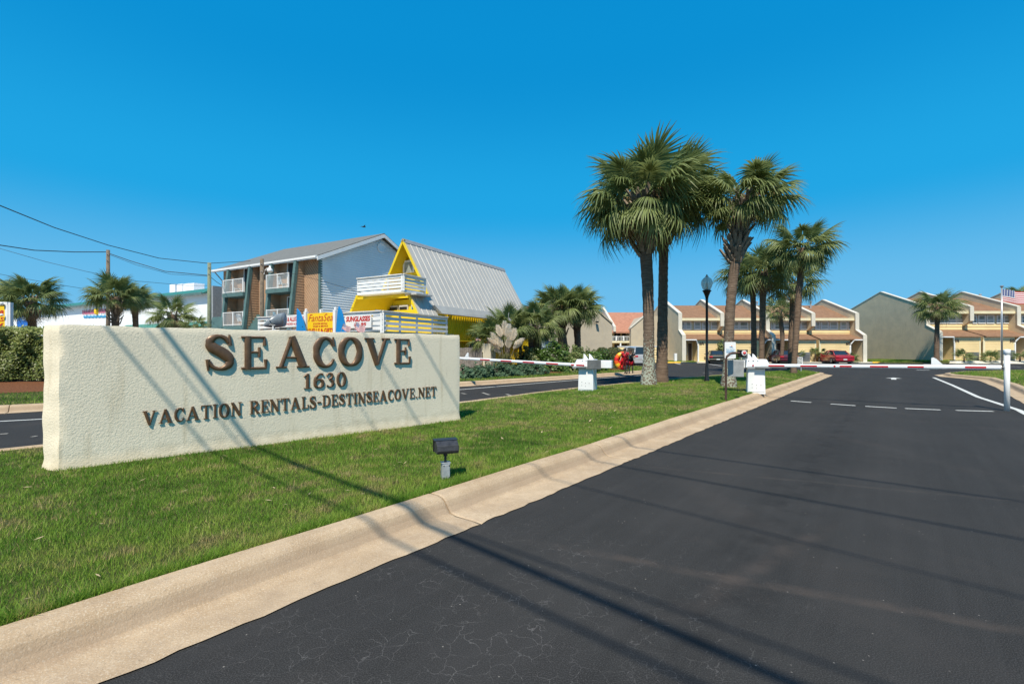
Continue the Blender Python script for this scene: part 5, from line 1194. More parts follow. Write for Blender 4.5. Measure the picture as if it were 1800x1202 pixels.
def palm(label, base, top, R, rt, n=44, q='near', boots=0, elmin=-0.75, dead=6, seeds=0, bend=(0, 0), seed=1, group='sabal palms', lichen=False, bootlen=1.2, bootr=1.6, elmax=1.35, flare=1.25, tall=1.0, dense_low=1.0):
    r = random.Random(seed); base = Vector(base); top = Vector(top)
    T = thing('palm_tree', label, 'palm tree', base, 0, group)
    H = (top-base).length; ns = max(8, int(H/0.12)); mb = MB(); vs = []; nk = 12
    def cen(t): return Vector((0, 0, 0)).lerp(top-base, t)+Vector((bend[0], bend[1], 0))*math.sin(math.pi*t)
    for i in range(ns+1):
        t = i/ns; c = cen(t); rr = rt*(1+(flare-1)*max(0, 1-t*H/0.9)**1.5+0.10*math.sin(t*5+seed))*(1+.035*(i % 2))
        if t > 1-bootlen/H: rr *= 1+0.25*(1-(1-t)*H/bootlen)
        for k in range(nk): a = 2*math.pi*k/nk; j = 1+r.uniform(-.05, .05); vs.append(c+Vector((math.cos(a), math.sin(a), 0))*rr*j)
    mb.add(vs, [(i*nk+k, i*nk+(k+1) % nk, (i+1)*nk+(k+1) % nk, (i+1)*nk+k) for i in range(ns) for k in range(nk)]+[tuple((ns)*nk+k for k in range(nk))])
    mb.v = [tuple(v) for v in mb.v]; mb.build('trunk', M['trunklichen'] if lichen else M['trunk'], T, local=True, smooth=True)
    for k in range(boots):
        t = 1-(bootlen/H)*((k+.5)/boots); a = k*2.399; c = cen(t); rr = rt*1.02
        o = bpy.data.objects.new('leaf_base', BOOT); COL.objects.link(o); o.parent = T
        o.location = c+Vector((math.cos(a), math.sin(a), 0))*rr; o.rotation_euler = (r.uniform(-.35, .15), r.uniform(-.2, .2), a+math.pi/2); s = bootr*rt/.2*r.uniform(.6, 1.1)*.9; o.scale = (s*1.1, s, s)
    hz = top-base
    tot = n+dead
    for k in range(tot):
        f = (k+.5)/n
        if k < n:
            el = elmax+(elmin*.8+.12-elmax)*(f**0.80)+r.uniform(-.13, .13); kind = 'up' if el > .75 else ('mid' if el > 0.05 else 'low'); me = FR[q, kind, r.randrange(5)]; sc = R*r.uniform(.47, .60)*(0.86 if kind == 'low' else 1)*(tall if kind == 'up' else 1)
        else:
            el = r.uniform(-1.2, -.7); me = FR[q, 'dead', r.randrange(2)]; sc = R*r.uniform(.38, .5)
        az = k*2.39996+r.uniform(-.3, .3)
        o = bpy.data.objects.new('dead_frond' if k >= n else 'frond', me); COL.objects.link(o); o.parent = T
        o.rotation_euler = orient(az, el, r.uniform(-.35, .35)); o.scale = (sc, sc, sc)
        o.location = hz+Vector((math.cos(az)*rt*.5, math.sin(az)*rt*.5, -0.12*f*min(1, R/2)+r.uniform(-.05, .05)))
    for k in range(seeds):
        o = bpy.data.objects.new('seed_stalk', SEED); COL.objects.link(o); o.parent = T; az = -1.2+k*1.3; o.rotation_euler = orient(az, .3+.2*(k % 3), 0); o.scale = (R*.5,)*3; o.location = hz
    return T
def tp(px, py, d): return Wp(px, py, d)
b = G(1140, 676, .22); palm('tall thick palm with pale lichen on its trunk, nearest one of the median', b, tp(1128, 352, b.y+.1), 2.4, .215, 46, boots=60, bootlen=2.1, dead=5, seeds=4, seed=3, lichen=True, bend=(.10, 0), elmin=-.85, elmax=1.25, bootr=2.1, flare=1.4, tall=.97)
b = G(1163, 671, .22); palm('tall dark trunked palm directly behind the lichen covered palm', b, tp(1168, 345, b.y+.3), 2.3, .20, 42, boots=40, bootlen=2.0, bootr=2.1, dead=4, seeds=2, seed=8, elmin=-.8, elmax=1.2, tall=.95)
b = G(1281, 680, .19); palm('palm with a rough brown collar and a notice board on its trunk', b, tp(1313, 350, b.y+.1), 1.78, .175, 42, boots=130, bootlen=2.3, dead=2, seeds=4, seed=15, lichen=True, bend=(-.22, 0), elmin=-.6, elmax=1.15, bootr=1.7, tall=.85, flare=1.5)
b = Wp(1325, 651, 30); b.z = .2; palm('dark leaning palm partly hidden behind the right barrier box', b, tp(1322, 482, 30), 2.1, .17, 36, 'far', boots=14, dead=5, seed=21, elmin=-.7, bend=(.05, 0))
b = Wp(1338, 651, 28.5); b.z = .2; palm('grey trunked palm with a shaggy collar behind the right barrier box', b, tp(1342, 478, 28.5), 2.15, .17, 36, 'far', boots=24, dead=5, seed=22, elmin=-.7)
b = Wp(1373, 636, 50); b.z = .1; palm('smallest palm, standing in front of the town house porch', b, tp(1369, 545, 50), 2.0, .20, 26, 'far', boots=6, dead=3, seed=23, bend=(.25, 0))
b = G(1395, 656, .2); palm('slender palm nearest the far tip of the median', b, tp(1411, 436, b.y), 1.85, .145, 40, 'near', boots=10, bootlen=.7, dead=6, seed=24, elmax=1.2, elmin=-1.0, bend=(-.02, 0))
b = Wp(1389, 650, 31); b.z = .2; palm('palm whose crown shows behind the slender median palm', b, tp(1394, 498, 31), 1.95, .15, 32, 'far', boots=10, dead=4, seed=25, elmin=-.7)
b = Wp(1646, 631, 49.0); b.z = .25; palm('single round headed palm in front of the big grey end wall', b, tp(1648, 540, 49), 2.35, .21, 44, 'far', boots=8, bootlen=.9, dead=8, seed=26, elmin=-.75)
b = Wp(994, 640, 34); b.z = .2; palm('left of the twin palms, thick trunk, behind the clipped shrubs', b, tp(982, 541, 34), 1.95, .36, 44, 'near', boots=40, bootlen=2.0, bootr=.75, dead=8, seed=27, elmin=-.8, seeds=1)
b = Wp(1017, 640, 34.5); b.z = .2; palm('right of the twin palms, thinner trunk, behind the clipped shrubs', b, tp(1013, 538, 34.5), 1.9, .26, 44, 'near', boots=34, bootlen=1.9, bootr=.9, dead=6, seed=28, elmin=-.8)
b = Wp(891, 640, 28.5); b.z = .2; palm('low bushy palm above the pampas grass', b, tp(893, 578, 28.5), 1.75, .16, 34, 'near', boots=4, dead=2, seed=29, elmin=-.4, group='low bushy palms')
b = Wp(862, 640, 28); b.z = .2; palm('low bushy palm right beside the stucco pillar', b, tp(862, 594, 28), 1.45, .14, 26, 'near', boots=4, dead=2, seed=30, elmin=-.5, group='low bushy palms')
b = Wp(946, 640, 29.5); b.z = .2; palm('low bushy palm in front of the yellow canopy', b, tp(940, 572, 29.5), 1.75, .16, 32, 'near', boots=4, dead=3, seed=31, elmin=-.6, group='low bushy palms')
b = Wp(60, 640, 25.5); b.z = .17; palm('wide palm in front of the blue mural panel', b, tp(55, 530, 25.5), 1.62, .20, 34, 'near', boots=10, bootlen=.8, dead=8, seed=32, elmin=-.6, group='palms by the shops')
b = Wp(203, 640, 27.5); b.z = .17; palm('round headed palm just right of the left utility pole', b, tp(203, 522, 27.5), 1.5, .20, 38, 'near', boots=30, bootlen=1.6, bootr=1.1, dead=4, seed=33, elmin=-.45, group='palms by the shops')
b = Wp(241, 640, 29); b.z = .17; palm('palm between two others in front of the white store', b, tp(237, 529, 29), 1.2, .15, 28, 'near', boots=8, bootlen=.6, dead=4, seed=34, elmin=-.45, group='palms by the shops')
b = Wp(303, 640, 26.5); b.z = .17; palm('drooping palm nearest the green edged store corner', b, tp(303, 553, 26.5), 1.35, .17, 26, 'near', boots=12, dead=5, seed=35, elmin=-.8, group='palms by the shops')
b = Wp(346, 640, 26); b.z = .17; palm('tiny palm at the foot of the green utility pole', b, tp(344, 570, 26), .7, .10, 16, 'near', boots=0, dead=2, seed=36, elmin=-.8, group='palms by the shops')
b = Wp(-8, 640, 28); b.z = .17; palm('palm cut off by the left edge behind the yellow sign', b, tp(-3, 530, 28), 1.5, .17, 26, 'near', boots=4, dead=4, seed=37, elmin=-.9, group='palms by the shops')
b = Wp(1792, 600, 78); b.z = .3; palm('far palm rising behind the roofs beside the flag', b, tp(1790, 523, 78), 2.4, .22, 26, 'far', boots=0, dead=2, seed=38, elmin=-.6)

# ------------------------------------------------------------------ shrubs and hedges
def leafcloud(n, sampler, size, seed=1, bias=None):
    r = np.random.default_rng(seed); P = np.array([sampler(r) for _ in range(n)]) if not isinstance(sampler, np.ndarray) else sampler
    n = len(P); A = r.normal(size=(n, 3))
    if bias is not None:
        Nn = bias+r.normal(size=(n, 3))*.55; Nn /= np.linalg.norm(Nn, axis=1)[:, None]; A = np.cross(Nn, A)
    A /= np.linalg.norm(A, axis=1)[:, None]; B = np.cross(A, r.normal(size=(n, 3)) if bias is None else Nn); B /= np.linalg.norm(B, axis=1)[:, None]
    s = size*(.6+.8*r.random(n))[:, None]; V = np.stack([P-A*s, P-B*s*.45, P+A*s, P+B*s*.45], 1).reshape(-1, 3)
    return V, n
def foliage_obj(name, P, size, mat_, parent, tint=None, seed=1, bias=None):
    V, n = leafcloud(0, P, size, seed, bias); off = np.array(parent.location) if parent else np.zeros(3); V = V-off
    me = bpy.data.meshes.new(name); me.vertices.add(4*n); me.vertices.foreach_set('co', V.reshape(-1).astype(np.float32)); me.loops.add(4*n); me.loops.foreach_set('vertex_index', np.arange(4*n, dtype=np.int32))
    me.polygons.add(n); me.polygons.foreach_set('loop_start', np.arange(0, 4*n, 4, dtype=np.int32))
    t = np.random.default_rng(seed+5).random(n) if tint is None else tint; at = me.attributes.new('tint', 'FLOAT', 'POINT'); at.data.foreach_set('value', np.repeat(t, 4).astype(np.float32))
    me.materials.append(mat_); me.update(calc_edges=True); me.validate(); o = bpy.data.objects.new(name, me); COL.objects.link(o); o.parent = parent
    return o
M['hedge'] = leaf_mat('hedge_leaf', (0.075, 0.12, 0.025), (0.30, 0.33, 0.09), .4, True)
M['shrubgreen'] = leaf_mat('shrub_leaf', (0.045, 0.095, 0.018), (0.12, 0.21, 0.04), .4, True)
M['varieg'] = leaf_mat('variegated_leaf', (0.08, 0.14, 0.03), (0.42, 0.44, 0.18), .45, True)
M['olivehedge'] = leaf_mat('clipped_hedge_leaf', (0.05, 0.07, 0.022), (0.16, 0.17, 0.06), .5, True)
M['juniper'] = leaf_mat('juniper_leaf', (0.045, 0.10, 0.045), (0.12, 0.20, 0.11), .6, True)
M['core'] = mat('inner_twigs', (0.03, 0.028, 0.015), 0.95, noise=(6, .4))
def blob_points(n, c, rad, seed, lump=.18, shell=.28, flat=0.0, boxy=2.0):
    r = np.random.default_rng(seed); d = r.normal(size=(n, 3)); d /= (np.abs(d)**boxy).sum(1)[:, None]**(1/boxy); d[:, 2] = np.abs(d[:, 2])*1.0
    ph = r.random(6)*6.28; l = 1+lump*(np.sin(d[:, 0]*5+ph[0])*np.sin(d[:, 1]*6+ph[1])+.6*np.sin(d[:, 2]*9+d[:, 0]*7+ph[2])+.5*np.sin(d[:, 0]*15+ph[3])*np.sin(d[:, 2]*13+ph[4]))
    return np.array(c)+d*np.array(rad)*(l*(1-shell*r.random(n)**1.6))[:, None]
def shrub(name, label, cat, c, rad, n, size, m, seed, boxy=2.0, lump=.18, group=None, shell=.35, tintfn=None):
    T = thing(name, label, cat, c, 0, group); P = blob_points(n, c, rad, seed, lump, shell, boxy=boxy); t = None
    if tintfn is not None: t = tintfn(P)
    b_ = (P-np.array(c))/np.array(rad); b_ /= np.linalg.norm(b_, axis=1)[:, None]+1e-6; foliage_obj('foliage', P, size, m, T, t, seed, b_+np.array([0, -.15, .45]))
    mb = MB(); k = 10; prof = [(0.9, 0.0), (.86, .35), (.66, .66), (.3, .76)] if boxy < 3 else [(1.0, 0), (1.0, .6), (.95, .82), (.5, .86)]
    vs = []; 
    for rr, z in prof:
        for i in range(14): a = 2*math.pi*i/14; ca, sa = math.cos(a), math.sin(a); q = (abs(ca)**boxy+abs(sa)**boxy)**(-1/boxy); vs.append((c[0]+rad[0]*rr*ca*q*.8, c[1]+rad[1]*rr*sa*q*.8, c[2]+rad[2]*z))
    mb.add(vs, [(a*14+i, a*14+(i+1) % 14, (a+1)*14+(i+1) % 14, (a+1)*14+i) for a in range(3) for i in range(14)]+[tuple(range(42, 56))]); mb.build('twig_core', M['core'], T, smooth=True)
    return T
# long hedge on the left
def left_hedge():
    A = Vector((-27.5, 13.5)); B = Vector((-13.8, 24.8)); u = (B-A).normalized(); nrm = Vector((u.y, -u.x)); L = (B-A).length; r = np.random.default_rng(4)
    A = Vector((-33.0, 18.1)); B = Vector((-16.6, 19.6)); u = (B-A).normalized(); nrm = Vector((u.y, -u.x)); L = (B-A).length
    T = thing('hedge', 'dense clipped green hedge beyond the left lane behind the sign wall', 'hedge', ((A.x+B.x)/2, (A.y+B.y)/2, .17))
    n = 60000; s = r.random(n)*L; side = r.random(n); h = 2.12+.07*np.sin(s*2.1)+.05*np.sin(s*5.3); z = np.where(side < .72, .08+r.random(n)**.85*(h-.08), h+.05*r.normal(size=n)); dep = np.where(side < .72, r.random(n)**2*.3, r.random(n)*1.4)
    bul = .14*np.sin(s*1.7+z*2)+.10*np.sin(s*4.3-z*3)+.06*np.sin(s*9+z*8); dep = dep-bul*(side < .72)+np.where(z < .4, (.4-z)*.3, 0)
    P = np.stack([A.x+u.x*s-nrm.x*dep, A.y+u.y*s-nrm.y*dep, z+.15], 1); foliage_obj('foliage', P, .055, M['hedge'], T, np.clip(r.random(n)*.8+.25*(z > 1.6), 0, 1), 5, np.tile(np.array([nrm.x*.9, nrm.y*.9, .75]), (n, 1)))
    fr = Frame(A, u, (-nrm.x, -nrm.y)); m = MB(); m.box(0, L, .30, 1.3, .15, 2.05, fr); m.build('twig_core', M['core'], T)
    m = MB()
    for k in range(20): q = fr.p(L*k/20+.2, .5, .1); m.tube([q, q+Vector((.1, 0, .5))], .03, 5)
    m.build('stem', M['wood'], T)
left_hedge()
shrub('shrub', 'pale variegated shrub just right of the pampas grass', 'shrub', (Xat(932, 29.3), 29.3, .17), (1.05, .9, 1.45), 7000, .075, M['varieg'], 61, group='shrubs in the planting bed')
shrub('shrub', 'big dark green shrub in the middle of the planting bed', 'shrub', (Xat(975, 28.8), 28.8, .17), (1.45, 1.0, 1.62), 11000, .075, M['shrubgreen'], 62, lump=.22, group='shrubs in the planting bed')
shrub('shrub', 'lighter leafy shrub below the twin palms', 'shrub', (Xat(1016, 28.6), 28.6, .17), (1.15, .9, 1.35), 8000, .075, M['varieg'], 63, group='shrubs in the planting bed', tintfn=lambda P: np.clip(np.random.default_rng(2).random(len(P))*.75-.05, 0, 1))
shrub('shrub', 'dark green shrub between the leafy shrubs and the clipped hedge', 'shrub', (Xat(1046, 30.5), 30.5, .17), (1.0, .9, 1.30), 6000, .075, M['shrubgreen'], 64, group='shrubs in the planting bed')
shrub('hedge', 'olive clipped rounded hedge behind the left barrier box', 'hedge', (Xat(1070, 33.5), 33.5, .17), (1.22, 1.3, 1.42), 13000, .05, M['olivehedge'], 65, boxy=3.4, lump=.05, shell=.15)
rj = random.Random(4)
for k in range(9):
    px = 822+k*15.0; q = Wp(px, 655, 22.3+k*.42); nm = ['leftmost low blue green juniper beside the sign wall', 'second juniper from the sign wall', 'third juniper from the sign wall', 'fourth juniper from the sign wall', 'fifth juniper from the sign wall', 'sixth juniper, below the pampas grass', 'seventh juniper from the sign wall', 'eighth juniper from the sign wall', 'last juniper, nearest the dark green shrubs'][k]
    shrub('juniper', nm, 'juniper', (q.x, q.y, .16), (rj.uniform(.5, .62), .6, rj.uniform(.46, .62)), 2600, .06, M['juniper'], 70+k, lump=.3, group='low junipers along the bed')
# pampas grass
def pampas():
    c = Wp(888, 640, 26.6); c.z = .17; T = thing('pampas_grass', 'pampas grass clump with cream feathery plumes beside the stucco pillar', 'pampas grass', c)
    r = random.Random(3); m = MB()
    for k in range(520):
        a = r.random()*6.28; l = r.uniform(.7, 1.5); o = r.uniform(.15, .85); b = Vector((math.cos(a)*.12, math.sin(a)*.12, 0)); w = Vector((-math.sin(a), math.cos(a), 0))*.012
        p1 = b+Vector((math.cos(a)*o*.45, math.sin(a)*o*.45, l*.75)); p2 = b+Vector((math.cos(a)*o, math.sin(a)*o, l*(.95-.4*o))); m.add([b+w, b-w, p1-w*.8, p1+w*.8, p2], [(0, 1, 2, 3), (3, 2, 4)])
    g = m.build('grass_blades', leaf_mat('pampas_blade', (0.16, 0.17, 0.06), (0.30, 0.27, 0.12), .6), T, local=True); 
    fm = leaf_mat('plume', (0.90, 0.80, 0.66), (0.95, 0.90, 0.80), .9, trans=.55, spec=.1)
    # plumes at photo places
    for i, (px, py, h, tilt) in enumerate(((878, 583, .62, -.25), (887, 578, .72, 0.0), (893, 582, .68, .15), (902, 589, .62, .2), (897, 592, .5, .05), (871, 594, .52, -.5), (868, 601, .48, -.8), (879, 603, .5, -.3), (873, 609, .45, -.7), (894, 604, .5, .1), (911, 601, .45, .75), (908, 608, .42, .7), (875, 617, .35, -.8))):
        q = Wp(px, py, 26.6+r.uniform(-.3, .2)); top = q-c; ax = Vector((math.sin(tilt), r.uniform(-.2, .2), math.cos(tilt))).normalized(); m = MB()
        for k in range(800):
            t = r.random(); rad = .17*math.sin(math.pi*min(1, t*.9+.1))**.8; a = r.random()*6.28; p = top+ax*(t-.5)*h+Vector((math.cos(a), math.sin(a), 0))*rad*r.random()
            e = p+(ax*.16+Vector((math.cos(a), math.sin(a), 0))*.09-Vector((0, 0, .03)))*r.uniform(.6, 1.3); w = Vector((r.uniform(-1, 1), r.uniform(-.3, .3), r.uniform(-.3, .3)))*.016; m.add([p+w, p-w, e], [(0, 1, 2)])
        pl = m.build('plume', fm, T, local=True)
        m = MB(); m.tube([(0, 0, 0), top*.5+Vector((0, 0, .15)), top-ax*h*.45], .008, 4, False); m.build('stalk', M['driftwood'], pl, local=True)
pampas()
# planting bed edge furniture: pillar, fence, driftwood
def pillar_fence():
    q = Wp(860, 637, 27.2); T = thing('stucco_pillar', 'square cream stucco pillar at the end of the grey board fence', 'pillar', (q.x, q.y, .17)); fr = Frame((q.x, q.y), (.86, -.5), (.5, .86))
    m = MB(); m.box(-.27, .27, -.27, .27, .1, 1.84, fr); m.build('shaft', M['pillar'], T, bevel=.02)
    m = MB(); m.box(-.38, -.272, -.2, .2, 1.35, 1.82, fr); m.build('side_block', M['pillar'], T)
    A = Vector((q.x-.4, q.y+.1)); u = Vector((-.80, .35)).normalized(); f2 = Frame(A, u, (-u.y, u.x)); T2 = thing('board_fence', 'weathered grey vertical board fence left of the stucco pillar', 'fence', (A.x, A.y, .17)); r = random.Random(6)
    for k in range(26): m = MB(); h = 1.60+r.uniform(-.02, .02); a = k*.147; m.box(a, a+.137, r.uniform(-.008, .008), .022+r.uniform(-.004, .004), .2, h, f2); m.build('board', M['fencewood'], T2)
    m = MB(); m.box(0, 3.8, -.06, -.012, .5, .59, f2); m.box(0, 3.8, -.06, -.012, 1.3, 1.39, f2); m.build('rail', M['fencewood'], T2)
    T3 = thing('driftwood', 'tangled driftwood roots behind the low junipers', 'driftwood', (q.x-.7, q.y-1.4, .17))
    for k in range(12):
        m = MB(); p = Vector((q.x-.9+r.uniform(-.6, .6), q.y-1.4+r.uniform(-.2, .2), .3)); pts = [p]
        for j in range(5): p = p+Vector((r.uniform(-.28, .28), r.uniform(-.1, .1), r.uniform(.0, .19))); pts.append(p)
        m.tube(pts, [.05, .045, .04, .03, .02, .01], 5); m.build('root', M['driftwood'], T3, smooth=True)
pillar_fence()
# small fan palms, bushes and air conditioners in front of the town houses
def spiky(label, px, py, d, R, n, seed, z0, name='small_palm', cat='small palm', stem=0.25, group='small palms by the town houses'):
    r = random.Random(seed); b = Wp(px, py, d); b.z = z0; T = thing(name, label, cat, b, 0, group)
    m = MB(); m.tube([(0, 0, -.05), (0, 0, stem)], [.09, .07], 7); m.build('stem', M['trunk'], T, local=True)
    for k in range(n):
        me = FR['far', 'mid' if k % 2 else 'up', r.randrange(5)]; o = bpy.data.objects.new('frond', me); COL.objects.link(o); o.parent = T; o.rotation_euler = orient(k*2.4, r.uniform(-.1, 1.3), r.uniform(-.3, .3)); sc = R*r.uniform(.48, .6); o.scale = (sc,)*3; o.location = (0, 0, stem)
    return T
spiky('small spreading palm left of the grey unit by the taller houses', 1695, 631, 50.4, 1.05, 20, 1, .28, stem=.45)
spiky('small bushy palm in front of the white trim of the taller houses', 1741, 632, 50.4, 1.0, 26, 2, .28, stem=.25)
spiky('potted small palm at the right edge of the picture', 1793, 629, 50.4, .85, 18, 3, .28, stem=.45)
spiky('small palm left of the bright red sedan', 1433, 634, 53.0, .75, 16, 4, .12, stem=1.0)
spiky('second small palm behind the bright red sedan', 1445, 634, 52.9, .75, 16, 5, .12, stem=.9)
spiky('low bushy palm right of the bright red sedan', 1497, 634, 52.2, .9, 22, 6, .12, stem=.3)
spiky('small brownish palm behind the one way sign', 1405, 634, 52.6, .75, 14, 7, .12, stem=.8)
shrub('shrub', 'light green shrub behind the dark green sedan', 'shrub', (Xat(1296, 52.5), 52.5, .12), (.55, .4, 1.15), 1500, .1, M['shrubgreen'], 91)
shrub('shrub', 'bush with pink flowers behind the dark green sedan roof', 'shrub', (Xat(1268, 52.6), 52.6, .12), (.6, .4, 2.3), 1800, .1, M['varieg'], 92)
def acunit(label, pxa, pxb, yt, d, z0):
    a, b = Xat(pxa, d), Xat(pxb, d); T = thing('condenser_unit', label, 'air conditioner', ((a+b)/2, d, z0), 0, 'air conditioning units by the walls'); z1 = Zat(yt, d)
    m = MB(); m.box(a, b, d, d+.8, z0, z1); m.build('casing', M['grey'], T)
    n = max(4, int((z1-z0)/.14))
    for k in range(n): z = z0+.06+(z1-z0-.12)*k/n; m = MB(); m.box(a+.04, b-.04, d-.03, d-.003, z, z+.06); m.build('louvre', M['darkgrey'], T)
    m = MB(); m.box(a-.03, b+.03, d-.04, d+.84, z1+.002, z1+.05); m.build('lid', M['grey'], T)
acunit('grey condenser beside the small spreading palm', 1711.5, 1721, 620, 51.3, .29); acunit('wide grey condenser beside the flag pole', 1768, 1784, 616.5, 51.3, .29)
acunit('grey condenser behind the one way sign', 1406, 1424, 620, 52.4, .12); acunit('dark condenser behind the red stop lamp', 1309, 1320, 622.5, 52.4, .12)
# ------------------------------------------------------------------ flood light in front of the sign wall
def floodlight():
    b = G(783, 840, .13); T = thing('flood_light', 'black flood light on a grey junction box in the grass before the sign', 'flood light', b); z = b.z
    fr = Frame((b.x, b.y), (math.cos(.35), math.sin(.35)))
    m = MB(); m.box(-.042, .042, -.045, .045, z-.03, z+.165, fr); j = m.build('junction_box', M['galv'], T, bevel=.006)
    m = MB(); m.box(-.036, .036, -.056, -.046, z+.01, z+.155, fr); m.box(-.05, .05, -.05, .05, z+.166, z+.172, fr); m.build('box_cover', M['galv'], j, bevel=.003)
    m = MB()
    for x, zz in ((-.028, .02), (.028, .145), (-.028, .145), (.028, .02)): m.box(x-.005, x+.005, -.060, -.0565, z+zz-.005, z+zz+.005, fr)
    m.build('screw', M['black'], j)
    m = MB(); m.tube([fr.p(0, 0, z+.172), fr.p(0, 0, z+.25)], .013, 10); m.lathe(fr.p(0, 0, z+.235), [(.0, 0), (.022, .002), (.024, .03), (.012, .045)], 10); m.build('stem', M['blacklamp'], T, smooth=False)
    # head: long housing with bevelled hood, facing the wall
    f2 = Frame(fr.p(0.01, 0, 0), (.94, .34)); hz = z+.275
    prof = [(-.085, .0), (-.10, .03), (-.088, .088), (-.02, .122), (.055, .122), (.085, .098), (.085, .012), (.05, -.005)]
    m = MB(); m.prism([f2.p(-.115, v, hz+q) for v, q in prof], f2.u*.23); h = m.build('lamp_housing', M['blacklamp'], T, bevel=.005)
    m = MB(); m.prism([f2.p(-.125, v, hz+q) for v, q in ((.088, .125), (.088, -.005), (.112, -.005), (.112, .125))], f2.u*.25); m.prism([f2.p(-.127, v, hz+q) for v, q in ((.0, .128), (.113, .134), (.113, .127), (.0, .1235))], f2.u*.254); m.build('lens_frame', M['black'], h, bevel=.003)
    m = MB(); m.box(-.11, .11, .113, .118, hz+.008, hz+.118, f2); m.build('lens', M['globe'], h)
    m = MB(); m.tube([fr.p(0, 0, z+.24), f2.p(0, 0, hz+.005)], .018, 8); m.build('knuckle', M['black'], T)
floodlight()
# ------------------------------------------------------------------ lamp post on the median
def lamppost():
    b = G(1242.5, 671, .21); z = b.z; T = thing('lamp_post', 'slim black lamp post with a clear acorn globe between the median palms', 'lamp post', b)
    top = Zat(512, b.y)
    m = MB(); m.lathe((b.x, b.y, 0), [(.10, z-.05), (.10, z+.08), (.075, z+.16), (.06, z+.6), (.05, z+.66), (.048, top-.35), (.055, top-.33), (.05, top-.28)], 14); m.build('post', M['black'], T, smooth=True)
    m = MB(); m.lathe((b.x, b.y, 0), [(.05, top-.3), (.07, top-.2), (.14, top-.02), (.17, top), (.17, top+.03), (.13, top+.05)], 16); m.build('lamp_holder', M['black'], T, smooth=True)
    gh = Zat(487, b.y)-top
    m = MB(); m.lathe((b.x, b.y, top+.05), [(.12, 0), (.17, .08), (.215, .22), (.22, .31), (.18, .42), (.09, .50), (.06, .52)], 20); m.build('globe', M['globe_glass'], T, smooth=True)
    m = MB(); m.lathe((b.x, b.y, top+.06), [(.05, 0), (.05, .25), (.03, .30)], 8); m.build('bulb_cover', M['white'], T, smooth=True)
    m = MB(); m.lathe((b.x, b.y, top+.572), [(.06, 0), (.07, .02), (.03, .05), (.035, .07), (.01, .1)], 10); m.build('finial', M['globe'], T, smooth=True)
def globe_glass():
    m, n, b = nodes_of('globe_glass'); b.inputs['Base Color'].default_value = (0.70, 0.80, 0.76, 1); b.inputs['Roughness'].default_value = .12; b.inputs['Alpha'].default_value = .62
    t = n.nodes.new('ShaderNodeTexWave'); t.inputs['Scale'].default_value = 9; bp = n.nodes.new('ShaderNodeBump'); bp.inputs['Strength'].default_value = .4; bp.inputs['Distance'].default_value = .01
    tc = n.nodes.new('ShaderNodeTexCoord'); n.links.new(tc.outputs['Object'], t.inputs[0]); n.links.new(t.outputs[1], bp.inputs['Height']); n.links.new(bp.outputs[0], b.inputs['Normal']); return m
M['globe_glass'] = globe_glass(); lamppost()
# ------------------------------------------------------------------ white pipe post
def pipe_post():
    b = G(1770, 722, 0); T = thing('white_post', 'round white capped pipe post at the end of the right barrier arm', 'post', b); h = CAMZ+(HY-614)*b.y/F
    m = MB(); m.lathe(b, [(.056, -.02), (.056, h-.09)], 20); m.build('pipe', M['white'], T, smooth=True)
    m = MB(); m.lathe(b, [(.0565, h-.13), (.064, h-.128), (.064, h-.015), (.05, h), (.0, h+.004)], 20); m.build('cap', M['whitemetal'], T, smooth=True)
    return b
PP = pipe_post()
# ------------------------------------------------------------------ barrier gates
def arm_between(T, A, B, bands, dots, joint, r=.052):
    A = Vector(A); B = Vector(B); d = (B-A).normalized(); side = Vector((d.y, -d.x, 0)).normalized()
    if side.y > 0: side = -side
    n = 12; m = MB(); vs = []
    for P in (A, B):
        for k in range(n): a = 2*math.pi*k/n; vs.append(P+side*math.cos(a)*r*.62+Vector((0, 0, math.sin(a)*r)))
    m.add(vs, [(k, (k+1) % n, n+(k+1) % n, n+k) for k in range(n)]+[tuple(range(n)), tuple(range(2*n-1, n-1, -1))]); arm = m.build('barrier_arm', M['whitemetal'], T, smooth=False)
    def at(px):
        k = (px-HX)/F; t = (k*A.y-A.x)/(d.x-k*d.y); return A+d*t
    for a, b in bands:
        P, Q = at(a), at(b); o = side*(r*.62+.003); m = MB(); h = r*.42
        m.hexa([P+o-Vector((0, 0, h)), Q+o-Vector((0, 0, h)), Q+side*r*.5-Vector((0, 0, h)), P+side*r*.5-Vector((0, 0, h)), P+o+Vector((0, 0, h)), Q+o+Vector((0, 0, h)), Q+side*r*.5+Vector((0, 0, h)), P+side*r*.5+Vector((0, 0, h))]); m.build('red_stripe', M['red'], arm)
    for px in dots:
        P = at(px); o = side*(r*.62+.004); m = MB(); m.tube([P+side*r*.4, P+o], .026, 10); m.build('reflector', M['red'], arm)
    for px in joint:
        P = at(px); m = MB(); vs = []
        for Q in (P-d*.22, P+d*.22):
            for k in range(n): a = 2*math.pi*k/n; vs.append(Q+side*math.cos(a)*r*.74+Vector((0, 0, math.sin(a)*r*1.16)))
        m.add(vs, [(k, (k+1) % n, n+(k+1) % n, n+k) for k in range(n)]+[tuple(range(n)), tuple(range(2*n-1, n-1, -1))]); jt = m.build('arm_joint', M['whitemetal'], arm)
        m = MB(); z = r*1.1; m.prism([P-d*.07+Vector((0, 0, z)), P+d*.16+Vector((0, 0, z)), P+d*.03+Vector((0, 0, z+.15)), P-d*.03+Vector((0, 0, z+.19)), P-d*.07+Vector((0, 0, z+.17))], side*.03); m.build('fin', M['whitemetal'], jt)
    m = MB(); m.tube([B-d*.01, B+d*.04], r*.55, 8); m.build('arm_tip', M['black'], arm)
    return arm
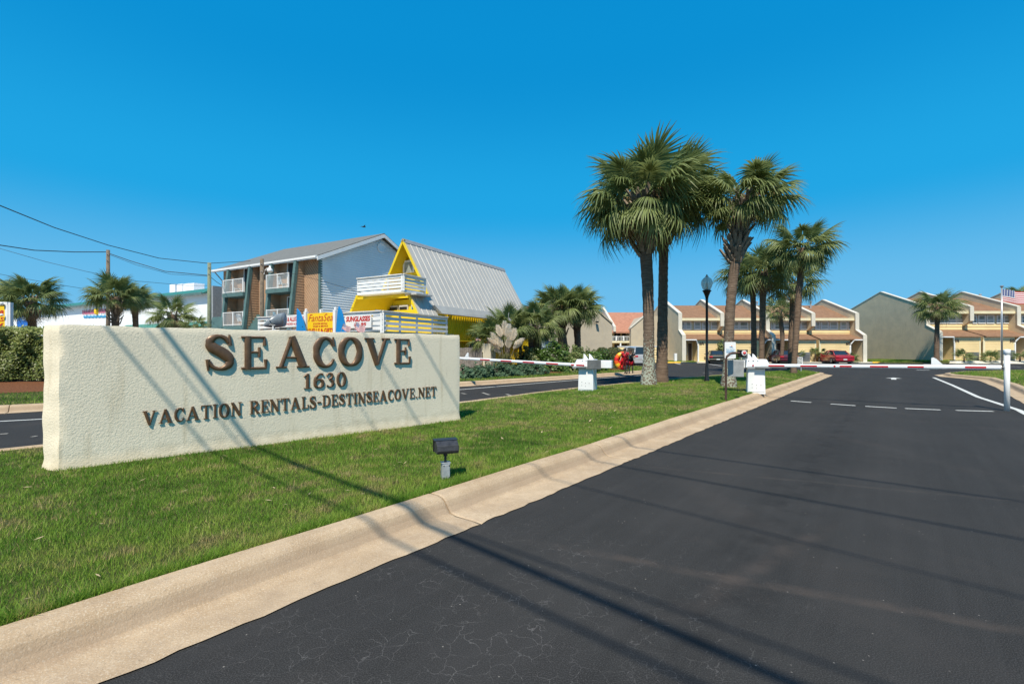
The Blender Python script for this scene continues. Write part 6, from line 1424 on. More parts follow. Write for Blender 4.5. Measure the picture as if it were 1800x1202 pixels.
def gate(label, px0, px1, pyb, zb, h, facing, armB, bands, dots, joints, s):
    """s=+1: arm leaves towards the picture's right"""
    c = G((px0+px1)/2, pyb, zb); T = thing('barrier_gate', label, 'barrier gate', c)
    u = Vector(facing).normalized(); fr = Frame((c.x, c.y), u, (-u.y, u.x)); w = .25; dpt = .26; z = zb
    m = MB(); m.hexa([fr.p(-w, -dpt, z-.05), fr.p(w, -dpt, z-.05), fr.p(w, dpt, z-.05), fr.p(-w, dpt, z-.05), fr.p(-w*.93, -dpt*.93, z+h-.26), fr.p(w*.93, -dpt*.93, z+h-.26), fr.p(w*.93, dpt*.93, z+h-.26), fr.p(-w*.93, dpt*.93, z+h-.26)]); cab = m.build('cabinet', M['whitemetal'], T, bevel=.012)
    m = MB(); m.hexa([fr.p(-w*.90, -dpt-.012, z+.02), fr.p(w*.90, -dpt-.012, z+.02), fr.p(w*.90, -dpt+.004, z+.02), fr.p(-w*.90, -dpt+.004, z+.02), fr.p(-w*.84, -dpt*.94-.010, z+h-.30), fr.p(w*.84, -dpt*.94-.010, z+h-.30), fr.p(w*.84, -dpt*.94+.006, z+h-.30), fr.p(-w*.84, -dpt*.94+.006, z+h-.30)]); m.build('service_door', M['white'], cab, bevel=.004)
    m = MB()
    for x, zz in ((-.12, .25), (.0, .22), (.12, .22), (-.12, .14), (.0, .12)): m.box(x-.008, x+.008, -dpt-.02, -dpt-.0125, z+zz, z+zz+.016, fr)
    m.build('bolt', M['darkgrey'], cab)
    # hood above: long housing along u
    a0, a1 = (-.45, .30) if s < 0 else (-.30, .45)
    m = MB(); y0, y1 = -dpt*1.25, dpt*1.0; zl = z+h-.255; zt = z+h
    e0 = .17 if s < 0 else .03; e1 = .03 if s < 0 else .17
    m.hexa([fr.p(a0+(.05 if s < 0 else 0), y0, zl), fr.p(a1-(.05 if s > 0 else 0), y0, zl), fr.p(a1-(.05 if s > 0 else 0), y1, zl), fr.p(a0+(.05 if s < 0 else 0), y1, zl), fr.p(a0+e0, y0+.02, zt), fr.p(a1-e1, y0+.02, zt), fr.p(a1-e1, y1-.02, zt), fr.p(a0+e0, y1-.02, zt)]); hood = m.build('hood', M['whitemetal'], T, bevel=.015)
    m = MB(); m.box(a0+.04, a1-.04, y0-.015, y0-.002, zl-.03, zl+.03, fr); m.build('hood_slot', M['grey'], hood)
    # counterweight box on the far side of the arm
    b0, b1 = (.31, .80) if s < 0 else (-.80, -.31)
    m = MB(); m.box(b0, b1, -.13, .10, zl-.02, zt-.03, fr); cw = m.build('counterweight_box', M['whitemetal'], T, bevel=.01)
    if s < 0: m = MB(); m.box(.08, .52, y0-.055, y0-.03, zl-.05, zt-.01, fr); m.build('grey_plate', M['darkgrey'], cw, bevel=.02)
    else: m = MB(); m.box(-.80, -.34, -.165, -.135, zl-.30, zt-.03, fr); m.build('grey_plate', M['grey'], cw, bevel=.01)
    for x in (((-.05), .13) if s < 0 else (-.18, -.05)):
        m = MB(); m.prism([fr.p(x-.05, -.13, zt+.002), fr.p(x+.10, -.13, zt+.002), fr.p(x+.0, -.13, zt+.15), fr.p(x-.05, -.13, zt+.18)], fr.v*.03); m.build('fin', M['whitemetal'], hood)
        m = MB(); m.box(x-.05, x-.03, y0+.0, y0+.012, zt-.05, zt-.03, fr); m.box(x+.07, x+.09, y0+.0, y0+.012, zt-.05, zt-.03, fr); m.build('bolt', M['black'], hood)
    A = fr.p(-.12 if s < 0 else .12, y0-.03, zl+.07)
    arm_between(T, A, armB, bands, dots, joints)
    # arm clamp
    m = MB(); q0, q1 = (-.28, .04) if s < 0 else (-.04, .36); m.box(q0, q1, y0-.10, y0-.01, zl+.0, zl+.035, fr); m.box(q0, q1, y0-.1, y0-.06, zl+.036, zl+.045, fr); m.build('arm_clamp', M['grey'], hood)
    return T
gate('white barrier gate on the left, its striped arm crossing the left lane', 1016, 1050, 684.5, .20, .98, (.92, -.40), (-3.35, 20.9, 1.17), [(845, 862), (881, 900), (920, 940), (961, 982), (1005, 1028)], [826], [822], -1)
gate('white barrier gate on the right, its striped arm crossing the drive', 1313, 1343, 688.5, .17, 1.02, (.93, -.36), (PP.x-.12, PP.y+.02, 1.06), [(1351, 1379), (1407, 1436), (1476, 1497), (1529, 1561), (1595, 1629), (1696, 1733)], [1467, 1324], [1643], 1)
# ------------------------------------------------------------------ bent post with stop lamp, board on the palm
def stop_post():
    b = G(1276, 703.5, .17); d = b.y; T = thing('lamp_stand', 'bent brown steel post carrying a round red stop lamp in a black hood', 'stop lamp', b)
    pts = [(b.x, d, b.z-.05), (b.x, d, Zat(632, d)), Wp(1277, 627.5, d), Wp(1283, 622, d), Wp(1287, 620.5, d), Wp(1300, 620.5, d)]
    m = MB(); m.tube(pts, .032, 4); m.build('post', M['brownpost'], T)
    c = Wp(1306, 621, d); m = MB(); m.hexa([(c.x-.08, d-.03, c.z-.10), (c.x+.07, d-.03, c.z-.10), (c.x+.07, d+.12, c.z-.10), (c.x-.08, d+.12, c.z-.10), (c.x-.095, d-.08, c.z+.095), (c.x+.10, d-.08, c.z+.095), (c.x+.10, d+.12, c.z+.095), (c.x-.095, d+.12, c.z+.095)]); hd = m.build('lamp_hood', M['black'], T, bevel=.008)
    m = MB(); f = Frame((c.x-.015, d-.085), (1, 0)); n = 20
    m.prism([(c.x-.01+.062*math.cos(a), d-.10, c.z+.01+.062*math.sin(a)*1.08) for a in [2*math.pi*k/n for k in range(n)]], (0, .04, 0)); m.build('lamp_rim', M['white'], hd)
    m = MB(); m.lathe((0, 0, 0), [(.042, 0), (.035, .014), (.0, .020)], 18); m.v = [(c.x-.01+v[0], d-.101-v[2], c.z+.01+v[1]) for v in m.v]; m.build('red_lens', M['red'], hd, smooth=True)
    m = MB(); m.hexa([(c.x-.06, d-.02, c.z-.15), (c.x+.05, d-.02, c.z-.15), (c.x+.05, d+.1, c.z-.15), (c.x-.06, d+.1, c.z-.15), (c.x-.06, d-.02, c.z-.102), (c.x+.05, d-.02, c.z-.102), (c.x+.05, d+.1, c.z-.102), (c.x-.06, d+.1, c.z-.102)]); m.build('lamp_base', M['creamtrim'], hd)
    m = MB(); q = Wp(1312, 625, 14.3)
stop_post()
def trunk_board():
    d = 14.6; a, b = Wp(1274, 630, d), Wp(1293.5, 601, d); T = thing('notice_board', 'white notice board with a small blue logo fixed to a palm trunk', 'sign', ((a.x+b.x)/2, d, a.z)); r = .03
    pts = []
    for cx_, cz, a0 in ((a.x+r, a.z+r, math.pi), (b.x-r, a.z+r, 1.5*math.pi), (b.x-r, b.z-r, 0), (a.x+r, b.z-r, .5*math.pi)):
        for k in range(4): an = a0+k*math.pi/6; pts.append((cx_+r*math.cos(an), d, cz+r*math.sin(an)))
    m = MB(); m.prism(pts, (0, .012, 0)); m.build('board', M['white'], T)
    w = b.x-a.x; h = b.z-a.z; Z = lambda f: a.z+h*f; X = lambda f: a.x+w*f
    m = MB(); m.box(X(.15), X(.85), d-.006, d-.003, Z(.345), Z(.46)); m.build('blue_band', M['signblue'], T)
    text('lettering', 'SEACOVE', (X(.2), d-.007, Z(.37)), (1, 0, 0), (0, 0, 1), w*.6, h*.065, M['white'], T, out=(0, -1, 0), thick=.002)
    text('lettering', 'Destin Seacove', (X(.12), d-.004, Z(.50)), (1, 0, 0), (0, 0, 1), w*.76, h*.10, M['signblue'], T, shear=.25, bold=0, out=(0, -1, 0), thick=.002)
    m = MB(); m.add([(X(.38), d-.005, Z(.68)), (X(.80), d-.005, Z(.64)), (X(.66), d-.005, Z(.70)), (X(.50), d-.005, Z(.72))], [(0, 1, 2, 3)]); m.build('wave_logo', M['signblue'], T)
    m = MB(); m.prism([(X(.63)+.018*math.cos(k), d-.005, Z(.745)+.018*math.sin(k)) for k in [i*.63 for i in range(10)]], (0, .003, 0)); m.build('sun_logo', M['orange'], T)
    m = MB(); 
    for i, zz in enumerate((.24, .17)): m.box(X(.2), X(.8-.1*i), d-.005, d-.003, Z(zz), Z(zz)+.012)
    m.build('print_line', M['paleblue'], T)
trunk_board()
def oneway():
    d = 27.5; a, b = Wp(1400, 640, d), Wp(1411, 627.5, d); T = thing('one_way_sign', 'small white ONE WAY sign beside the slender palm', 'sign', (b.x-.2, d, .2))
    m = MB(); m.box(a.x, b.x, d, d+.02, a.z, b.z); m.build('board', M['white'], T)
    for s, f0, f1 in (('ONE', .62, .92), ('WAY', .26, .54)): text('lettering', s, (a.x+.04, d-.002, a.z+(b.z-a.z)*f0), (1, 0, 0), (0, 0, 1), (b.x-a.x)-.08, (b.z-a.z)*(f1-f0), M['black'], T, bold=.01, out=(0, -1, 0))
    m = MB(); zz = a.z+(b.z-a.z)*.12; m.add([(a.x+.03, d-.004, zz-.02), (b.x-.10, d-.004, zz-.02), (b.x-.10, d-.004, zz+.02), (a.x+.03, d-.004, zz+.02), (b.x-.10, d-.004, zz-.045), (b.x-.03, d-.004, zz), (b.x-.10, d-.004, zz+.045)], [(0, 1, 2, 3), (4, 5, 6)]); m.build('arrow', M['black'], T)
    m = MB(); m.box(b.x-.10, b.x-.05, d+.022, d+.06, .15, b.z-.02); m.build('post', M['galv'], T)
oneway()
# ------------------------------------------------------------------ flag pole
def flag_mesh(w, h, wave, seed):
    nx, nz = 26, 26; vs = []; fs = []; mi = []
    for i in range(nx+1):
        for j in range(nz+1):
            x = i/nx; z = j/nz; y = wave*math.sin(x*7+seed+z*1.5)*x**.6; vs.append((x*w*.96+.02*math.sin(x*9)*w, y, -h*(1-z)-.32*h*x**1.3+.05*h*math.sin(x*8+seed)))
    for i in range(nx):
        for j in range(nz):
            fs.append((i*(nz+1)+j, (i+1)*(nz+1)+j, (i+1)*(nz+1)+j+1, i*(nz+1)+j+1)); st = j//2; c = 0 if st % 2 == 0 else 2
            if i < 10 and j >= 12: c = 1 if ((i % 2) ^ (j % 2)) or i % 2 == 0 else 2
            mi.append(c)
    return vs, fs, mi
def flag(parent, loc, w, h, rz, wave=.08, seed=1.0, tilt=0):
    vs, fs, mi = flag_mesh(w, h, wave, seed); R = Matrix.Rotation(rz, 3, 'Z') @ Matrix.Rotation(tilt, 3, 'Y'); m = MB()
    m.add([Vector(loc)+R @ Vector(v) for v in vs], fs); m.mi = mi; return m.build('flag', [M['flagred'], M['flagblue'], M['flagwhite']], parent, smooth=True)
def flagpole():
    b = G(1761, 650.5, .145); T = thing('flag_pole', 'tall grey flag pole flying the stars and stripes on the right', 'flag pole', b); top = Zat(505, b.y)
    m = MB(); m.tube([b, (b.x, b.y, top)], [.06, .04], 10); m.build('pole', M['steel'], T, smooth=True)
    m = MB(); m.lathe((b.x, b.y, top), [(.04, 0), (.09, .03), (.10, .08), (.05, .12)], 10); m.build('truck_cap', M['steel'], T)
    m = MB(); m.tube([(b.x-.06, b.y, top), (b.x-.07, b.y, .6)], .006, 4); m.build('halyard', M['flagwhite'], T)
    flag(T, (b.x+.05, b.y, Zat(509.5, b.y)), 1.75, .80, -.2, .10, 1.2)
flagpole()
# ------------------------------------------------------------------ cars
def carpaint(name, col): 
    m = mat(name, col, .28, .15, spec=.6); m.node_tree.nodes['Principled BSDF'].inputs['Coat Weight'].default_value = .7; return m
M['carglass'] = mat('car_glass', (0.02, 0.03, 0.035), .05, spec=.9); M['tyre'] = mat('tyre', (0.012, 0.012, 0.012), .85); M['rim'] = mat('rim', (0.35, 0.35, 0.36), .35, .6)
M['taillight'] = mat('tail_light', (0.45, 0.01, 0.02), .2, spec=.8); M['headlight'] = mat('head_light', (0.7, 0.72, 0.72), .1, spec=.8); M['plate'] = mat('number_plate', (0.62, 0.66, 0.64), .5); M['plastic'] = mat('black_plastic', (0.02, 0.02, 0.02), .6)
def car(label, px, d, rz, paint, z0=0.0, suv=False, L=4.75):
    T = thing('parked_car', label, 'car', (Xat(px, d), d, z0), rz, 'cars parked at the houses'); hl = L/2
    if not suv:
        st = [(-hl, .52, .70, .80), (-hl+.06, .34, .84, .88), (-hl+.35, .24, .92, .90), (-1.35, .20, .95, .91), (-.6, .20, .93, .92), (.6, .20, .91, .92), (1.15, .20, .88, .91), (hl-.5, .22, .76, .88), (hl-.10, .32, .64, .80), (hl, .42, .55, .70)]
        cab = [(-1.75, .93, .70, .62), (-1.05, 1.34, .75, .55), (-.35, 1.42, .77, .57), (.25, 1.40, .77, .56), (1.15, .90, .74, .66)]
    else:
        st = [(-hl, .50, .95, .82), (-hl+.06, .32, 1.05, .88), (-hl+.35, .26, 1.08, .91), (-1.35, .24, 1.08, .92), (-.6, .24, 1.06, .93), (.6, .24, 1.04, .93), (1.15, .24, 1.0, .92), (hl-.5, .26, .92, .89), (hl-.10, .36, .80, .82), (hl, .45, .65, .72)]
        cab = [(-hl+.10, 1.04, .78, .74), (-hl+.35, 1.66, .74, .62), (-.8, 1.74, .76, .63), (.3, 1.68, .76, .62), (1.25, 1.0, .78, .7)]
    m = MB(); vs = []; n = 12
    for y, zb, zt, hw in st:
        for x, z in ((-.86, zb), (-.97, zb+.10), (-1.0, (zb+zt)/2), (-.97, zt-.12), (-.88, zt-.02), (-.5, zt+.015), (.5, zt+.015), (.88, zt-.02), (.97, zt-.12), (1.0, (zb+zt)/2), (.97, zb+.10), (.86, zb)): vs.append((x*hw, y, z))
    m.add(vs, [(i*n+k, i*n+(k+1) % n, (i+1)*n+(k+1) % n, (i+1)*n+k) for i in range(len(st)-1) for k in range(n)]+[tuple(range(n)), tuple((len(st)-1)*n+k for k in range(n-1, -1, -1))])
    body = m.build('body', paint, T, local=True, smooth=True); body.data.set_sharp_from_angle(angle=math.radians(35))
    m = MB(); vs = []
    for y, zt, wb, wt in cab:
        zb = .86 if not suv else 1.0
        for x, z in ((-wb-.06, zb), (-wb-.03, zb+(zt-zb)*.15), (-wt-.03, zt-.06), (-wt+.06, zt), (wt-.06, zt), (wt+.03, zt-.06), (wb+.03, zb+(zt-zb)*.15), (wb+.06, zb)): vs.append((x, y, z))
    n = 8; k_ = len(cab); m.add(vs, [(i*n+k, i*n+(k+1) % n, (i+1)*n+(k+1) % n, (i+1)*n+k) for i in range(k_-1) for k in range(n)]+[tuple(range(n)), tuple((k_-1)*n+k for k in range(n-1, -1, -1))])
    m.build('windows', M['carglass'], T, local=True, smooth=False)
    # roof skin and pillars in body colour
    m = MB(); c1, c3 = cab[1], cab[-2]
    vs = []
    for y, zt, wb, wt in cab[1:-1]:
        for x, z in ((-wt-.045, zt-.05), (-wt+.05, zt+.02), (wt-.05, zt+.02), (wt+.045, zt-.05)): vs.append((x, y, z))
    q = len(cab)-2; m.add(vs, [(i*4+k, i*4+k+1, (i+1)*4+k+1, (i+1)*4+k) for i in range(q-1) for k in range(3)])
    for s in (-1, 1):
        a, b_ = cab[0], cab[1]; m.tube([(s*(a[2]+.03), a[0], a[1]-.02), (s*(b_[3]+.02), b_[0], b_[1]-.02)], .05, 6)
        a, b_ = cab[-1], cab[-2]; m.tube([(s*(a[2]+.03), a[0], a[1]-.02), (s*(b_[3]+.02), b_[0], b_[1]-.02)], .035, 6)
        mid = cab[2]; m.tube([(s*(mid[2]+.045), -.15, .9), (s*(mid[3]+.02), -.2, mid[1]-.05)], .03, 6)
    m.build('roof', paint, T, local=True, smooth=True)
    for y, nm in ((-hl+.95, 'rear'), (hl-.90, 'front')):
        for s in (-1, 1):
            R = .32 if not suv else .36; c = (s*.80, y, R); m = MB(); pr = [(R-.11, -.11), (R-.02, -.11), (R, -.07), (R, .07), (R-.02, .11), (R-.11, .11)]; m.lathe((0, 0, 0), pr, 18); m.v = [(c[0]+v[2], c[1]+v[0], c[2]+v[1]) for v in m.v]; w = m.build('wheel', M['tyre'], T, local=True)
            m = MB(); m.lathe((0, 0, 0), [(.0, .0), (R-.12, .0), (R-.115, .03), (.05, .015), (.0, .02)], 14); m.v = [(c[0]+s*(.095+v[2]), c[1]+v[0], c[2]+v[1]) for v in m.v]; m.build('rim', M['rim'], w, local=True)
            m = MB(); m.lathe((0, 0, 0), [(R+.05, -.02), (R+.05, .02)], 16); m.v = [(s*.86+v[2], c[1]+v[0], c[2]+v[1]+.02) for v in m.v]; m.build('wheel_arch', M['plastic'], T, local=True)
    zt = .80 if not suv else .98
    for s in (-1, 1):
        m = MB(); m.box(min(s*.52, s*.86), max(s*.52, s*.86), -hl-.012, -hl+.10, zt-.16, zt+.0); m.build('tail_light', M['taillight'], T, local=True, bevel=.02)
        m = MB(); m.box(min(s*.45, s*.78), max(s*.45, s*.78), hl-.16, hl-.05, .55, .68); m.build('headlight', M['headlight'], T, local=True)
        m = MB(); m.box(min(s*.92, s*1.08), max(s*.92, s*1.08), .75, .92, .90, 1.02); m.build('wing_mirror', paint, T, local=True, bevel=.02)
    m = MB(); m.box(-.84, .84, -hl-.05, -hl+.1, .30, .50); m.build('bumper', paint, T, local=True, bevel=.04)
    m = MB(); m.box(-.17, .17, -hl-.062, -hl-.051, .40 if not suv else .6, .52 if not suv else .75); m.build('number_plate', M['plate'], T, local=True)
    m = MB(); m.box(-.78, .78, -hl+.02, hl-.1, .14, .26); m.build('underbody', M['plastic'], T, local=True)
    return T
car('bright red sedan parked beside the dark red one', 1467, 51.0, -.21, carpaint('red_paint', (0.36, 0.012, 0.025)))
car('dark maroon sedan partly behind the palm trunks', 1374, 51.5, -.22, carpaint('maroon_paint', (0.09, 0.008, 0.018)))
car('dark green sedan behind the black lamp post', 1258, 52.0, -.30, carpaint('green_paint', (0.035, 0.035, 0.022)))
car('silver sport utility car behind the people with the float', 1113, 43.0, .15, carpaint('silver_paint', (0.42, 0.43, 0.44)), suv=True, L=4.6)
# ------------------------------------------------------------------ people carrying a beach float
def person(label, loc, rz, H, joints, cloth, skin, hair, shorts):
    T = thing('person', label, 'person', loc, rz, 'people walking on the kerb')
    def skinmesh(name, pts, edges, rad, m):
        me = bpy.data.meshes.new(name); me.from_pydata([Vector(p)*H for p in pts], edges, []); me.materials.append(m); o = bpy.data.objects.new(name, me); COL.objects.link(o); o.parent = T
        sk = o.modifiers.new('skin', 'SKIN'); 
        for i, r_ in enumerate(rad): me.skin_vertices[0].data[i].radius = (r_*H, r_*H)
        me.skin_vertices[0].data[0].use_root = True; sb = o.modifiers.new('sub', 'SUBSURF'); sb.levels = 1; sb.render_levels = 2; return o
    def mk(o_pts): pass
    P = joints
    names = ['pelvis', 'waist', 'chest', 'neck', 'head', 'crown', 'shL', 'elL', 'haL', 'shR', 'elR', 'haR', 'hiL', 'knL', 'anL', 'toL', 'hiR', 'knR', 'anR', 'toR']
    idx = {n: i for i, n in enumerate(names)}
    E = [('pelvis', 'waist'), ('waist', 'chest'), ('chest', 'neck'), ('neck', 'head'), ('head', 'crown'), ('chest', 'shL'), ('shL', 'elL'), ('elL', 'haL'), ('chest', 'shR'), ('shR', 'elR'), ('elR', 'haR'), ('pelvis', 'hiL'), ('hiL', 'knL'), ('knL', 'anL'), ('anL', 'toL'), ('pelvis', 'hiR'), ('hiR', 'knR'), ('knR', 'anR'), ('anR', 'toR')]
    Rd = dict(pelvis=.085, waist=.070, chest=.082, neck=.030, head=.055, crown=.045, shL=.036, elL=.024, haL=.020, shR=.036, elR=.024, haR=.020, hiL=.058, knL=.034, anL=.022, toL=.018, hiR=.058, knR=.034, anR=.022, toR=.018)
    import bpy as _b
    me = bpy.data.meshes.new('body'); me.from_pydata([Vector(P[n])*H for n in names], [(idx[a], idx[b]) for a, b in E], []); me.materials.append(skin)
    o = bpy.data.objects.new('body', me); COL.objects.link(o); o.parent = T; me.validate()
    o.modifiers.new('skin', 'SKIN')
    if not me.skin_vertices: 
        bm = bmesh.new(); bm.from_mesh(me); bm.verts.layers.skin.verify(); bm.to_mesh(me); bm.free()
    for i, n in enumerate(names): me.skin_vertices[0].data[i].radius = (Rd[n]*H, Rd[n]*H)
    me.skin_vertices[0].data[0].use_root = True
    sb = o.modifiers.new('sub', 'SUBSURF'); sb.levels = 1; sb.render_levels = 2
    V = lambda n: Vector(P[n])*H
    def tube(name, pts, rs, m): mb = MB(); mb.tube(pts, [r_*H for r_ in rs], 12); mb.build(name, m, T, local=True, smooth=True)
    tube('shirt', [V('pelvis'), V('waist'), V('chest'), V('chest').lerp(V('neck'), .6)], [.105, .092, .105, .06], cloth)
    for s in 'LR':
        tube('sleeve', [V('chest').lerp(V('sh'+s), .5), V('sh'+s), V('sh'+s).lerp(V('el'+s), .55)], [.06, .05, .042], cloth)
        tube('trouser_leg', [V('pelvis'), V('hi'+s), V('hi'+s).lerp(V('kn'+s), .75)], [.09, .078, .058], shorts)
        tube('shoe', [V('an'+s)+Vector((0, .02, -.015))*H, V('to'+s)], [.03, .024], M['tyre'])
        h = V('ha'+s); dirn = (V('ha'+s)-V('el'+s)).normalized()
        for k in range(5):
            mb = MB(); off = Vector(((k-2)*.009, .004*(k % 2), 0))*H; mb.tube([h+off, h+off*1.4+dirn*.028*H, h+off*1.3+dirn*.05*H+Vector((0, .01, 0))*H], [.0065*H, .006*H, .004*H], 5); mb.build('finger', skin, T, local=True)
    hd = V('head').lerp(V('crown'), .5); mb = MB(); mb.lathe(hd+Vector((0, -.008, -.01))*H, [(.0, -.01*H), (.060*H, .0), (.064*H, .03*H), (.05*H, .058*H), (.0, .075*H)], 14); mb.build('hair', hair, T, local=True, smooth=True)
    mb = MB(); fwd = Vector((0, 1, 0)); mb.tube([V('head')+fwd*.05*H, V('head')+fwd*.068*H+Vector((0, 0, -.01*H))], [.012*H, .008*H], 6); mb.build('nose', skin, T, local=True)
    for s in (-1, 1): mb = MB(); mb.tube([V('head')+Vector((s*.022, .045, .018))*H, V('head')+Vector((s*.022, .058, .018))*H], .007*H, 6); mb.build('eye', M['black'], T, local=True)
    for s in (-1, 1): mb = MB(); mb.tube([V('head')+Vector((s*.05, .0, .0))*H, V('head')+Vector((s*.064, .0, .015))*H], .012*H, 6); mb.build('ear', skin, T, local=True)
    mb = MB(); mb.box(-.018*H, .018*H, .052*H, .060*H, V('head').z-.032*H, V('head').z-.026*H); mb.build('mouth', M['signred'], T, local=True)
    return T
J1 = dict(pelvis=(0, 0, .52), waist=(0, .03, .62), chest=(0, .07, .74), neck=(0, .10, .83), head=(0, .13, .89), crown=(0, .14, .96), shL=(-.11, .07, .79), elL=(-.18, .14, .66), haL=(-.22, .26, .60), shR=(.11, .07, .79), elR=(.17, .02, .66), haR=(.18, .10, .55),
          hiL=(-.055, 0, .49), knL=(-.07, .12, .27), anL=(-.07, .06, .04), toL=(-.07, .15, .018), hiR=(.055, 0, .49), knR=(.065, -.02, .26), anR=(.065, -.16, .05), toR=(.065, -.08, .018))
J2 = dict(J1); J2.update(haL=(-.10, .30, .66), elL=(-.17, .16, .64), haR=(.12, .28, .62), elR=(.18, .14, .64), anL=(-.07, -.12, .05), toL=(-.07, -.04, .018), knL=(-.065, .0, .27), knR=(.065, .11, .27), anR=(.065, .08, .04), toR=(.065, .17, .018))
sk1 = mat('skin', (0.50, 0.27, 0.17), .55); hair1 = mat('dark_hair', (0.03, 0.018, 0.012), .7); M['fl_or'] = mat('float_orange', (0.80, 0.12, 0.015), .35); M['fl_ye'] = mat('float_yellow', (0.82, 0.50, 0.03), .35); M['fl_re'] = mat('float_red', (0.60, 0.02, 0.03), .35)
gq = G(1100, 657, .14); person('person in a red shirt walking behind the big orange beach float', (gq.x, gq.y, .155), math.radians(150), 1.42, J1, M['fl_re'], sk1, hair1, M['fl_re'])
gq2 = G(1109, 656.5, .14); person('person in a black top and red shorts beside the big orange beach float', (gq2.x, gq2.y, .155), math.radians(165), 1.38, J2, M['black'], sk1, hair1, M['fl_re'])
def beach_float():
    d = gq.y+.35; c = Wp(1096, 634, d); T = thing('beach_float', 'big round inflatable beach float in orange red and yellow', 'beach float', (c.x, c.y, c.z-.5)); n = 16
    for k in range(n):
        m = MB(); R = .40; r0 = .13; a0 = 2*math.pi*k/n; vs = []; q = 4; p = 10
        for i in range(q+1):
            a = a0+2*math.pi/n*i/q
            for j in range(p): b = 2*math.pi*j/p; rr = R+r0*math.cos(b)*(1-.06*(i in (0, q))); vs.append((c.x+rr*math.cos(a), c.y+r0*math.sin(b)*.9, c.z+rr*math.sin(a)))
        m.add(vs, [(i*p+j, i*p+(j+1) % p, (i+1)*p+(j+1) % p, (i+1)*p+j) for i in range(q) for j in range(p)]); m.build('panel', (M['fl_or'], M['fl_ye'], M['fl_or'], M['fl_re'])[k % 4], T, smooth=True)
    m = MB(); m.prism([(c.x+.36*math.cos(a), c.y+.02, c.z+.36*math.sin(a)) for a in [2*math.pi*k/20 for k in range(20)]], (0, .03, 0)); m.build('seat_net', M['fl_re'], T)
beach_float()
# ------------------------------------------------------------------ wheel stops, meter box
def wheelstop(label, pa, pb, py, z=0.0):
    a, b = G(pa, py, z), G(pb, py, z); T = MB(); T.hexa([(a.x, a.y-.11, z+.005), (b.x, b.y-.11, z+.005), (b.x, b.y+.11, z+.005), (a.x, a.y+.11, z+.005), (a.x, a.y-.06, z+.15), (b.x, b.y-.06, z+.15), (b.x, b.y+.06, z+.15), (a.x, a.y+.06, z+.15)])
    o = T.build('wheel_stop', M['yellowpaint'], None, bevel=.02); tag(o, label, 'wheel stop', 'yellow wheel stops')
wheelstop('yellow wheel stop in front of the left end wall of the first houses', 1168, 1196, 638.2); wheelstop('yellow wheel stop before the big grey end wall', 1533, 1563, 638); wheelstop('yellow wheel stop left of the flag pole', 1696, 1726, 638.2); wheelstop('yellow wheel stop at the right edge of the picture', 1789, 1812, 636.6)
wheelstop('yellow wheel stop under the maroon sedan', 1372, 1388, 638.8)
q = Wp(1187, 630, 52.9); m = MB(); m.box(q.x-.14, q.x+.14, 52.7, 53.0, .1, 1.05); tag(m.build('meter_box', M['white'], None, bevel=.02), 'small white utility box on the grass before the grey house wall', 'utility box')
# ------------------------------------------------------------------ utility poles and wires
def pole(label, px, pyt, d, r, m_, lamp=False):
    b = Wp(px, 640, d); b.z = .17; T = thing('utility_pole', label, 'utility pole', b, 0, 'wooden utility poles'); top = Zat(pyt, d)
    m = MB(); m.tube([b, (b.x, b.y, (b.z+top)/2), (b.x, b.y, top)], [r*1.1, r, r*.88], 12); m.build('pole', M[m_], T, smooth=True)
    for k in (.35, .8):
        m = MB(); m.tube([(b.x, b.y-r, top-k), (b.x+.12, b.y-r-.05, top-k+.02)], .02, 5); m.build('insulator', M['grey'], T)
    if lamp:
        m = MB(); m.tube([Wp(464, 482, d), Wp(466, 475, d), Wp(469, 472, d), Wp(473, 471, d)], .025, 6); m.build('lamp_arm', M['white'], T)
        c = Wp(474.5, 474, d); m = MB(); m.lathe(c, [(.0, .24), (.05, .22), (.07, .08), (.16, .02), (.17, -.1), (.12, -.16), (.0, -.17)], 12); m.build('lamp_head', M['white'], T, smooth=True)
    return b, top
pole('grey wooden pole rising left of centre among the shop palms', 190, 439.5, 34.5, .125, 'wood'); pole('greenish wooden pole at the corner of the white store', 368, 462, 33, .125, 'greenwood'); pole('brown wooden pole with a white lamp in front of the hotel', 460.5, 455, 28.6, .12, 'wood', True)
def wire(label, pts, r, sag=0.0):
    P = [Vector(p) for p in pts]; out = []
    for a, b in zip(P, P[1:]):
        for k in range(12): t = k/12; q = a.lerp(b, t); q.z -= sag*4*t*(1-t); out.append(q)
    out.append(P[-1]); m = MB(); m.tube(out, r, 6); o = m.build('power_line', M['cable'], None); tag(o, label, 'power line', 'overhead wires'); return o
wire('upper overhead wire sloping down across the left sky to the hotel', [Wp(-60, 340, 17), Wp(0, 361.5, 19), Wp(95, 400, 24), Wp(190, 431, 29), Wp(280, 454, 32), Wp(366, 463, 34), Wp(440, 459, 38)], .022)
wire('thick overhead wire meeting the left pole near its top', [Wp(-60, 425, 28), Wp(0, 431, 29), Wp(60, 440, 31), Wp(130, 443, 33), Wp(186, 443, 34.5)], .03)
wire('overhead wire pair from the left pole to the store corner pole', [Wp(193, 446, 34.5), Wp(230, 459, 34), Wp(290, 477, 33.5), Wp(364, 484, 33)], .026)
wire('thin overhead wire just below the one between the two wooden poles', [Wp(193, 448, 34.5), Wp(240, 466, 34), Wp(300, 482, 33.5), Wp(364, 485.5, 33)], .014)
wire('thin wire crossing the left sky below the thick one', [Wp(-60, 421, 30), Wp(0, 437, 30), Wp(80, 460, 31), Wp(155, 478, 32), Wp(240, 494, 34), Wp(330, 502, 40), Wp(366, 502, 33)], .014)
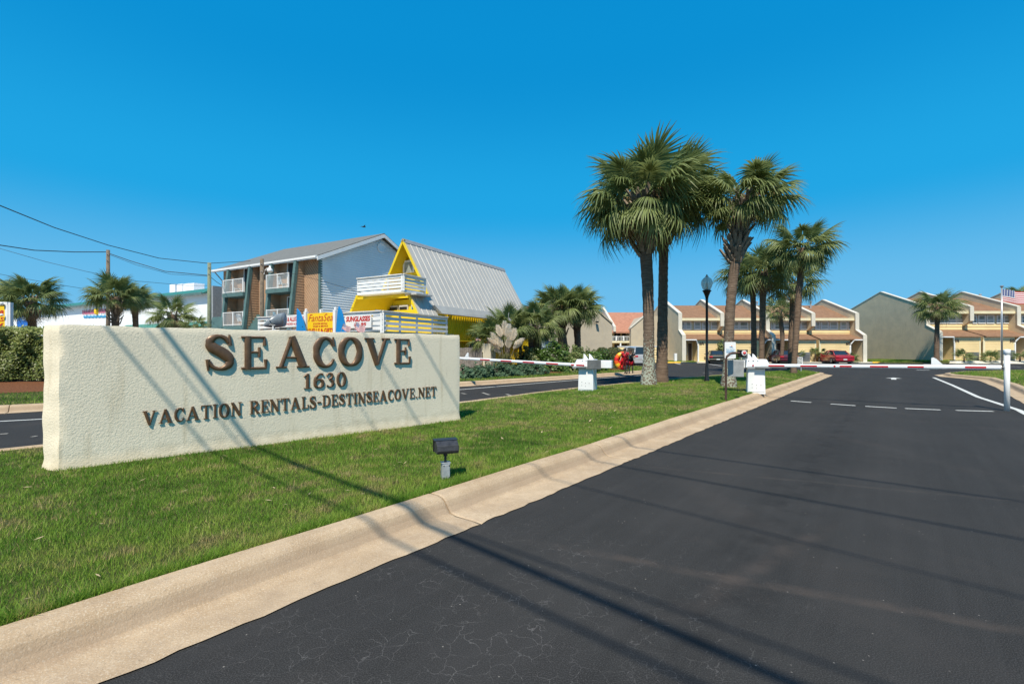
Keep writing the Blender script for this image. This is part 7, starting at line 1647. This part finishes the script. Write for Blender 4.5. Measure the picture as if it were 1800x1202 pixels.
wire('lowest thin wire running behind the left palm crowns', [Wp(-60, 474, 33), Wp(0, 482, 33), Wp(106, 501, 35), Wp(171, 511, 37)], .014)
wire('short wire from the store corner pole to the hotel side', [Wp(369, 486, 33), Wp(380, 495, 35), Wp(395, 505, 41)], .018)
wire('thin wire from the lamp pole across the blue grey wall to the yellow shop', [Wp(461, 476, 28.6), Wp(520, 482, 28), Wp(570, 495, 27.5), Wp(634, 514, 26.2)], .012)
# wires passing over and behind the viewer: their shadows cross the drive, lawn and sign
def over_wire(label, a, b, h, r, ext=16):
    A, B = G(*a), G(*b); d = (B-A).normalized(); off = Vector((-LX*h, -LY*h, h)); P = A+off-d*ext; Q = B+off+d*ext
    return wire(label, [P, P.lerp(Q, .5), Q], r, .0)
over_wire('thick overhead cable behind the viewer whose shadow crosses the drive', (800, 945), (1300, 1160), 7.6, .036)
over_wire('overhead cable nearer the viewer with the second darkest shadow', (731, 970.5), (1215, 1197), 7.6, .019)
over_wire('thin overhead cable beside the thickest one', (815, 936), (1230, 1086), 7.8, .013)
over_wire('overhead cable casting the middle shadow on the drive', (1160, 832), (1800, 948), 9.2, .017)
over_wire('highest overhead cable casting the farthest shadow on the drive', (1198, 798), (1800, 882), 9.4, .018)
over_wire('faint thin overhead cable between the other cables', (1160, 890), (1544, 986), 9.0, .011)
# ------------------------------------------------------------------ shop signs, boards, shark
def shop_stuff():
    fr = AF; zd, zc = AZD, AZC; cu, cv = ACU, ACV
    ud = fr.u; up = (0, 0, 1); out = -fr.v
    def board(label, pa, pb, yt, yb, v, m, name='banner', cat='banner'):
        u0, u1 = fr.upx(pa, v), fr.upx(pb, v); d = fr.p((u0+u1)/2, v, 0).y; z0, z1 = Zat(yb, d), Zat(yt, d); T = thing(name, label, cat, fr.p((u0+u1)/2, v, z0)); mb = MB(); mb.box(u0, u1, v-.02, v, z0, z1, fr); mb.build('panel', m, T)
        def t(s, fa, fb, ga, gb, mm, shear=0, bold=.03): return text('lettering', s, fr.p(u0+(u1-u0)*fa, v-.021, z0+(z1-z0)*ga), ud, up, (u1-u0)*(fb-fa), (z1-z0)*(gb-ga), mm, T, shear, bold, out, .004)
        return T, t
    T, t = board('white banner reading SUNGLASSES and a price on the deck rail', 607, 653, 554, 576.5, cv-.12, M['white'])
    t('SUNGLASSES', .04, .97, .50, .92, M['signred'], .15, .05); t('$6.95', .35, .82, .12, .42, M['signred'], .1, .05)
    T, t = board('white banner reading SHARK and ALLIGATOR behind the blue boards', 489, 536, 555.5, 574.5, cv-.12, M['white'])
    t('SHARK & ALLIGATOR', .03, 1.0, .50, .92, M['signred'], 0, .04); t('MERCHANDISE & JEWELRY', .03, 1.0, .10, .38, M['signred'], 0, .03)
    v = cv-.7
    T, t = board('yellow painted shop sign reading FantaSea between white posts', 541, 587.5, 550, 591, v, M['signyellow'], 'shop_sign', 'sign')
    t('FantaSea', .04, .97, .64, .95, M['signred'], .35, .0); t('SCOOTER RENTALS', .22, .76, .50, .58, M['signred']); t('SALES & SERVICE', .22, .78, .39, .47, M['signred']); t('SHELLS & GIFTS', .04, .99, .12, .34, M['signred'], 0, .04)
    for px, yt in ((538, 544), (589.5, 541)):
        u0 = fr.upx(px, v); q = fr.p(u0, v, 0); d = q.y; z1 = Zat(yt+4, d); mb = MB(); mb.box(u0-.085, u0+.085, v-.08, v+.08, .15, z1, fr); mb.lathe((q.x, q.y, z1), [(.09, 0), (.09, .03), (.05, .05), (.07, .09), (.06, .13), (0, .16)], 10); mb.build('post', M['white'], T)
    u0 = fr.upx(563, v+.3); q = fr.p(u0, v+.3, 0); mb = MB(); mb.box(u0-.06, u0+.06, v+.3, v+.42, .15, Zat(543.5, q.y), fr); mb.build('rear_post', M['white'], T)
    for (pa, pt, pb, yt, lab) in ((520.5, 521.5, 537.5, 541.5, 'blue pointed board left of the FantaSea sign'), (590, 595, 608.5, 537.5, 'blue pointed board right of the FantaSea sign')):
        v2 = v-.35; u0, ut, u1 = fr.upx(pa, v2), fr.upx(pt, v2), fr.upx(pb, v2); d = fr.p(ut, v2, 0).y; z1 = Zat(yt, d); z0 = .2; T = thing('surfboard', lab, 'surfboard', fr.p((u0+u1)/2, v2, .18), 0, 'blue boards standing by the shop sign'); n = 14; L_, R_ = [], []
        zm = Zat(583, d)
        for k in range(n+1):
            f = k/n; z = z1+(z0-z1)*f; g = min(1, (z1-z)/(z1-zm)); g2 = g**.62; L_.append((ut+(u0-ut)*g2, z)); R_.append((ut+(u1-ut)*g2, z))
        poly = L_+R_[::-1][:-1]; mb = MB(); mb.prism([fr.p(a, v2, z) for a, z in poly], fr.v*.06); mb.build('deck', M['board'], T, bevel=.02)
        mb = MB()
        for k in (4, 7, 10): a = (L_[k][0]*.25+R_[k][0]*.75); mb.box(a-.02, a+.02, v2-.012, v2-.003, L_[k][1], L_[k][1]+.04, fr)
        mb.build('hole', M['dark'], T)
    # shark
    v3 = v; d = 22.3; nose = Wp(463, 572, d); T = thing('shark_sculpture', 'grey shark model with a pointed nose beside the white banner', 'sculpture', Wp(476, 578, d)); sh = mat('shark_grey', (0.20, 0.235, 0.26), .3, noise=(2, .2))
    tail = Wp(500, 562, d+.6); mb = MB(); vs = []; n = 12; m_ = 9
    for i in range(n+1):
        f = i/n; c = nose.lerp(tail, f)+Vector((0, 0, .04*math.sin(f*3))); r0 = .33*math.sin(min(1.0, f*1.25+.02)*math.pi/2)**.8
        for k in range(m_*2): a = math.pi*k/m_; vs.append(c+Vector((0, math.cos(a)*r0*.8, math.sin(a)*r0)))
    q = m_*2; mb.add(vs, [(i*q+k, i*q+(k+1) % q, (i+1)*q+(k+1) % q, (i+1)*q+k) for i in range(n) for k in range(q)]+[tuple(n*q+k for k in range(q))]); mb.build('body', sh, T, smooth=True)
    c = nose.lerp(tail, .55)+Vector((-.05, -.27, -.16)); mb = MB(); mb.prism([c+Vector((-.20, 0, .02)), c+Vector((0, 0, .11)), c+Vector((.24, 0, .0)), c+Vector((.16, 0, -.14)), c+Vector((-.05, 0, -.10))], (0, .02, 0)); mb.build('mouth', M['dark'], T)
    mb = MB(); 
    for k in range(7): a = c+Vector((-.14+.05*k, -.012, .06-.01*abs(k-2))); mb.add([a, a+Vector((.035, 0, 0)), a+Vector((.017, 0, -.05))], [(0, 1, 2)])
    mb.build('teeth', M['white'], T)
    c = nose.lerp(tail, .42)+Vector((0, -.24, .10)); mb = MB(); mb.lathe(c, [(0, -.03), (.03, 0), (0, .03)], 8); mb.build('eye', M['black'], T)
    mb = MB(); mb.tube([Wp(480, 573, d), (Xat(480, d), d, .17)], .04, 6); mb.build('stand', M['white'], T)
    # small hand flags
    for (px, py, d, lab, rz, tl, w) in ((597, 590, 20.6, 'little striped flag before the right blue board', .2, .55, .36), (620, 588, 20.4, 'little striped flag below the sunglasses banner', .1, .65, .45), (833, 607, 27.9, 'little striped flag on a slanted stick behind the board fence', 0, .9, .32), (940, 600, 31.5, 'little striped flag hanging under the yellow canopy', 0, 1.2, .28)):
        b = Wp(px, py, d); T = thing('small_flag', lab, 'flag', (b.x, b.y, b.z), 0, 'little hand flags'); mb = MB(); t0 = b+Vector((.18, 0, .55)); mb.tube([b, t0], .008, 5); mb.build('stick', M['driftwood'], T); flag(T, t0-Vector((.02, 0, .03)), w, w*.66, rz, .03, 1, tl*.5)
        if d < 25: mb = MB(); mb.tube([b, (b.x-.1, b.y, .2)], .015, 5); mb.build('stake', M['white'], T)
    # yellow roadside sign at the far left
    d = 23.0; a, b = Xat(-60, d), Xat(10.5, d); z0, z1 = Zat(580, d), Zat(536, d); T = thing('roadside_sign', 'yellow sign with red script in a white frame cut by the left edge', 'sign', ((a+b)/2, d, .17))
    mb = MB(); mb.box(a, b, d, d+.05, z0, z1); mb.build('panel', M['signyellow'], T)
    mb = MB(); mb.box(a, b+.12, d-.05, d+.1, z1+.002, z1+.14); mb.box(b+.002, b+.14, d-.05, d+.1, .15, z1+.0015); mb.box(b+.16, b+.26, d-.05, d+.1, .15, z1+.12); mb.box(a, b, d-.04, d+.08, z0-.1, z0-.002); mb.build('frame', M['white'], T)
    for py in (534, 554): mb = MB(); mb.lathe((b-.05, d-.15, Zat(py, d)-.06), [(0, 0), (.07, .02), (.08, .07), (.04, .12), (0, .13)], 8); mb.build('lamp', M['white'], T, smooth=True)
    text('lettering', 'FantaSea', (a+.1, d-.003, z0+(z1-z0)*.58), (1, 0, 0), up, (b-a)-.2, (z1-z0)*.3, M['signred'], T, .3, .03, (0, -1, 0)); text('lettering', 'SCOOTERS', (a+.1, d-.003, z0+(z1-z0)*.34), (1, 0, 0), up, (b-a)-.2, (z1-z0)*.17, M['signred'], T, 0, .03, (0, -1, 0)); text('lettering', 'TODAY', (a+.1, d-.003, z0+(z1-z0)*.06), (1, 0, 0), up, (b-a)-.2, (z1-z0)*.22, M['signred'], T, 0, .03, (0, -1, 0))
shop_stuff()
# bird high above the hotel
def bird():
    c = Wp(639, 399, 45); T = thing('bird', 'small dark bird gliding above the hotel roof', 'bird', c); m = MB(); m.tube([(-.22, 0, -.02), (-.1, 0, 0), (.1, 0, .02), (.2, 0, .03), (.27, 0, .02)], [.01, .05, .06, .035, .006], 8); m.build('body', M['blacklamp'], T, local=True, smooth=True)
    for s in (-1, 1):
        m = MB(); m.add([(.08, 0, .03), (-.06, 0, .03), (-.03, s*.25, .12), (.08, s*.28, .13), (-.10, s*.55, .06), (.0, s*.3, .14)], [(0, 1, 2, 3), (3, 2, 4)]); m.build('wing', M['blacklamp'], T, local=True)
    T.rotation_euler = (0, 0, .8)
bird()
# litter on the near lawn: dry clippings and leaves
def litter():
    r = random.Random(12); m = MB()
    for k in range(300):
        s = r.uniform(.26, .75); t = r.random(); X, Y = med_st(np.array([s]), np.array([t])); x, y = float(X[0]), float(Y[0])
        if y < 1: continue
        z = float(med_h(x, y, t))+.03+r.random()*.02; a = r.random()*6.28; l = r.uniform(.010, .035)*(1+.08*y); w = l*r.uniform(.08, .3); d = Vector((math.cos(a), math.sin(a), r.uniform(-.2, .3)))*l; n_ = Vector((-math.sin(a), math.cos(a), 0))*w
        p = Vector((x, y, z)); m.add([p-d-n_*.3, p-d*.2+n_, p+d, p-d*.2-n_], [(0, 1, 2, 3)])
    o = m.build('dry_clippings', M['straw'], None); o['kind'] = 'stuff'; o['label'] = 'dry straw coloured clippings scattered in the median grass'
M['straw'] = mat('straw', (0.50, 0.38, 0.22), .9, noise=(9, .4)); litter()
